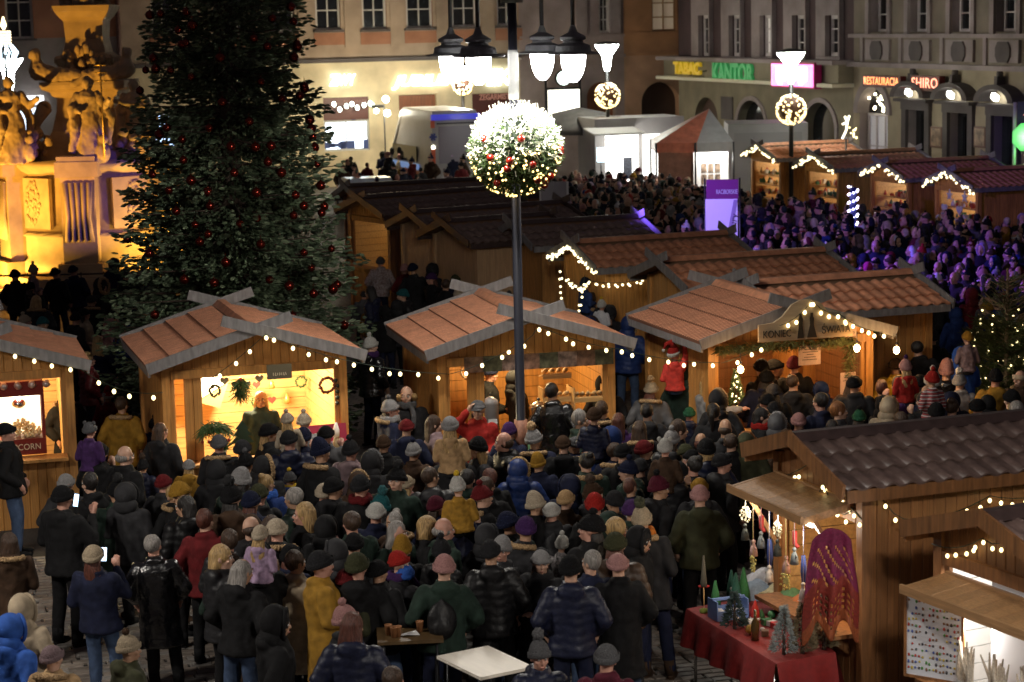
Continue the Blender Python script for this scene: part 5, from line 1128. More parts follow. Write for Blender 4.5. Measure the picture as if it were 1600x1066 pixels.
for i, (x_, z_, w_, h_, l_) in enumerate(((.20, 2.00, .34, .28, 'pink printed sheet hanging below the name board'), (.83, 1.52, .24, .36, 'tall printed sheet with a small bird drawing on the right post'), (.66, 1.15, .2, .2, 'small orange lit sheet low on the right post'), (.86, 2.28, .2, .16, 'small yellow sheet with a numeral under the right slope'))):
    b = MB(); b.box((0, 0, 0), (w_, .008, h_)); o = obj1(hut3, 'notice_sheet', b, mat('notice_paper', (.62, .42, .32), .7, 'noise', .12, 30), x_, -.16-.06*(i == 0), z_, l_, 'notice', 'sheets on the name board hut')
    b = MB()
    for k in range(5): b.box((rnd.uniform(-.01, .01), -.008, h_*.3-k*h_*.13), (w_*rnd.uniform(.3, .7), .002, .008))
    if i != 2: b.build('print_lines', ink, o, kind='stuff')
for i, (x_, z_) in enumerate(((-.98, 1.92), (.80, 2.10), (1.42, 2.03))):
    p = at(hut3, x_, -.5, z_); b = MB(); b.ball((0, 0, 0), (.045, .045, .055), 12, 8); b.tube([(0, 0, .05), (0, 0, .11)], .02, 8, mi=1); b.tube([(0, 0, .1), (0, 0, .24)], .006, 5, mi=1)
    o = b.build('hanging_bulb', [glow('big_warm_bulb', (1, .66, .28), 30), black_p], None, p); tag(o, ('leftmost', 'middle', 'rightmost')[i]+' of the three big glowing bulbs at the name board hut', 'light bulb', 'big bulbs at the name board hut'); lamp('bulb_light', 'POINT', p+Vector((0, -.09, 0)), 14, (1, .52, .18), o, size=.05)
def mini_tree(loc, h, r, m, label, group=None, lights=0, name='small_tree', top=None, cat='table tree', n=900):
    g = empty(name, loc, 0, label, cat, group); b = MB()
    for k in range(n):
        t = rnd.random()**1.4; a = rnd.uniform(0, 2*PI); rr = r*(1-t)*rnd.uniform(.6, 1.05); p = Vector((rr*math.cos(a), rr*math.sin(a), .06+h*t*.95)); d = Vector((math.cos(a), math.sin(a), rnd.uniform(-.5, .8))).normalized(); u = d.orthogonal().normalized()*.006*(1+h); L_ = .035+.06*h*.4
        b.add([p-u, p+u, p+d*L_+u*.2, p+d*L_-u*.2], [(0, 1, 2, 3)])
    b.build('crown', m, g); b = MB(); b.tube([(0, 0, 0), (0, 0, h)], [.02, .006], 6); b.build('trunk', MATS['fir_bark'], g)
    if lights:
        b = MB()
        for k in range(lights): t = rnd.random(); a = rnd.uniform(0, 2*PI); rr = r*(1-t)*1.05; b.ball((rr*math.cos(a), rr*math.sin(a), .08+h*t*.9), .014, 6, 4)
        b.build('bulbs', bulb_m, g, kind='stuff')
    if top:
        b = MB(); q_ = [((.05 if k % 2 == 0 else .02)*math.sin(PI*k/5), (.05 if k % 2 == 0 else .02)*math.cos(PI*k/5)) for k in range(10)]; b.poly(q_, .012); b.build('star', mat('silver_star_top', (.6, .6, .6), .3, metal=.6), g, (0, -.006, h+.05))
    return g
x_, y_ = W(1150, 640, .95); mini_tree((x_, y_, .9), .62, .14, MATS['fir_green'], 'little fir with white lights on the counter of the name board hut', lights=40)
# green number plate
b = MB(); b.box((0, 0, 0), (.02, .26, .18)); p = at(hutB, 0, 0, 0); x_, y_ = W(995, 451, 1.95); xx, yy = W(995, 451, 1.95)
q_ = at(hutB, -.42, -.04, 1.72); b = MB(); b.box((0, 0, 0), (.30, .02, .2)); o = b.build('number_plate', mat('green_plate', (.06, .30, .03), .5, emis=(.1, .5, .05), es=.03), None, q_, (0, 0, hutB.rotation_euler.z)); tag(o, 'green plate with the number 15 on the plank wall', 'sign'); text('15', .15, ink, o, (0, -.015, 0), name='numerals', ext=.003)
# goods of the far right hut
for k in range(7):
    x_, y_, z_ = [float(v_) for v_ in at(hutF[3], -.7+k*.24, -.12, 1.35+.35*(k % 3))]
    if k % 3 == 1: b = heart(.14, .03); nm = 'white heart'
    elif k % 3 == 2: b = MB(); b.poly([((.16 if j % 2 == 0 else .06)*math.sin(PI*j/5), (.16 if j % 2 == 0 else .06)*math.cos(PI*j/5)) for j in range(10)], .03); nm = 'pale star'
    else: b = wreath(.13, .03, None, 24); nm = 'frosted wreath'
    o = b.build('hanging_ornament', mat('frosted_white', (.6, .62, .6), .6), None, (x_, y_, z_), (0, 0, hutF[3].rotation_euler.z)); tag(o, nm+' hanging in the rightmost garland hut, number %s from the left' % ('one', 'two', 'three', 'four', 'five', 'six', 'seven')[k], 'ornament', 'ornaments hanging in the rightmost garland hut')
for q_, h in enumerate(hutF):
    b = MB()
    for k in range(70):
        xx_ = rnd.uniform(-.75, .75); zz_ = rnd.choice((1.12, 1.45, 1.75)); s_ = rnd.uniform(.03, .07); mi = rnd.randrange(4)
        if k % 2: b.box((xx_, rnd.uniform(.1, .5), zz_+s_), (s_*1.6, .1, s_*2), mi=mi)
        else: b.lathe([(s_, 0), (s_*.9, s_), (.01, s_*2.8)], (xx_, rnd.uniform(.1, .5), zz_), 7, mi)
    for z_ in (1.43, 1.73): b.box((0, .3, z_-.01), (1.6, .5, .02), mi=1)
    o = b.build('shelved_goods', [mat('goods_white', (.7, .68, .62), .6), wood_in, mat('goods_red', (.4, .05, .03), .5), mat('goods_green', (.06, .18, .08), .6)], None, h.location, h.rotation_euler, kind='stuff'); tag(o, 'small goods on the shelves of the %s garland hut from the grey tent' % ('first', 'second', 'third', 'fourth')[q_], 'goods')
x_, z_ = depth_pt(1333, 312, 54); g = empty('wrapped_light_post', (x_, 54, 0), 0, 'post wrapped in blue and gold lights among the far crowd', 'light post'); b = MB(); b.tube([(0, 0, 0), (0, 0, 2.35)], .09, 10); b.build('post', mat('blue_post', (.02, .03, .2), .5), g); b = MB()
for k in range(60): a = k*.9; b.ball((.12*math.cos(a), .12*math.sin(a), .6+k*.03), .03, 6, 4)
b.build('bulbs', glow('blue_white_bulb', (.75, .7, 1), 8), g, kind='stuff')

# ================================================================ CRAFT TABLE AND AWNING OF THE NEAR HUT
R4 = hut4.rotation_euler.z
def awning(h, x0, x1, ztop, zlow, out, label, y0=-.05, name='awning'):
    g = T_(h, name, (x0+x1)/2, y0, 0, label, 'awning'); n = max(5, int((x1-x0)/.16)); w = (x1-x0)/n; a = math.atan2(ztop-zlow, out); L = math.hypot(out, ztop-zlow)
    pm = plank_mesh(wood_old)
    for k in range(n): link('plank', pm, g, (-(x1-x0)/2+(k+.5)*w, 0, ztop), (PI/2+a, 0, 0), (w-.006, .02, L))
    for sx in (-1, 1): b = MB(); b.beam((sx*(x1-x0)/2, 0, ztop-.02), (sx*(x1-x0)/2, -out, zlow-.02), .04, .07); b.build('side_rail', wood_old, g)
    b = MB(); b.box((0, -out-.012, zlow-.005), (x1-x0+.06, .03, .08)); b.box((0, .0, ztop+.0), (x1-x0+.04, .04, .06)); b.build('edge_rail', wood_old, g)
    for sx in (-1, 1): b = MB(); b.beam((sx*(x1-x0)/2*.95, 0, ztop-.75), (sx*(x1-x0)/2*.95, -out*.75, zlow-.0), .04, .04); b.build('strut', wood_old, g)
    return g
awning(hut4, -.84, .68, 2.20, 2.10, .52, 'slanted plank awning over the craft stall of the near tiled hut')
b = MB(); b.box((0, 0, 0), (1.7, .03, .03)); obj1(hut4, 'led_tube', b, glow('led_tube_light', (1, .93, .78), 5), .0-.08, -.50, 2.05, 'thin bright tube light under the front edge of the craft stall awning', 'tube light')
for k in range(3): lamp('led_light', 'POINT', at(hut4, -.68+.6*k, -.42, 1.90), 7, (1, .92, .75), None, size=.05)
# shawl hanging on the near side
def shawl():
    p0 = at(hut4, .90, -.38, 0); nx, nz = 26, 30; b = MB()
    for j in range(nz+1):
        for i in range(nx+1):
            u = i/nx; t = j/nz; w = .30+.14*math.sin(PI*min(1, t*1.3)*.5); x = (u-.5)*2*w*.62; arch = -.12*(2*u-1)**2 if t < .2 else -.12*(2*u-1)**2*(1-(t-.2)*.6)
            b.v.append((x*1.0, .035*math.sin(u*19+t*2)*(.3+t)+.02*math.sin(t*9), -t*.98+arch-.10*t*math.cos(u*13)))
    hole = lambda i, j: (i*7+j*3) % 5 == 0 and 4 < j < 16 or (i+2*j) % 4 == 0 and 18 < j < 27
    for j in range(nz):
        for i in range(nx):
            if hole(i, j) and 2 < i < nx-3: continue
            k = j*(nx+1)+i; b.f.append((k, k+1, k+nx+2, k+nx+1)); b.m.append(0 if j < 15 else 1 if j < 26 else 2); b.sm.append(True)
    o = b.build('lace_shawl', [mat('magenta_lace', (.15, .006, .045), .75, 'cloth', .3, 40, bump=.5), mat('rust_red_lace', (.19, .018, .010), .75, 'cloth', .3, 40, bump=.5), mat('orange_lace', (.26, .06, .015), .75, 'cloth', .3, 40)], None, (p0.x, p0.y-.05, 2.06), (0, 0, .1))
    tag(o, 'magenta to orange lace shawl hanging at the near end of the craft stall', 'shawl'); m = o.modifiers.new('thick', 'SOLIDIFY'); m.thickness = .004
shawl()
p0 = at(hut4, 1.0, -.1, 0); lamp('stall_inside_light', 'POINT', (p0.x-.1, p0.y+.45, 1.5), 8, (1, .55, .2), None, size=.1)
# hangings along the awning edge
HM = [('white_lace_star', (.6, .55, .4)), ('yellow_net_star', (.5, .45, .15)), ('blue_ribbon_sprig', (.03, .06, .25)), ('dark_bell_doll', (.03, .035, .03)), ('red_stocking', (.30, .02, .02)), ('white_angel_doll', (.55, .5, .45)), ('pink_bell_doll', (.4, .25, .24)), ('grey_gnome_doll', (.15, .17, .18))]
for k in range(16):
    nm, c = HM[(k*3) % 8]; x_ = -.80+k*.088; z_ = 1.82-.15*(k % 4); b = MB()
    if 'star' in nm: b = wreath(.07, .012, None, 22); b.poly([((.07 if j % 2 == 0 else .03)*math.sin(PI*j/6), (.07 if j % 2 == 0 else .03)*math.cos(PI*j/6)) for j in range(12)], .01)
    elif 'stocking' in nm: b.tube([(0, 0, .06), (0, 0, -.06), (.05, 0, -.09)], [.026, .024, .02], 10)
    elif 'sprig' in nm: b.tube([(0, 0, .16), (.01, 0, 0), (0, 0, -.18)], [.02, .035, .01], 8)
    else: b.lathe([(.045, -.09), (.035, -.02), (.012, .04)], n=12); b.ball((0, 0, .055), .022, 10, 7); b.tube([(-.05, 0, -.01), (0, 0, .02), (.05, 0, -.01)], .009, 6)
    b.tube([(0, 0, .06), (0, 0, 2.08-z_)], .003, 4); p = at(hut4, x_, -.42-.05*(k % 2), z_)
    tag(b.build(nm, mat(nm, c, .7, 'noise', .3, 30), None, p, (0, 0, R4+rnd.uniform(-.3, .3))), '%s, number %s from the far end under the craft awning' % (nm.replace('_', ' '), ('one', 'two', 'three', 'four', 'five', 'six', 'seven', 'eight', 'nine', 'ten', 'eleven', 'twelve', 'thirteen', 'fourteen', 'fifteen', 'sixteen')[k]), 'ornament', 'hangings under the craft awning')
# the table: long, red cloth, running along the front of the stall and turning at its near end
def table_pt(px, py, z=.80): return Vector((*W(px, py, z), z))
def craft_table():
    A_, B_, C_, D_ = table_pt(1073, 952), table_pt(1213, 1038), table_pt(1305, 1020), table_pt(1190, 930)
    g = empty('craft_table', ((A_+C_)/2).xy.to_3d(), 0, 'long folding table under a red cloth full of christmas crafts', 'table'); o_ = Vector((g.location.x, g.location.y, 0))
    q = [A_-o_, B_-o_, C_-o_, D_-o_]; b = MB(); b.add(q+[v_-Vector((0, 0, .03)) for v_ in q], [(0, 1, 2, 3), (7, 6, 5, 4)]+[(i, (i+1) % 4, (i+1) % 4+4, i+4) for i in range(4)]); b.build('tabletop', wood_dk, g)
    b = MB(); n = 16
    for v_ in q:
        c = Vector((0, 0, .4)); t_ = v_+(c-v_)*.12; b.tube([(t_.x, t_.y, 0), (t_.x, t_.y, .77)], .016, 6)
    b.build('legs', steel, g)
    cl = MB(); qq = [v_+Vector((0, 0, .006)) for v_ in q]; cl.add(qq, [(0, 1, 2, 3)])
    for i in range(4):
        p, r_ = qq[i], qq[(i+1) % 4]; e = (r_-p); nrm = Vector((e.y, -e.x, 0)).normalized()
        if nrm.dot((p+r_)/2-Vector((0, 0, .8))) < 0: nrm = -nrm
        m = int(e.length/.05); vs = []; hem = .36 if i != 1 else .40
        for k in range(m+1):
            t = k/m; base = p+e*t; wv = .5+.5*math.sin(k*.9+i); 
            for j, (dz, ou) in enumerate(((0, 0), (-.02, .012), (-.18, .03+.03*wv), (-hem, .05+.06*wv))): vs.append(base+nrm*ou+Vector((0, 0, dz)))
        cl.add(vs, [(k*4+j, k*4+j+1, k*4+j+5, k*4+j+4) for k in range(m) for j in range(3)], 0, True)
    o = cl.build('tablecloth', mat('red_tablecloth', (.21, .010, .009), .75, 'cloth', .2, 20, bump=.2), None, (g.location.x, g.location.y, 0)); tag(o, 'plain red cloth draped over the craft table', 'tablecloth')
craft_table()
tin = mat('frosted_tinsel', (.22, .25, .25), .5, 'noise', .5, 60); tin2 = mat('bronze_tinsel', (.14, .11, .06), .5, 'noise', .6, 60)
for k, (px, py, h_, m, l_, tp) in enumerate(((1225, 1030, .44, tin, 'silver frosted tree at the left of the three table trees', 0), (1254, 1028, .46, tin2, 'bronze cone tree with star, middle of the three table trees', 1), (1287, 1022, .50, tin2, 'dark glittery tree with star at the right end of the craft table', 1), (1148, 990, .34, mat('dark_felt_tree', (.012, .03, .03), .8), 'small dark green tree behind the brown bottle on the craft table', 0))):
    mini_tree(table_pt(px, py-6), h_, .12, m, l_, 'table trees on the red cloth', top=tp, n=700)
def item(name, px, py, mb, m, label, cat='craft item', z=.81, rz=0): o = mb.build(name, m, None, table_pt(px, py, z), (0, 0, rz)); return tag(o, label, cat, 'crafts on the red cloth')
b = MB(); b.lathe([(.04, 0), (.042, .16), (.015, .22), (.015, .30)], n=14); item('bottle', 1180, 1000, b, mat('brown_bottle', (.06, .035, .01), .1, spec=.9), 'brown glass bottle near the silver tree on the red cloth', 'bottle')
b = MB(); b.lathe([(.05, 0), (.045, .07), (.005, .2)], n=12); b.lathe([(.055, 0), (.055, .025)], n=12, mi=1); item('gnome_hat', 1180, 968, b, [mat('santa_red', (.45, .02, .015), .7), white_paint], 'red pointed gnome hat with white rim on the craft table')
for k, (px, py, s_) in enumerate(((1118, 952, 1.), (1150, 944, 1.1), (1162, 940, 1.2), (1143, 930, .9))):
    b = MB(); b.lathe([(.06*s_, 0), (.055*s_, .08*s_), (.01, .30*s_)], n=12); b.ball((0, -.03, .08), .025, 8, 6, mi=1); item('gnome', px, py, b, [mat('green_felt_%d' % (k % 2), ((.03, .16, .05), (.02, .10, .07))[k % 2], .8, 'noise', .3, 30), white_paint], ('pale bodied gnome with green hat beside the blue crate', 'middle green hatted gnome behind the blue crate', 'tallest green hatted gnome behind the blue crate', 'small dark green gnome behind the tall gnomes')[k])
def crate():
    g = empty('blue_crate', table_pt(1138, 966), R4+PI/2, 'pale blue wooden crate with a handle and white paper inside', 'crate', 'crafts on the red cloth'); m = mat('pale_blue_wood', (.16, .26, .55), .6, 'noise', .15, 8)
    for n_, c, d in (('side', (0, -.11, .06), (.34, .012, .10)), ('side', (0, .11, .06), (.34, .012, .10)), ('end', (-.17, 0, .11), (.012, .22, .2)), ('end', (.17, 0, .11), (.012, .22, .2)), ('handle', (0, 0, .21), (.36, .03, .025))): b = MB(); b.box(c, d); b.build(n_, m, g)
    b = MB(); 
    for k in range(12): b.ball((rnd.uniform(-.13, .13), rnd.uniform(-.08, .08), .06), (.05, .04, .03), 7, 5, jit=.3)
    b.build('white_paper', mat('white_tissue', (.7, .72, .75), .6), g)
crate()
g = empty('topiary', table_pt(1100, 958), 0, 'tall thin felt tree on a stick with a red bow and moss foot', 'craft item', 'crafts on the red cloth'); b = MB(); b.tube([(0, 0, 0), (0, 0, .3)], .006, 5); b.build('stick', wood_in, g); b = MB(); b.lathe([(.035, .28), (.03, .35), (.008, .60)], n=10); b.build('felt_cone', mat('brown_green_felt', (.08, .07, .05), .9), g); b = MB(); b.ball((-.03, 0, .28), (.03, .01, .015), 8, 5); b.ball((.03, 0, .28), (.03, .01, .015), 8, 5); b.build('bow', MATS['santa_red'], g); b = MB(); b.ball((0, 0, .02), (.05, .05, .03), 12, 7, jit=.15); b.build('moss_foot', mat('moss', (.16, .2, .03), .9), g)
def cloths():
    cs = [((.62, .62, .66), 'white'), ((.25, .33, .45), 'blue grey'), ((.55, .50, .30), 'pale yellow'), ((.10, .22, .10), 'green'), ((.45, .14, .04), 'rust orange')]
    for k, (c, n) in enumerate(cs):
        b = MB(); N_ = 12; px, py = ((1195, 905), (1180, 925), (1222, 925), (1238, 938), (1262, 945))[k]
        for j in range(N_+1):
            for i in range(N_+1):
                u, v = i/N_-.5, j/N_-.5; r2 = u*u+v*v; b.v.append((u*.42, v*.36, .13*math.exp(-r2*7)+.03*mnoise.noise((u*7+k*5, v*7, 0))+.012*mnoise.noise((u*23+k, v*23, 0))-max(0, -v-.3)*.6))
        for j in range(N_):
            for i in range(N_): q = j*(N_+1)+i; b.f.append((q, q+1, q+N_+2, q+N_+1)); b.m.append(0); b.sm.append(True)
        o = b.build('folded_cloth', mat(n.replace(' ', '_')+'_cloth', c, .8, 'cloth', .2, 30, bump=.3), None, table_pt(px, py, .84+.02*k), (0, 0, R4+k)); tag(o, n+' crumpled cloth in the heap under the craft awning', 'cloth', 'crumpled cloths under the craft awning'); o.modifiers.new('t', 'SOLIDIFY').thickness = .01
cloths()
for k, (c, kk) in enumerate([(c_, j_) for c_ in ('red', 'white', 'brown', 'mustard', 'green', 'light grey') for j_ in range(3)]):
    px, py = rnd.choice([(1165, 965), (1200, 990), (1205, 970), (1220, 955), (1160, 985)]); px += rnd.uniform(-16, 16); py += rnd.uniform(-10, 10); b = MB(); k = kk; s_ = rnd.uniform(.025, .05)
    if k % 3 == 0: b.lathe([(s_, 0), (s_*.8, s_), (.004, s_*2.6)], n=10)
    elif k % 3 == 1: b.ball((0, 0, s_), s_, 10, 7, jit=.1)
    else: b.box((0, 0, s_*.6), (s_*2, s_*1.6, s_*1.2), (0, 0, rnd.random()*3))
    o = b.build(('cone_ornament', 'ball_ornament', 'gift_box')[k % 3], mat('craft_'+c.replace(' ', '_'), {'red': (.4, .02, .02), 'white': (.6, .6, .6), 'brown': (.12, .06, .03), 'mustard': (.35, .2, .03), 'green': (.03, .14, .05), 'light grey': (.35, .35, .36)}[c], .5), None, table_pt(px, py, .812)); tag(o, 'small %s %s in the clutter on the middle of the red cloth' % (c, ('cone', 'ball', 'gift box')[k % 3]), 'ornament', 'small clutter on the red cloth')
# ================================================================ NEAREST HUT
awning(hut5, -.80, .9, 1.86, 1.80, .48, 'slanted plank awning of the nearest hut at the lower right')
g = T_(hut5, 'badge_board', -.66, -.30, 1.0, 'white board covered with rows of small badges under the awning', 'display board', rz=.5)
b = MB(); b.box((0, 0, .38), (.52, .02, .80)); b.build('sheet', mat('white_sheet', (.6, .62, .68), .6), g); b = MB()
for z_ in (-.02, .78): b.box((0, -.005, z_), (.56, .035, .025))
for x_ in (-.27, .27): b.box((x_, -.004, .38), (.025, .035, .80))
b.build('frame', wood_dk, g); pal = [mat('badge_%s' % n, c, .5) for n, c in (('red', (.4, .04, .03)), ('dark', (.03, .03, .04)), ('yellow', (.5, .4, .05)), ('green', (.08, .25, .06)), ('blue', (.06, .1, .35)), ('brown', (.2, .1, .05)))]
b = MB()
for j in range(13):
    for i in range(15):
        if rnd.random() < .82: b.ball((-.235+i*.033+rnd.uniform(-.005, .005), -.016, .06+j*.055+rnd.uniform(-.006, .006)), (.011, .006, rnd.uniform(.008, .018)), 6, 4, mi=rnd.randrange(6))
b.build('badges', pal, g, kind='stuff')
lamp('hut_lamp', 'POINT', at(hut5, -.1, -.35, 1.5), 22, (1, .97, .9), hut5, size=.1)
b = MB(); b.box((0, 0, 0), (.75, .015, .9)); obj1(hut5, 'white_curtain', b, mat('white_fabric', (.72, .74, .8), .7), .15, -.02, 1.5, 'white cloth hanging across the opening of the nearest hut', 'curtain')
for k in range(5):
    g = T_(hut5, 'pampas_bunch', -.28+k*.2, -.28-.08*(k % 2), .92, ('leftmost', 'second', 'middle', 'fourth', 'rightmost')[k]+' bunch of pale dried grass plumes on the nearest hut counter', 'dried grass', 'dried grass bunches'); b = MB()
    for j in range(7): a = rnd.uniform(-.3, .3); b.tube([(0, 0, 0), (a*.15, rnd.uniform(-.03, .03), .2), (a*.4, rnd.uniform(-.06, .06), .42+rnd.random()*.1)], [.004, .02, .006], 6)
    b.build('plumes', mat('dried_grass', (.5, .44, .36), .9, 'noise', .3, 50), g); b = MB(); b.lathe([(.05, -.02), (.06, .15)], n=12); b.build('vase', mat('grey_vase', (.3, .3, .3), .4), g)
# ================================================================ STANDING TABLES, CUPS
def ctable(px0, py0, w, d, rz, label, m, z=1.05):
    x_, y_ = W(px0, py0, z); g = empty('standing_table', (x_, y_, 0), rz, label, 'table', 'standing tables in the crowd'); b = MB(); b.box((0, 0, z-.015), (w, d, .03)); b.build('tabletop', m, g)
    for sx in (-1, 1):
        for sy in (-1, 1): b = MB(); b.tube([(sx*w*.42, sy*d*.38, 0), (sx*w*.40, sy*d*.36, z-.03)], .014, 6); b.build('leg', metal_dk, g)
    return g
tA = ctable(757, 1033, .56, .80, .55, 'empty pale wooden table top, brightly lit, at the bottom centre', mat('birch_top', (.82, .76, .66), .45, 'wood', .08, 3, stretch=(6, .8, 1)), .95)
tB = ctable(640, 990, .62, .5, .08, 'dark table with cups in front of the woman in the green coat', mat('walnut_top', (.10, .06, .025), .4, 'wood', .3, 3, stretch=(6, .8, 1)))
tC = ctable(762, 715, .40, .42, .1, 'small pinkish table with two paper cups before the man in red', mat('pinkish_top', (.55, .38, .30), .5), .95)
cupm = MB(); cupm.lathe([(.026, 0), (.037, .10), (.039, .102), (.034, .09), (.024, .01)], n=14); CUP = cupm.mesh('paper_cup', mat('kraft_cup', (.30, .13, .05), .6))
for t_, dx, dy, l_ in ((tB, -.20, -.02, 'brown paper cup at the left back of the dark table'), (tB, -.15, -.10, 'brown paper cup at the left front of the dark table'), (tB, -.11, -.09, 'brown paper cup third from the left on the dark table'), (tB, .10, .05, 'lone brown paper cup on the right half of the dark table'), (tC, -.12, -.12, 'left paper cup on the small pinkish table'), (tC, .02, -.05, 'right paper cup on the small pinkish table')):
    c, s_ = math.cos(t_.rotation_euler.z), math.sin(t_.rotation_euler.z); z_ = 1.051 if t_ is tB else .951; tag(link('paper_cup', CUP, None, (t_.location.x+dx*c-dy*s_, t_.location.y+dx*s_+dy*c, z_)), l_, 'cup', 'paper cups')
b = MB(); b.add([(-.14, -.05, 0), (-.02, -.07, .02), (.10, -.02, 0), (.06, .06, .025), (-.05, .05, .0)], [(0, 1, 2, 3, 4)]); o = b.build('napkin', white_paint, None, (tB.location.x+.0, tB.location.y-.05, 1.055)); tag(o, 'crumpled white napkin between the cups on the dark table', 'napkin'); o.modifiers.new('t', 'SOLIDIFY').thickness = .003
# ================================================================ SMALL FIR ON THE RIGHT
def right_fir():
    x_, y_ = W(1572, 600, .9); g = empty('lit_fir', (x_, y_, 0), 0, 'sparse bare topped fir with white lights at the right edge', 'tree'); b, nd = MB(), MB(); b.tube([(0, 0, 0), (0, 0, 2.75)], [.05, .02], 8); b.build('trunk', mat('pale_bark', (.22, .15, .08), .8), g); br_ = MB(); lt = MB()
    for k in range(150):
        z_ = rnd.uniform(.25, 2.55); a = rnd.uniform(0, 2*PI); L_ = (1.05-.28*z_)*rnd.uniform(.7, 1.1); d = Vector((math.cos(a), math.sin(a), .35)); p0 = Vector((0, 0, z_)); br_.tube([p0, p0+d*L_*.5, p0+d*L_+Vector((0, 0, .06))], [.014, .009, .004], 4, caps=False)
        dens = 110 if z_ < 1.85 else 8
        for q_ in range(dens):
            t = rnd.uniform(.15, 1); p = p0+d*L_*t+Vector((rnd.gauss(0, .05), rnd.gauss(0, .05), rnd.gauss(0, .03))); tt = (d+Vector((rnd.gauss(0, .5), rnd.gauss(0, .5), rnd.gauss(0, .4)))).normalized(); u = tt.orthogonal().normalized()*.011; nd.add([p-u, p+u, p+tt*.12], [(0, 1, 2)])
        if z_ < 1.9 and k % 2: lt.ball(p0+d*L_*.9, .018, 6, 4); lt.ball(p0+d*L_*.5, .018, 6, 4)
    br_.build('branches', MATS['pale_bark'], g, kind='stuff'); nd.build('crown', mat('yellow_green_needles', (.07, .085, .02), .6, 'noise', .3, 6), g); lt.build('bulbs', bulb_m, g, kind='stuff')
right_fir()
# ================================================================ MORE STREET LAMPS OF THE SQUARE (outside the frame)
def tall_lamp(x_, y_, e, label):
    g = empty('lamp_post', (x_, y_, 0), 0, label, 'street lamp'); b = MB(); b.tube([(0, 0, 0), (0, 0, 7.2)], [.09, .055], 12); b.build('pole', MATS['post_paint'], g)
    for dx, dy in ((.7, 0), (-.7, 0)):
        b = MB(); b.tube([(0, 0, 7.1), (dx*.5, 0, 7.6), (dx, 0, 7.4), (dx, 0, 7.0)], .03, 8); ao = b.build('arm', metal_dk, g)
        b = MB(); b.lathe([(.30, 0), (.25, .1), (.1, .4), (.03, .5)], n=20); b.build('lamp_shade', MATS['lamp_enamel'], ao, (dx, dy, 6.6)); b = MB(); b.lathe([(0, -.38), (.1, -.33), (.16, -.15), (.172, 0)], n=20); b.build('glass_bowl', glow('lamp_bowl_light', (1, .98, .93), 26), ao, (dx, dy, 6.58))
        lamp('lamp_light', 'SPOT', (x_+dx, y_+dy, 6.05), e, (1, .92, .82), g, (x_+dx, y_+dy+.01, 0), .2, 165, .3)
tall_lamp(-7.8, 17.5, 540, 'tall lamp post standing just left of the view near the popcorn hut')
tall_lamp(3.9, 11.5, 500, 'tall lamp post standing before the view near the craft table')
# poses: arms as (elbow, wrist, knuckle direction) for the right (+x) side; figures face -y
ARM = {'down': ((.275, .02, 1.12), (.285, -.05, .87), (0, -.25, -1)),
       'pocket': ((.31, .07, 1.14), (.235, -.12, .98), (-.3, -.4, -1)),
       'front': ((.265, .02, 1.12), (.10, -.25, 1.10), (-.8, -.5, .1)),
       'phone': ((.275, -.10, 1.17), (.13, -.30, 1.38), (-.1, -.4, 1)),
       'high': ((.25, -.14, 1.60), (.21, -.22, 1.84), (0, -.2, 1)),
       'reach': ((.33, -.16, 1.30), (.36, -.44, 1.33), (.1, -1, .1)),
       'hat': ((.33, -.06, 1.45), (.15, -.10, 1.62), (-.6, -.1, .8)),
       'hold': ((.28, -.10, 1.19), (.12, -.12, 1.42), (-.2, -.2, 1))}
POSE = {'d': ('down', 'down', 0, 'stand'), 'c': ('pocket', 'pocket', -.25, 'stand'), 'f': ('front', 'front', .15, 'stand'), 'p': ('phone', 'front', 0, 'stand'), 'l': ('pocket', 'front', .7, 'stand'),
        'r': ('front', 'down', -.7, 'stand'), 'x': ('reach', 'down', -.35, 'stand'), 'h': ('hat', 'front', -.2, 'stand'), 'k': ('hold', 'hold', 0, 'stand'), 's': ('front', 'front', 0, 'sit'), 'S': ('high', 'front', -.4, 'sit')}
def mir(p, s): return (p[0]*s, p[1], p[2])
def headpos(yaw, z=1.60, y=-.01): return Vector((0, y, z))
def rotz(v, a): c, s = math.cos(a), math.sin(a); return (v[0]*c-v[1]*s, v[0]*s+v[1]*c, v[2])
HS = {'stand': 1.04, 'sit': 1.34}      # a child's head is larger for its body
def legs(st):
    if st == 'stand': return [((.095, 0, .92), (.10, -.02, .50), (.11, .02, .09)), ((-.095, .01, .92), (-.12, -.03, .50), (-.14, .01, .09))]
    return [((.10, 0, .93), (.16, -.34, .90), (.17, -.36, .52)), ((-.10, 0, .93), (-.16, -.34, .90), (-.17, -.36, .52))]
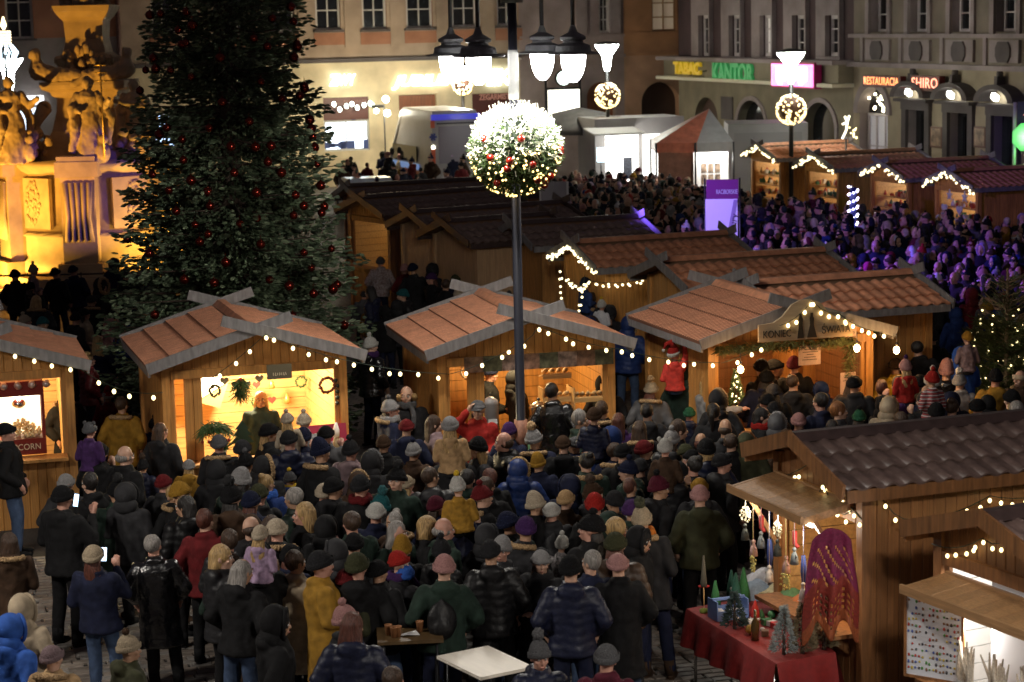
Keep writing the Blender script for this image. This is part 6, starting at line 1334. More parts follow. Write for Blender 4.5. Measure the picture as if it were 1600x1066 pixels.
def body_mesh(pose):
    L, R_, yaw, st = POSE[pose]; b = MB(); hs = HS[st]
    loft(b, [(.90, 0, 0, .16, .11), (1.05, 0, 0, .14, .10), (1.25, 0, 0, .17, .115), (1.38, 0, .005, .17, .10), (1.45, 0, .01, .07, .07)])
    b.tube([(0, .015, 1.40), (0, 0, 1.56)], [.062, .058], 10)
    for s, nm in ((1, R_), (-1, L)):
        e, w, k = ARM[nm]; e, w, k = mir(e, s), mir(w, s), mir(k, s)
        limb(b, [(s*.19, 0, 1.38), e, w], [.058, .043, .030])
        kd = Vector(k).normalized(); W_ = Vector(w); side = kd.cross(Vector((0, 0, 1)))
        side = side.normalized() if side.length > .2 else Vector((0, 1, 0)); up = side.cross(kd)
        pc = W_+kd*.05; limb(b, [W_+kd*.02, W_+kd*.075], [.030, .036], 8)
        for f in range(4):
            o = side*(f-1.5)*.019; ln = (.062, .075, .070, .055)[f]; p0 = W_+kd*.085+o; p1 = p0+kd*ln*.55; p2 = p1+(kd*.6-up*.6)*ln*.5
            limb(b, [p0, p1, p2], [.0105, .010, .009], 6)
        t0 = W_+kd*.04+side*-.03; limb(b, [t0, t0+kd*.035-side*.025, t0+kd*.065-side*.02], [.013, .012, .010], 6)
    for h, k, a in legs(st): limb(b, [h, k, a], [.085, .058, .042])
    o = headpos(yaw)
    def hp(x, y, z): v = rotz((x*hs, y*hs, z*hs), yaw); return (v[0], v[1]+o.y, v[2]+o.z+(.035 if st == 'sit' else 0))
    def eb(x, y, z, r): c = hp(x, y, z); b.ball(c, tuple(q*hs for q in r), 14, 9)
    eb(0, .012, .035, (.077, .092, .098)); eb(0, -.022, -.035, (.056, .062, .075)); eb(0, -.05, -.085, (.028, .025, .02))
    eb(0, -.098, -.022, (.014, .016, .014)); b.tube([hp(0, -.083, .018), hp(0, -.104, -.018)], [.008, .012], 8)
    for s in (-1, 1):
        eb(s*.035, -.066, .034, (.022, .016, .008)); eb(s*.045, -.058, -.02, (.022, .018, .02)); eb(s*.079, .012, -.005, (.010, .020, .030))
    eb(0, -.080, -.058, (.024, .012, .007)); eb(0, -.078, -.070, (.020, .012, .007))
    def post(co):
        for s in (-1, 1):
            c = np.array(hp(s*.032, -.080, .012)); d = np.linalg.norm(co-c, axis=1); w = np.clip(1-d/(.020*hs), 0, 1)
            co[:, 1] += 0; dirv = np.array(rotz((0, 1, 0), yaw)); co += w[:, None]*dirv*.006*hs
        return co
    me = remesh(b, 'person', .0115, 3, post=post)
    # eyes, brows and lips carried by the same mesh
    bm = bmesh.new(); bm.from_mesh(me); E = MB()
    for s in (-1, 1):
        E.ball(hp(s*.032, -.079, .012), .0105*hs, 8, 6, mi=1); E.ball(hp(s*.032, -.087, .012), .0055*hs, 6, 5, mi=2)
        E.tube([hp(s*.016, -.091, .034), hp(s*.034, -.087, .040), hp(s*.054, -.071, .033)], [.003*hs, .005*hs, .003*hs], 6, mi=3)
    E.tube([hp(-.022, -.084, -.063), hp(0, -.093, -.061), hp(.022, -.084, -.063)], [.003*hs, .0065*hs, .003*hs], 6, mi=4)
    m2 = E.mesh('e', [], True); bm.from_mesh(m2); bm.to_mesh(me); bm.free(); bpy.data.meshes.remove(m2)
    for m in (None, eye_w, eye_d, brow_m, lip_m): me.materials.append(m)
    return me
eye_w = mat('eye_white', (.6, .58, .55), .3); eye_d = mat('eye_dark', (.02, .012, .01), .2); brow_m = mat('brow_hair', (.04, .025, .015), .8); lip_m = mat('lips', (.32, .12, .10), .5)
def coat_mesh(pose, kind):
    L, R_, yaw, st = POSE[pose]; b = MB(); sit = st == 'sit'; ch = 1.0
    t = {'J': 0., 'P': .012, 'L': .005, 'F': .010, 'W': .005}[kind[0]]; long_ = kind[0] == 'L'; hem = .50 if long_ else (.74 if kind[0] == 'F' else .80)
    if sit: hem = .88
    rings = [(hem, 0, 0, .235+t+(.03 if long_ else 0), .18+t), (hem+.06, 0, 0, .225+t, .175+t), (.95, 0, 0, .205+t, .16+t), (1.07, 0, 0, .195+t, .15+t), (1.22, 0, 0, .212+t, .158+t), (1.34, 0, .008, .215+t, .15+t), (1.415, 0, .012, .17+t, .115), (1.46, 0, .012, .095, .09), (1.505, 0, .006, .084, .085)]
    if sit: rings = [r for r in rings if r[0] >= hem]
    loft(b, rings, 22)
    for s, nm in ((1, R_), (-1, L)):
        e, w, k = ARM[nm]; e, w = mir(e, s), mir(w, s); wv = Vector(w)-(Vector(w)-Vector(e)).normalized()*.01
        limb(b, [(s*.18, .005, 1.365), e, tuple(wv)], [.088+t*.6, .068+t*.6, .050+t*.4], 12)
    if 'u' not in kind and kind[0] in 'FWPJ' and kind != 'J':      # folded-down hood behind the neck
        b.ball((0, .115, 1.44), (.135, .075, .075), 14, 8); b.ball((0, .13, 1.37), (.10, .05, .07), 12, 8)
    elif kind[0] in 'JL': b.ball((0, .05, 1.47), (.115, .085, .045), 14, 8)
    return remesh(b, 'coat', .019, 3, fold=.018 if kind[0] != 'P' else .008, ribs=.0 if kind[0] != 'P' else .008, seed=hash(pose) % 9+ord(kind[0]) % 7)
def trouser_mesh(st):
    b = MB(); loft(b, [(.80, 0, 0, .17, .125), (.92, 0, 0, .172, .125), (1.0, 0, 0, .16, .12)])
    for h, k, a in legs(st): limb(b, [h, k, (a[0], a[1], a[2]+.03)], [.095, .075, .062], 12)
    return remesh(b, 'trousers', .022, 3, fold=.01, seed=3)
def boots_mesh(st):
    b = MB()
    for h, k, a in legs(st):
        b.tube([(a[0], a[1], a[2]+.12), (a[0], a[1], a[2]-.03)], [.06, .058], 10); b.ball((a[0], a[1]-.06, a[2]-.045), (.052, .125, .045), 12, 7); b.box((a[0], a[1]-.05, a[2]-.075), (.09, .24, .03))
    return b.mesh('boots', None, True)
# hats and hair: around the head centre at the origin, face towards -y
def hat_mesh(kind):
    b = MB(); nm = 'hat'
    def dome(rx, ry, rz, z0, cy=.012, lean=0., n=24, knit=.0025, top=1., droop=0.):
        pr = []
        for i in range(9):
            t = i/8*PI/2; pr.append((math.cos(t), math.sin(t)))
        vs = []
        for i, (c, s) in enumerate(pr):
            for k in range(n):
                a = 2*PI*k/n; kn = 1+knit*10*(.5 if k % 2 else -.5)
                vs.append((rx*c*math.cos(a)*kn, cy+ry*c*math.sin(a)*kn+lean*s*s, z0+rz*s**top-droop*max(0, math.sin(a))*c*0))
        b.add(vs, [(i*n+k, i*n+(k+1) % n, (i+1)*n+(k+1) % n, (i+1)*n+k) for i in range(8) for k in range(n)]+[tuple(8*n+k for k in range(n))], 0, True)
    def cuff(z=.03, h=.05, r=.092, ry=.107, mi=0, tilt=.18):
        n = 24; vs = []
        for rr, zz in ((1., -h/2), (1.07, -h/2+.006), (1.08, h/2-.006), (1., h/2)):
            for k in range(n):
                a = 2*PI*k/n; vs.append((r*rr*math.cos(a), .012+ry*rr*math.sin(a), z+zz-tilt*ry*math.sin(a)))
        b.add(vs, [(i*n+k, i*n+(k+1) % n, (i+1)*n+(k+1) % n, (i+1)*n+k) for i in range(3) for k in range(n)], mi, True)
    if kind in ('beanie', 'bobble', 'furbobble', 'tall', 'bear', 'slouch', 'striped'):
        rz = {'tall': .17, 'slouch': .135, 'bobble': .125, 'furbobble': .125}.get(kind, .108)
        dome(.090, .105, rz, .025, lean=.03 if kind in ('slouch', 'tall') else .012); cuff(); 
        n = 24; b.add([(.088*math.cos(2*PI*k/n), .012+.103*math.sin(2*PI*k/n), z-.18*.105*math.sin(2*PI*k/n)*(1 if j == 0 else 0)) for j, z in enumerate((.01, .05)) for k in range(n)], [(k, (k+1) % n, (k+1) % n+n, k+n) for k in range(n)], 0, True)
        if kind == 'bobble': b.ball((0, .03, .025+rz+.022), .034, 12, 8, mi=1, jit=.14)
        if kind == 'furbobble': b.ball((0, .035, .025+rz+.030), .050, 14, 10, mi=1, jit=.22)
        if kind == 'bear':
            for s in (-1, 1): b.ball((s*.068, .02, .118), (.030, .018, .030), 10, 8, mi=1)
    elif kind == 'cap':
        dome(.096, .112, .085, .04, knit=0); b.ball((0, -.05, .055), (.10, .085, .028), 16, 7); b.ball((0, -.115, .038), (.07, .05, .012), 14, 6); nm = 'cap'
    elif kind == 'santa':
        dome(.092, .107, .12, .03, knit=0); b.tube([(0, .02, .10), (.02, .06, .19), (.06, .12, .17), (.08, .15, .10)], [.07, .045, .03, .012], 10); b.ball((.085, .155, .085), .026, 10, 7, mi=1, jit=.1)
        cuff(.03, .05, .094, .109, mi=1); cuff(.035, .03, .098, .113, mi=1)
    elif kind in ('hood', 'furhood'):
        b.ball((0, .035, .02), (.112, .118, .135), 20, 12); b.ball((0, .06, -.10), (.125, .10, .10), 18, 10); nm = 'hood'
        if kind == 'furhood':
            n = 26
            for k in range(n):
                a = 2*PI*k/n; b.ball((.095*math.cos(a), -.045+.02*math.sin(a), .01+.125*math.sin(a)), .030, 7, 5, mi=1, jit=.3)
        else:
            n = 20; pts = [(.090*math.cos(2*PI*k/n), -.052, .005+.118*math.sin(2*PI*k/n)) for k in range(n+1)]; b.tube(pts, .016, 8)
    elif kind in ('short', 'bald', 'long', 'bun', 'bob', 'pony', 'curly', 'drape'):
        nm = 'hair'; m = MB(); j = 0
        if kind == 'bald':
            m.ball((0, .030, .0), (.084, .090, .062), 16, 10)
        elif kind == 'curly':
            for k in range(16): a = PI*(-.05+1.1*k/15); m.ball((.092*math.cos(a), .02+.085*math.sin(a), .0-.02*(k % 3)), .042, 8, 6)
        elif kind != 'drape': m.ball((0, .022, .040), (.086, .098, .103), 18, 11)
        if kind == 'drape': loft(m, [(-.30, 0, .10, .085, .03), (-.20, 0, .09, .105, .045), (-.08, 0, .06, .092, .06), (-.01, 0, .05, .08, .055)], 16)
        if kind == 'long': loft(m, [(-.30, 0, .095, .10, .035), (-.20, 0, .09, .115, .05), (-.05, 0, .06, .10, .075), (.06, 0, .04, .088, .085)], 16)
        if kind == 'bob': loft(m, [(-.12, 0, .035, .10, .085), (-.03, 0, .03, .105, .09), (.06, 0, .02, .088, .09)], 16)
        if kind == 'bun': m.ball((0, .085, .12), .045, 10, 8)
        if kind == 'pony': limb(m, [(0, .10, .06), (0, .15, .0), (0, .15, -.18)], [.03, .035, .015], 8)
        return remesh(m, 'hair', .012, 2, fold=.010 if kind != 'curly' else .02, seed=5)
    elif kind == 'band':
        cuff(.03, .075, .090, .106); nm = 'headband'
    me = b.mesh(nm, [None, None], True); return me
def scarf_mesh():
    b = MB(); n = 20
    for dz, r in ((0, .105), (.035, .098)):
        b.tube([(r*math.cos(2*PI*k/n), .01+(r+.01)*math.sin(2*PI*k/n), 1.47+dz+.012*math.sin(k*1.7)) for k in range(n+1)], .032, 8)
    b.tube([(.05, -.11, 1.46), (.06, -.17, 1.35), (.05, -.18, 1.18)], [.035, .04, .035], 8)
    return remesh(b, 'scarf', .015, 2, fold=.008)
# colours (real surface colours of the clothes)
CC = {'black': (.007, .007, .008), 'charcoal': (.016, .016, .018), 'grey': (.09, .09, .095), 'light grey': (.25, .245, .245), 'white': (.46, .45, .42), 'cream': (.42, .35, .26), 'beige': (.36, .29, .20), 'tan': (.40, .26, .13),
      'brown': (.05, .027, .015), 'navy': (.009, .012, .034), 'blue': (.014, .035, .14), 'bright blue': (.03, .10, .40), 'teal': (.014, .09, .10), 'olive': (.04, .042, .02), 'green': (.02, .09, .045), 'dark green': (.018, .035, .026),
      'mustard': (.30, .16, .02), 'yellow': (.62, .40, .03), 'orange': (.50, .15, .02), 'red': (.30, .016, .012), 'coral red': (.62, .055, .04), 'dark red': (.12, .010, .012), 'burgundy': (.08, .010, .022), 'pink': (.38, .20, .19), 'lilac': (.34, .24, .36),
      'purple': (.05, .018, .085), 'magenta': (.40, .03, .16), 'blond': (.42, .27, .11), 'brown hair': (.05, .026, .014), 'dark hair': (.012, .009, .008), 'grey hair': (.27, .25, .23), 'ginger': (.26, .10, .03), 'auburn': (.10, .03, .018), 'jeans': (.05, .08, .15), 'dark grey': (.028, .028, .031), 'mauve': (.20, .14, .15), 'plaid red': (.30, .05, .05)}
def cmat(c, kind):
    nm = c.replace(' ', '_')+'_'+kind
    if nm in MATS: return MATS[nm]
    col = CC[c]
    if kind == 'shiny': return mat(nm, col, .22, 'noise', .3, 22, spec=.8, bump=.6)
    if kind == 'puffer': return mat(nm, col, .5, 'noise', .3, 14, bump=.5, spec=.35)
    if kind == 'knit': return mat(nm, col, .95, 'noise', .3, 90, bump=1., spec=.2)
    if kind == 'hair': return mat(nm, col, .5, 'noise', .55, 30, stretch=(3, 3, .3), bump=.9)
    if kind == 'fur': return mat(nm, col, .9, 'noise', .6, 60, bump=1.)
    if kind == 'pattern': return mat(nm, col, .8, 'noise', .5, 26, col2=(.45, .42, .42), bump=.2)
    if kind == 'plaid':
        m = mat(nm, col, .85)
        nt = m.node_tree; w1 = nt.nodes.new('ShaderNodeTexWave'); w1.bands_direction = 'Z'; w1.inputs['Scale'].default_value = 4.5
        tc = nt.nodes.new('ShaderNodeTexCoord'); nt.links.new(tc.outputs['Object'], w1.inputs[0]); r = nt.nodes.new('ShaderNodeValToRGB'); nt.links.new(w1.outputs[0], r.inputs[0])
        r.color_ramp.interpolation = 'CONSTANT'; r.color_ramp.elements[0].color = (*col, 1); r.color_ramp.elements[1].color = (.5, .4, .4, 1); r.color_ramp.elements[1].position = .8
        e = r.color_ramp.elements.new(.35); e.color = (.03, .02, .03, 1); nt.links.new(r.outputs[0], nt.nodes['Principled BSDF'].inputs['Base Color']); return m
    return mat(nm, col, .85, 'noise', .35, 10, bump=.5, spec=.25)
SKIN = [mat('skin_%s' % n, c, .5, 'noise', .1, 30) for n, c in (('pale', (.52, .31, .22)), ('rosy', (.50, .26, .19)), ('tan', (.42, .24, .15)))]
def setm(o, *ms):
    for i, m in enumerate(ms):
        if m is None: continue
        if len(o.material_slots) <= i: break
        o.material_slots[i].link = 'OBJECT'; o.material_slots[i].material = m
def part(name, me, parent, *ms, **k):
    if not me.materials:
        for _ in ms: me.materials.append(None)
    o = link(name, me, parent, **k); setm(o, *ms); return o
PEOPLE = []
HATN = {'beanie': 'beanie', 'bobble': 'bobble hat', 'furbobble': 'hat with a fur pompom', 'tall': 'tall knitted hat', 'bear': 'bear eared hat', 'slouch': 'slouchy hat', 'striped': 'striped hat', 'cap': 'flat cap', 'santa': 'santa hat', 'hood': 'raised hood', 'furhood': 'raised fur edged hood',
        'short': 'short {c}', 'bald': 'balding head', 'long': 'long {c}', 'bun': '{c} in a bun', 'bob': 'bobbed {c}', 'pony': '{c} in a ponytail', 'curly': 'bald head and curly {c}', 'band': 'headband over long hair'}
COATN = {'J': 'jacket', 'P': 'puffer jacket', 'L': 'long coat', 'F': 'fur hooded parka', 'W': 'hooded jacket'}
def person(px, py, h, face, coat, ck, hat, hatc, pose='d', hatc2=None, legc=None, scarf=None, pat=None, z0=0., world=None, skin=None, detail=True, child=None, kind_word=None):
    """one person; (px, py) is where the top of the head shows in the photograph"""
    extra = {'bobble': .055, 'furbobble': .085, 'tall': .06, 'slouch': .025, 'santa': .05, 'beanie': .01}.get(hat, 0)
    sit = POSE[pose][3] == 'sit'; HB = 1.745+(.045 if sit else 0); sc = h/1.745
    if sit:   # h = height of the same child standing; seated origin lifts pelvis to z0
        sc = h/1.70; base = z0-.86*sc; top = base+(1.60+.035+.135*1.32+extra)*sc
    else: base = z0; top = h+extra*sc
    x, y = world if world else W(px, py, top)
    P = link('person', getm(('b', pose), lambda: body_mesh(pose)), None, (x, y, base), (rnd.gauss(0, .035), rnd.gauss(0, .035), math.radians(face)), (sc*rnd.uniform(.94, 1.06), sc*rnd.uniform(.95, 1.08), sc))
    setm(P, skin or rnd.choice(SKIN)); st = POSE[pose][3]; yaw = POSE[pose][2]; hs = HS[st]
    tex = 'shiny' if 's' in ck[1:] else 'puffer' if ck[0] == 'P' else 'cloth'
    if pat: tex = pat
    k0 = ck[0]; kk = k0
    part('coat', getm(('c', pose, kk), lambda: coat_mesh(pose, kk)), P, cmat(coat, tex))
    lc = legc or rnd.choice(['black', 'black', 'charcoal', 'jeans', 'navy'])
    part('trousers', getm(('t', st), lambda: trouser_mesh(st)), P, cmat(lc, 'cloth'))
    part('boots', getm(('o', st), lambda: boots_mesh(st)), P, cmat('black' if rnd.random() < .8 else 'brown', 'cloth'))
    hz = 1.60+(.035 if st == 'sit' else 0); hm = getm(('h', hat), lambda: hat_mesh(hat))
    kd = 'hair' if hm.name.startswith('hair') else ('knit' if hm.name.startswith('hat') else 'cloth')
    c2 = hatc2 or ('white' if hat == 'santa' else 'tan' if hat == 'furhood' else hatc)
    if hm.name.startswith('hood'): hatc = coat; kd = tex if tex in ('puffer', 'shiny') else 'cloth'
    part(hm.name.split('.')[0], hm, P, cmat(hatc, kd), cmat(c2, 'fur' if hat in ('furbobble', 'furhood') else 'knit'), loc=(0, -.01, hz), rot=(0, 0, yaw), scale=(hs*(1.09 if kd != 'hair' else 1.03)*rnd.uniform(.96, 1.04), hs*(1.09 if kd != 'hair' else 1.03)*rnd.uniform(.96, 1.04), hs*(1.09 if kd != 'hair' else 1.03)*rnd.uniform(.9, 1.12)))
    if k0 == 'F' and not hm.name.startswith('hood'):
        def fur():
            b = MB(); n = 16
            for k in range(n): a = PI*(k/(n-1)); b.ball((.15*math.cos(a), .07+.11*math.sin(a), 1.455+.02*math.sin(a)), .032, 7, 5, jit=.3)
            return b.mesh('fur_trim', None)
        part('fur_trim', getm('fur', fur), P, cmat(hatc2 if hatc2 in ('tan', 'brown') else 'tan', 'fur'))
    if hat in ('beanie', 'bobble', 'furbobble', 'band', 'slouch') and (hat == 'band' or rnd.random() < .3) and detail:
        part('hair', getm(('h', 'drape'), lambda: hat_mesh('drape')), P, cmat(rnd.choice(['brown hair', 'blond', 'dark hair', 'auburn']), 'hair'), loc=(0, -.006, hz-.012), rot=(0, 0, yaw), scale=(hs*.98,)*3)
    if scarf: part('scarf', getm('scarf', scarf_mesh), P, cmat(scarf, 'knit'))
    kw = kind_word or ('child' if (sit or h < 1.4) else 'person')
    hn = HATN[hat].format(c=hatc if 'hair' in hatc else hatc+' hair')
    pom = ' with %s pompom' % hatc2 if hat == 'bobble' and hatc2 and hatc2 != hatc else ''
    d = ('%s in %s' % (kw, coat))+(' patterned' if pat == 'pattern' else ' plaid' if pat == 'plaid' else ' shiny' if tex == 'shiny' else '')+' '+COATN[k0]
    d += ' with '+(hn if (hm.name.startswith('hair') or hm.name.startswith('hood')) else hatc+' '+hn)+pom
    if scarf: d += ' and %s scarf' % scarf
    P['d0'] = d; PEOPLE.append((P, px, py)); P['hd'] = (hn if (hm.name.startswith('hair') or hm.name.startswith('hood')) else hatc+' '+hn)
    P['extra'] = {'p': 'holding up a phone', 'S': 'one arm raised', 'h': 'hand on the hat', 'x': 'reaching out'}.get(pose, '')+(' on shoulders' if sit else '')
    P['hz'] = top; return P
def on_shoulders(px, py, h, face, coat, ck, hat, hatc, ccoat, cck='J', chat='beanie', chatc='black', pose='s', ch=1.78, **k):
    """a child sitting on the shoulders of a grown-up"""
    c = person(px, py, h, face, coat, ck, hat, hatc, pose, z0=1.40*ch/1.745, **k); a = math.radians(face); s = ch/1.745
    wx, wy = c.location.x-math.sin(a)*-.13*s*-1, c.location.y+math.cos(a)*-.13*s*1
    person(px, py+40, ch, face, ccoat, cck, chat, chatc, 'k', world=(c.location.x+math.sin(a)*.13, c.location.y-math.cos(a)*.13))
    return c
# --- the crowd, one line each: px py height facing | coat kind | hat colour(/second) | pose | options
CROWD = '''
19 659 1.78 95|black J|beanie black|c|lc=jeans
105 597 1.70 35|black F|bobble black|c|sc=brown
190 696 1.78 150|black J|bald grey hair|c
158 524 1.66 190|navy J|long blond|c
187 618 1.72 175|mustard F|short brown hair|c
165 606 1.30 200|dark red J|santa red|d
220 712 1.22 170|navy P|furbobble charcoal/brown|d
258 658 1.66 150|charcoal W|long brown hair|c
236 648 1.30 170|blue J|bobble black|d
294 716 1.30 180|mustard W|beanie light grey|d
346 677 1.68 175|charcoal F|beanie grey|f
375 687 1.74 170|black J|beanie dark grey|c
383 703 1.60 165|black W|bobble black/grey|c
92 757 1.84 150|black W|beanie black|p|lc=black
95 741 1.62 170|dark grey J|beanie light grey|c
339 722 1.62 180|charcoal W|hood black|c
318 796 1.72 180|dark red J|short auburn|c|lc=black
397 768 1.66 170|navy W|beanie navy|c
415 660 1.76 120|black J|beanie black|c
463 670 1.80 175|navy P|beanie charcoal|c
511 664 1.70 175|grey J|beanie black|p
465 641 1.60 170|light grey J|bobble cream|c
549 682 1.64 165|mauve W|bobble charcoal|c
608 619 1.68 110|navy F|bobble light grey/grey|c|sc=light grey
639 603 1.80 15|charcoal J|curly blond|c|sc=grey
629 653 1.66 180|navy W|beanie dark red|c
596 681 1.60 170|black J|striped brown|c
586 709 1.66 175|charcoal F|furhood charcoal/grey|c
643 687 1.58 165|brown J|bobble light grey/navy|c
684 650 1.64 120|mauve J|long brown hair|c
752 626 1.80 10|red W|cap grey|h
753 569 1.80 90|black W|beanie navy|f
815 580 1.74 100|charcoal W|hood charcoal|c
788 674 1.76 285|black P|bald brown hair|c
790 659 1.70 170|navy J|beanie purple|c
459 734 1.32 175|blue W|bobble grey/yellow|d|sc=yellow
421 742 1.66 160|blue J|bun blond|c|sc=bright blue
497 753 1.64 180|black W|beanie cream|c
524 745 1.72 150|charcoal W|beanie black|c
554 743 1.78 175|black J|beanie charcoal|c|sc=dark red
643 740 1.60 170|pink J|beanie beige|c
638 755 1.36 170|charcoal J|santa orange|d
686 772 1.60 150|navy J|beanie burgundy|c
724 733 1.64 175|dark green W|short dark hair|c
868 598 1.80 165|blacks Js|short dark hair|c
949 588 1.72 165|black W|hood black|c
1010 588 1.66 170|grey F|furbobble beige/tan|c
1106 590 1.68 100|light grey W|bob blond|x
1180 574 1.80 180|navy J|beanie black|c
1193 560 1.82 200|black J|beanie black|c
952 624 1.70 180|black F|short brown hair|c
966 644 1.66 180|purple J|long auburn|c
1014 630 1.72 175|dark grey W|short dark hair|c
1076 637 1.34 175|navy P|beanie green|d
1120 630 1.66 180|charcoal J|pony dark hair|c
1127 654 1.76 185|dark grey J|bald brown hair|c
849 662 1.68 170|navy F|furbobble light grey/tan|c
880 678 1.66 180|black W|beanie brown|c
848 706 1.50 180|navy J|tall mustard|c
815 718 1.62 180|blue P|furhood blue/blond|c
977 691 1.76 180|black J|beanie black|c
1003 657 1.68 180|charcoal F|long brown hair|c
1042 666 1.70 170|charcoal P|bobble light grey|c
1104 687 1.80 190|navy P|beanie black|c
1134 703 1.74 110|dark grey W|beanie charcoal|c
1165 703 1.20 120|orange W|beanie red|x
1147 676 1.68 180|black J|short brown hair|c
1171 679 1.66 180|olive F|furhood olive/ginger|c
1188 635 1.68 95|black J|long dark hair|c|sc=red
1197 672 1.34 175|teal W|beanie teal|d
1028 742 1.72 110|charcoal W|bobble burgundy/black|c
1091 760 1.70 185|olive W|beanie pink|c
1025 778 1.84 165|charcoal F|furbobble beige/olive|f|sc=orange;lc=navy
939 769 1.74 185|black J|beanie red|c
829 768 1.64 110|black J|tall cream|c
861 780 1.60 180|dark grey J|beanie white|c
880 767 1.60 170|brown J|striped tan|c
1190 728 1.24 180|mauve J|beanie pink|d
810 660 1.44 170|green J|beanie purple|d
1213 560 1.74 100|brown F|beanie black|c
1243 555 1.82 170|charcoal J|beanie burgundy|c
1249 583 1.74 165|charcoal W|short brown hair|c
1276 596 1.50 190|blue W|hood blue|d
1340 584 1.80 175|charcoal J|beanie black|c
1396 559 1.74 185|yellow P|beanie brown|c
1474 562 1.72 185|blacks Ps|tall pink|c
1501 576 1.66 180|light grey J|furbobble light grey/white|c
1549 576 1.76 185|mustard W|beanie black|c
1595 579 1.66 330|brown F|band cream|c
1587 623 1.78 185|charcoal J|short grey hair|c
1534 618 1.72 175|black W|beanie black|c
1463 629 1.70 185|beige J|beanie black|c
1491 648 1.60 190|charcoal J|bobble pink|c
1478 622 1.68 175|blacks Ps|bun brown hair|c
1380 622 1.68 175|beige F|furhood tan/tan|c
1404 630 1.56 170|purple J|beanie purple|c
1418 644 1.64 190|grey W|short brown hair|c
1314 627 1.76 110|dark grey J|short ginger|c
1336 634 1.50 180|teal W|bobble green/black|c
1289 653 1.62 170|charcoal J|short dark hair|c|sc=red
1212 648 1.60 180|grey F|furhood grey/light grey|c
1243 642 1.58 185|burgundy J|beanie pink|c
1233 668 1.62 180|brown J|beanie brown|c
1205 676 1.40 180|teal J|beanie bright blue|d
1448 532 1.80 185|charcoal J|short dark hair|c
1428 530 1.70 185|black W|beanie grey|c
1450 515 1.74 185|black J|beanie dark grey|c
3 828 1.60 190|brown F|long brown hair|f
156 843 1.68 165|navy J|beanie beige|p|lc=jeans
248 833 1.66 185|blacks Ls|short grey hair|c|vest
196 985 1.58 120|olive W|bobble beige/brown|c
87 1005 1.56 170|tan F|beanie mauve|c
5 960 1.68 150|bright blue W|hood blue|c
40 930 1.64 170|beige J|hood beige|c
466 860 1.70 150|beige L|short brown hair|c
511 861 1.80 110|mustard L|beanie charcoal|f
540 887 1.62 150|olive J|beanie dark red|f
558 863 1.76 170|black W|beanie olive|c
598 873 1.68 160|black J|beanie black|c
625 877 1.50 200|dark grey W|striped bright blue|c
634 859 1.62 80|charcoal J|beanie red|c|sc=purple
681 868 1.72 190|dark green W|slouch pink|c
661 802 1.70 110|black J|bob blond|c
544 940 1.60 110|charcoal J|bobble pink|c
545 962 1.70 175|navy P|long auburn|c
413 947 1.70 110|black W|hood black|c
623 1040 1.68 200|black J|short brown hair|c
509 807 1.68 180|black F|hood black|c|sc=pink
843 992 1.56 10|navy P|furbobble grey/grey|f
892 869 1.76 170|navy P|beanie black|c
970 862 1.72 185|black L|beanie pink|c
878 831 1.30 170|charcoal J|bobble white|d|pat=pattern
937 797 1.70 170|dark green W|hood dark green|c
934 1008 1.70 175|burgundy J|beanie grey|c
24 421 1.72 170|black J|beanie black|c
91 417 1.74 165|black J|beanie black|c
122 413 1.72 170|navy J|beanie navy|c
176 405 1.70 175|navy W|hood navy|c
194 420 1.70 130|black J|short dark hair|p
224 404 1.74 190|navy W|beanie navy|c
49 488 1.60 130|charcoal W|bobble cream|c|sc=white
61 534 1.50 140|black J|beanie white|c
577 524 1.76 130|blacks Ps|bobble white|c|sc=purple
590 401 1.62 175|pink J|beanie grey|c|pat=pattern
650 409 1.80 170|charcoal J|beanie navy|c
632 412 1.60 150|dark red J|beanie pink|c
676 413 1.74 130|charcoal W|hood charcoal|c
701 415 1.64 60|grey J|beanie cream|c|sc=cream
779 425 1.64 160|grey W|beanie light grey|c
737 370 1.70 175|burgundy P|short dark hair|c
600 345 1.72 90|black L|furbobble navy/blue|c
563 455 1.30 175|grey J|beanie dark grey|d
578 474 1.24 170|mustard J|hood mustard|d
615 470 1.60 175|charcoal J|hood black|c
842 419 1.30 175|pink J|beanie white|d
878 428 1.60 100|charcoal W|beanie grey|c
948 448 1.78 20|black W|hood black|c
952 476 1.66 150|dark grey W|hood grey|c
1003 470 1.50 60|burgundy J|beanie pink|c
929 497 1.70 170|blue F|furhood blue/brown|c
977 497 1.74 170|blue P|furhood blue/tan|c
745 640 1.60 170|charcoal J|short dark hair|c
1532 416 1.70 10|white J|bobble pink|c
1571 459 1.72 185|white F|santa red|c
1491 383 1.76 190|brown J|beanie brown|c
1494 482 1.50 190|blue W|hood mustard|d
'''
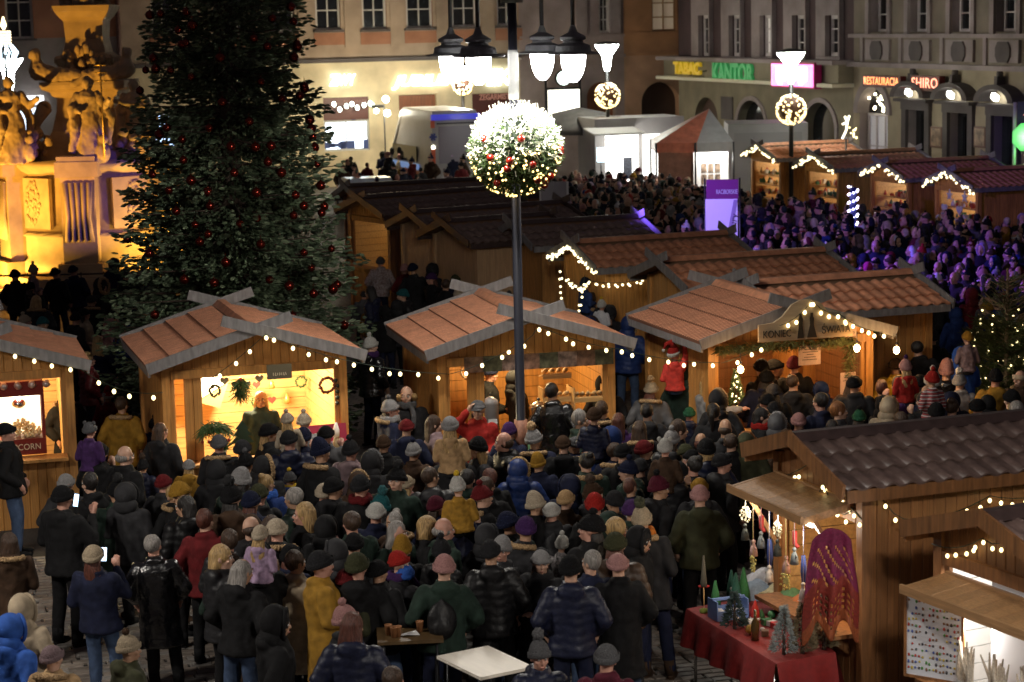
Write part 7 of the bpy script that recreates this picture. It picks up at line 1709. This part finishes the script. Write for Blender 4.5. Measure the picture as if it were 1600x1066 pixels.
SHOULD = '''
137 660 1.10 165|purple J|bear grey|black W|beanie black|s
708 650 1.22 175|tan W|beanie light grey|charcoal J|short dark hair|s
459 640 1.00 175|cream J|bobble cream|navy J|beanie navy|s
1056 538 1.16 165|coral red W|santa red|dark green W|hood dark green|S
924 636 1.14 165|navy P|striped brown|blue W|hood blue|s
1041 686 1.10 170|brown J|bear white|charcoal P|beanie charcoal|s
1365 500 1.10 180|orange J|short brown hair|brown J|beanie black|s
1415 560 1.05 195|red W|bobble pink|black J|short brown hair|s
1456 578 1.12 200|plaid red J|bobble red|black W|short dark hair|s
1511 517 1.10 190|mauve J|beanie mustard|bright blue W|hood bright blue|s
402 818 1.02 160|lilac W|beanie cream|black W|hood black|s
724 744 1.04 175|mustard W|bobble white|navy J|beanie black|s
46 413 1.14 130|mauve J|bobble beige|black J|beanie black|s
914 432 1.16 120|blue W|beanie navy|blue F|beanie brown|s
937 466 .95 150|white J|bobble white|charcoal J|hood charcoal|s
1357 410 .95 190|magenta J|hood pink|navy J|beanie black|s
'''
def pcol(s):
    s = s.strip(); sh = s.startswith('blacks'); s = s.replace('blacks', 'black')
    c, k = s.rsplit(' ', 1); return c, k
def phat(s):
    k, c = s.strip().split(' ', 1); c2 = None
    if '/' in c: c, c2 = c.split('/')
    return k, c, c2
for ln in CROWD.strip().splitlines():
    f = ln.split('|'); px, py, h, fc = [float(q) for q in f[0].split()]; c, k = pcol(f[1]); hk, hc, hc2 = phat(f[2]); o = {}
    if len(f) > 4:
        for q in f[4].split(';'):
            if '=' in q: a_, b_ = q.split('='); o[{'lc': 'legc', 'sc': 'scarf', 'pat': 'pat'}[a_]] = b_
    person(px, py, h, fc+rnd.uniform(-8, 8), c, k, hk, hc, f[3].strip(), hatc2=hc2, **o)
for ln in SHOULD.strip().splitlines():
    f = ln.split('|'); px, py, h, fc = [float(q) for q in f[0].split()]; c, k = pcol(f[1]); hk, hc, hc2 = phat(f[2]); c2, k2 = pcol(f[3]); hk2, hcc, _ = phat(f[4])
    on_shoulders(px, py, h, fc, c, k, hk, hc, c2, k2, hk2, hcc, pose=f[5].strip(), hatc2={'pink': 'purple', 'white': 'yellow'}.get(hc) if hk == 'bobble' else hc2, pat='plaid' if c == 'plaid red' else None)
# the vendor with long fair hair stands inside the bright hut
v = at(hut1, .14, .45, .08); person(0, 0, 1.66, 5, 'dark green', 'J', 'long', 'blond', 'd', world=(v.x, v.y), z0=.08)
PEOPLE[-1] = (PEOPLE[-1][0], *PX(v.x, v.y, 1.78))

# --- filling the gaps and the far part of the square
def inpoly(x, y, P):
    r = False; j = len(P)-1
    for i in range(len(P)):
        if (P[i][1] > y) != (P[j][1] > y) and x < (P[j][0]-P[i][0])*(y-P[i][1])/(P[j][1]-P[i][1])+P[i][0]: r = not r
        j = i
    return r
HUTS = [o for o in SC.objects if o.name.startswith('market_hut')]
def blocked(x, y, pad=.3):
    for h in HUTS:
        dx, dy = x-h.location.x, y-h.location.y; a = h.rotation_euler.z; c, s = math.cos(a), math.sin(a); lx, ly = dx*c+dy*s, -dx*s+dy*c
        if abs(lx) < h['w']/2+pad and -pad < ly < 3.6+pad*0: return True
    return False
taken = [(p.location.x, p.location.y) for p, _, _ in PEOPLE]
def free(x, y, r): return all((x-a)**2+(y-b)**2 > r*r for a, b in taken)
DARK = ['black']*7+['charcoal']*4+['navy']*5+['dark grey']*3+['brown', 'dark green', 'burgundy', 'olive', 'blue', 'grey', 'dark red', 'mauve', 'beige', 'navy']
HATC = ['black']*8+['charcoal', 'navy', 'charcoal', 'dark grey', 'navy', 'brown', 'olive', 'grey', 'light grey', 'cream', 'beige', 'pink', 'dark red', 'mustard', 'white', 'teal', 'burgundy', 'purple']
def rand_person(x, y, face, ck=None, detail=True, dark=False):
    r = rnd.random(); child = rnd.random() < .10 and not dark; hat = rnd.choices(['beanie', 'bobble', 'furbobble', 'hood', 'furhood', 'short', 'long', 'slouch', 'bald', 'bun', 'tall', 'striped'], [30, 9, 7, 10, 6, 15, 8, 5, 3, 2, 2, 2])[0]
    hc = rnd.choice(HATC) if hat not in ('short', 'long', 'bald', 'bun') else rnd.choice(['brown hair', 'dark hair', 'blond', 'grey hair', 'brown hair', 'auburn'])
    face = face+rnd.choice((-110, 110, 150, -70)) if rnd.random() < .16 else face
    h = rnd.uniform(1.2, 1.4) if child else rnd.gauss(1.70, .075); c = rnd.choice(DARK) if not child else rnd.choice(['blue', 'pink', 'red', 'navy', 'purple', 'mustard', 'teal'])
    c = rnd.choice(['black', 'black', 'charcoal', 'navy', 'dark grey', 'brown', 'dark green']) if dark else c
    p = person(*PX(x, y, h), h, face, c, rnd.choice('JPLFWJW'), hat, hc, rnd.choice('ccdflrcclr'), world=(x, y), detail=detail); taken.append((x, y)); return p
def hides(x, y):
    fx_, fy_ = PX(x, y, 1.72)
    return any(p.location.y > y and abs(fx_-a) < 27 and fy_ < b+26 for p, a, b in LISTED)
LISTED = [(p, *PX(p.location.x, p.location.y, p['hz'])) for p, _, _ in PEOPLE]
def fill(poly, n, r, face, z=1.65, guard=False):
    P = [W(a, b, z) for a, b in poly]; xs = [p[0] for p in P]; ys = [p[1] for p in P]; out = []; t = 0
    while len(out) < n and t < n*60:
        t += 1; x, y = rnd.uniform(min(xs), max(xs)), rnd.uniform(min(ys), max(ys))
        if inpoly(x, y, P) and free(x, y, r) and not blocked(x, y) and not (guard and hides(x, y)):
            out.append((x, y)); taken.append((x, y))
    return out
FRONT = [(130, 740), (430, 700), (640, 720), (900, 650), (1180, 600), (1290, 640), (1120, 740), (1000, 790), (800, 850), (600, 850), (420, 850), (330, 830), (220, 780)]
for x, y in fill(FRONT, 60, .34, 180, guard=True): taken.remove((x, y)); rand_person(x, y, rnd.gauss(175, 30), dark=True)
for x, y in fill([(330, 830), (440, 830), (800, 800), (1000, 780), (990, 860), (860, 870), (640, 850), (540, 850), (480, 860), (340, 900)], 14, .36, 180, guard=True): taken.remove((x, y)); rand_person(x, y, rnd.gauss(175, 30), dark=True)
for x, y in fill([(1180, 590), (1590, 600), (1590, 650), (1200, 650)], 12, .38, 180, guard=True): taken.remove((x, y)); rand_person(x, y, rnd.gauss(180, 25))
for x, y in fill([(560, 400), (790, 400), (800, 470), (600, 500)], 10, .5, 180): taken.remove((x, y)); rand_person(x, y, rnd.gauss(175, 40))
for x, y in fill([(20, 470), (230, 440), (250, 540), (20, 560)], 16, .5, 180): taken.remove((x, y)); rand_person(x, y, rnd.gauss(160, 40))
FAR = [(880, 270), (1010, 268), (1110, 290), (1200, 300), (1340, 318), (1600, 345), (1640, 500), (1500, 470), (1330, 425), (1160, 378), (1030, 350), (850, 320)]
far = fill(FAR, 640, .435, 90)
far += fill([(500, 236), (700, 240), (900, 262), (900, 285), (560, 275)], 40, .6, 180)
far.sort(key=lambda p: p[1])
NMAX = 300-len(PEOPLE)
for x, y in far[:max(20, NMAX)]: rand_person(x, y, rnd.gauss(265, 45), detail=False)
print('people', len(PEOPLE), 'far rest', len(far)-NMAX)
def crowd_rest(pts):
    def low(key, ratio, fn):
        me = getm(key, fn); o = bpy.data.objects.new('tmp', me); TMPC.objects.link(o); d = o.modifiers.new('d', 'DECIMATE'); d.ratio = ratio
        dg = bpy.context.evaluated_depsgraph_get(); r = bpy.data.meshes.new_from_object(o.evaluated_get(dg)); bpy.data.objects.remove(o)
        return [v.co.copy() for v in r.vertices], [tuple(p.vertices) for p in r.polygons]
    B = [low(('b', p), .06, lambda: body_mesh(p)) for p in 'cf']; Cs = [low(('c', p, k), .10, lambda: coat_mesh(p, k)) for p, k in (('c', 'J'), ('f', 'J'), ('c', 'L'), ('f', 'F'))]
    Hs = [low(('h', k), r_, lambda: hat_mesh(k)) for k, r_ in (('beanie', .4), ('bobble', .4), ('hood', .3), ('short', .15), ('long', .15))]
    T = low(('t', 'stand'), .05, lambda: trouser_mesh('stand')); cols = DARK+['light grey', 'cream', 'pink', 'mustard', 'white', 'red', 'lilac']; names = sorted(set(cols)); ms = [cmat(n, 'cloth') for n in names]+[SKIN[0], SKIN[1]]
    mb = MB()
    for x, y in pts:
        a = math.radians(rnd.gauss(265, 45)); s = rnd.gauss(1.68, .1)/1.745; X = Matrix.Translation((x, y, 0)) @ Matrix.Rotation(a, 4, 'Z') @ Matrix.Scale(s, 4)
        i = rnd.randrange(4); c = names.index(rnd.choice(DARK)); hc = names.index(rnd.choice(cols))
        for (V, Fc), mi, dz in ((B[i % 2], len(names)+rnd.randrange(2), 0), (Cs[i], c, 0), (T, names.index('black'), 0), (Hs[rnd.randrange(5)], hc, 1.60)):
            mb.add([X @ Vector((v.x, v.y, v.z+dz)) for v in V], Fc, mi, True)
    o = mb.build('far_crowd', ms); tag(o, 'packed far crowd in winter clothes between the tents and the far right huts', 'crowd', kind='stuff')
crowd_rest(far[max(20, NMAX):])

# --- every person gets words of their own
ZONES = [(0, 0, 110, 560, 'by the yellow monument'), (110, 0, 260, 560, 'between monument and big fir'), (0, 560, 150, 800, 'beside the popcorn hut'), (150, 500, 560, 740, 'before the bright wreath hut'), (560, 500, 645, 720, 'between wreath and bread huts'), (645, 540, 1000, 720, 'before the bread hut'),
         (1000, 480, 1400, 690, 'before the KONIEC SWIATA hut'), (1400, 440, 1700, 690, 'near the lit bare fir'), (540, 330, 815, 500, 'behind the bread hut roof'), (815, 400, 1060, 520, 'by the garland hut'), (1080, 680, 1300, 900, 'left of the craft stall'), (440, 0, 760, 330, 'below the jeweller shop'),
         (0, 800, 300, 1200, 'in the lower left corner'), (300, 740, 560, 900, 'in the left front crowd'), (560, 700, 800, 860, 'in the middle of the front crowd'), (800, 690, 1080, 870, 'in the right front crowd'), (560, 860, 720, 1200, 'by the dark cup table'), (300, 860, 560, 1200, 'left of the cup table'), (720, 860, 1100, 1200, 'near the pale table'), (150, 740, 300, 800, 'in the left front crowd'), (0, 740, 150, 800, 'below the popcorn hut'),
         (760, 0, 1100, 420, 'in the far crowd left of the banner'), (1100, 0, 1260, 440, 'in the far crowd beside the banner'), (1260, 0, 1420, 470, 'in the far crowd at mid right'), (1420, 0, 1700, 470, 'in the far crowd at the right edge')]
def zone(px, py):
    for a, b_, c, d, n in ZONES:
        if a <= px < c and b_ <= py < d: return n
    return 'in the crowd'
# --- phones in raised hands
for P, px, py in [q for q in PEOPLE if q[0].get('extra') == 'holding up a phone' and q[2] > 600]:
    a = P.rotation_euler.z; s_ = P.scale[2]; v = rotz((.105, -.36, 1.50), a); b = MB(); b.box((0, 0, 0), (.075, .009, .15)); g = b.build('phone', black_p, None, (P.location.x+v[0]*s_, P.location.y+v[1]*s_, v[2]*s_), (.25, 0, a))
    b = MB(); b.box((0, .0052, 0), (.066, .0015, .138)); b.build('screen', glow('phone_screen', (.45, .7, 1), 3), g); tag(g, 'glowing phone held by person with %s %s' % (P['hd'], zone(px, py)), 'phone', 'phones in raised hands')
# --- bags worn on the back
bagm = MB(); bagm.ball((0, 0, -.02), (.15, .085, .20), 16, 10); bagm.ball((0, .06, -.07), (.11, .06, .10), 14, 8); bagm.tube([(0, .0, .14), (0, .02, .20)], .02, 8)
BAG = remesh(bagm, 'backpack', .02, 5, fold=.008)
for n_, (P, px, py) in enumerate([q for q in PEOPLE if 700 < q[2] < 900 and 250 < q[1] < 1100 and not q[0]['extra']][4::9][:7]):
    a = P.rotation_euler.z; s_ = P.scale[2]; v = rotz((0, .235, 1.20), a); c = ('black', 'navy', 'dark grey')[n_ % 3]; g = part('backpack', BAG, None, cmat(c, 'puffer'), loc=(P.location.x+v[0]*s_, P.location.y+v[1]*s_, v[2]*s_), rot=(0, 0, a))
    tag(g, ' '.join(('%s backpack worn by person with %s %s' % (c, P['hd'], zone(px, py))).split()[:16]), 'backpack', 'backpacks in the crowd')
info = []
for P, px, py in PEOPLE:
    px, py = PX(P.location.x, P.location.y, P['hz']); w = P['d0'].split(); d = P['d0']
    for cut in (' with '+d.split(' with ')[-1] if 'pompom' in d.split(' with ')[-1] and d.count(' with ') > 1 else None,):
        if cut and 'pompom' in cut and len(w) > 10: d = d.replace(cut.split(' and ')[0], '')
    if len(d.split()) > 10 and ' and ' in d and 'scarf' in d: d = d[:d.rindex(' and ')]
    if P['extra'] and len((d+' '+P['extra']).split()) <= 11: d += ' '+P['extra']
    info.append([P, px, py, d, P['hd']])
hc_ = {}
for i in info: hc_[i[4]] = hc_.get(i[4], 0)+1
used = {}
for i in info: used.setdefault(i[3]+' '+zone(i[1], i[2]), []).append(i)
final = {}
def ok(s): return len(s.split()) <= 16 and s not in final
for s, L in used.items():
    if len(L) == 1 and ok(s): final[s] = L[0]
for s, L in used.items():
    for i in L:
        if s in final and final[s] is i: continue
        done = False
        near = sorted([j for j in info if j is not i and j[4] != i[4]], key=lambda j: (j[1]-i[1])**2+(j[2]-i[2])**2)[:14]; near.sort(key=lambda j: hc_[j[4]])
        for j in near:
            dx, dy = j[1]-i[1], j[2]-i[2]; rel = ('left of' if dx > 0 else 'right of') if abs(dx) > abs(dy) else ('behind' if dy > 0 else 'in front of')
            for t in (i[3]+' '+rel+' the '+j[4], ' '.join(i[3].split()[:9])+' '+rel+' the '+j[4]):
                if ok(t): final[t] = i; done = True; break
            if done: break
        if not done:
            t = ' '.join((i[3]+' '+zone(i[1], i[2])).split()[:16]); n = 0
            i[0]['label'] = t
for s, i in final.items(): i[0]['label'] = s
for P, _, _ in PEOPLE:
    P['category'] = 'person'; P['group'] = 'people in the market crowd'
    for k in ('d0', 'hd', 'extra', 'hz'): del P[k]
for h in HUTS:
    if 'w' in h: del h['w']

bpy.data.collections.remove(TMPC)
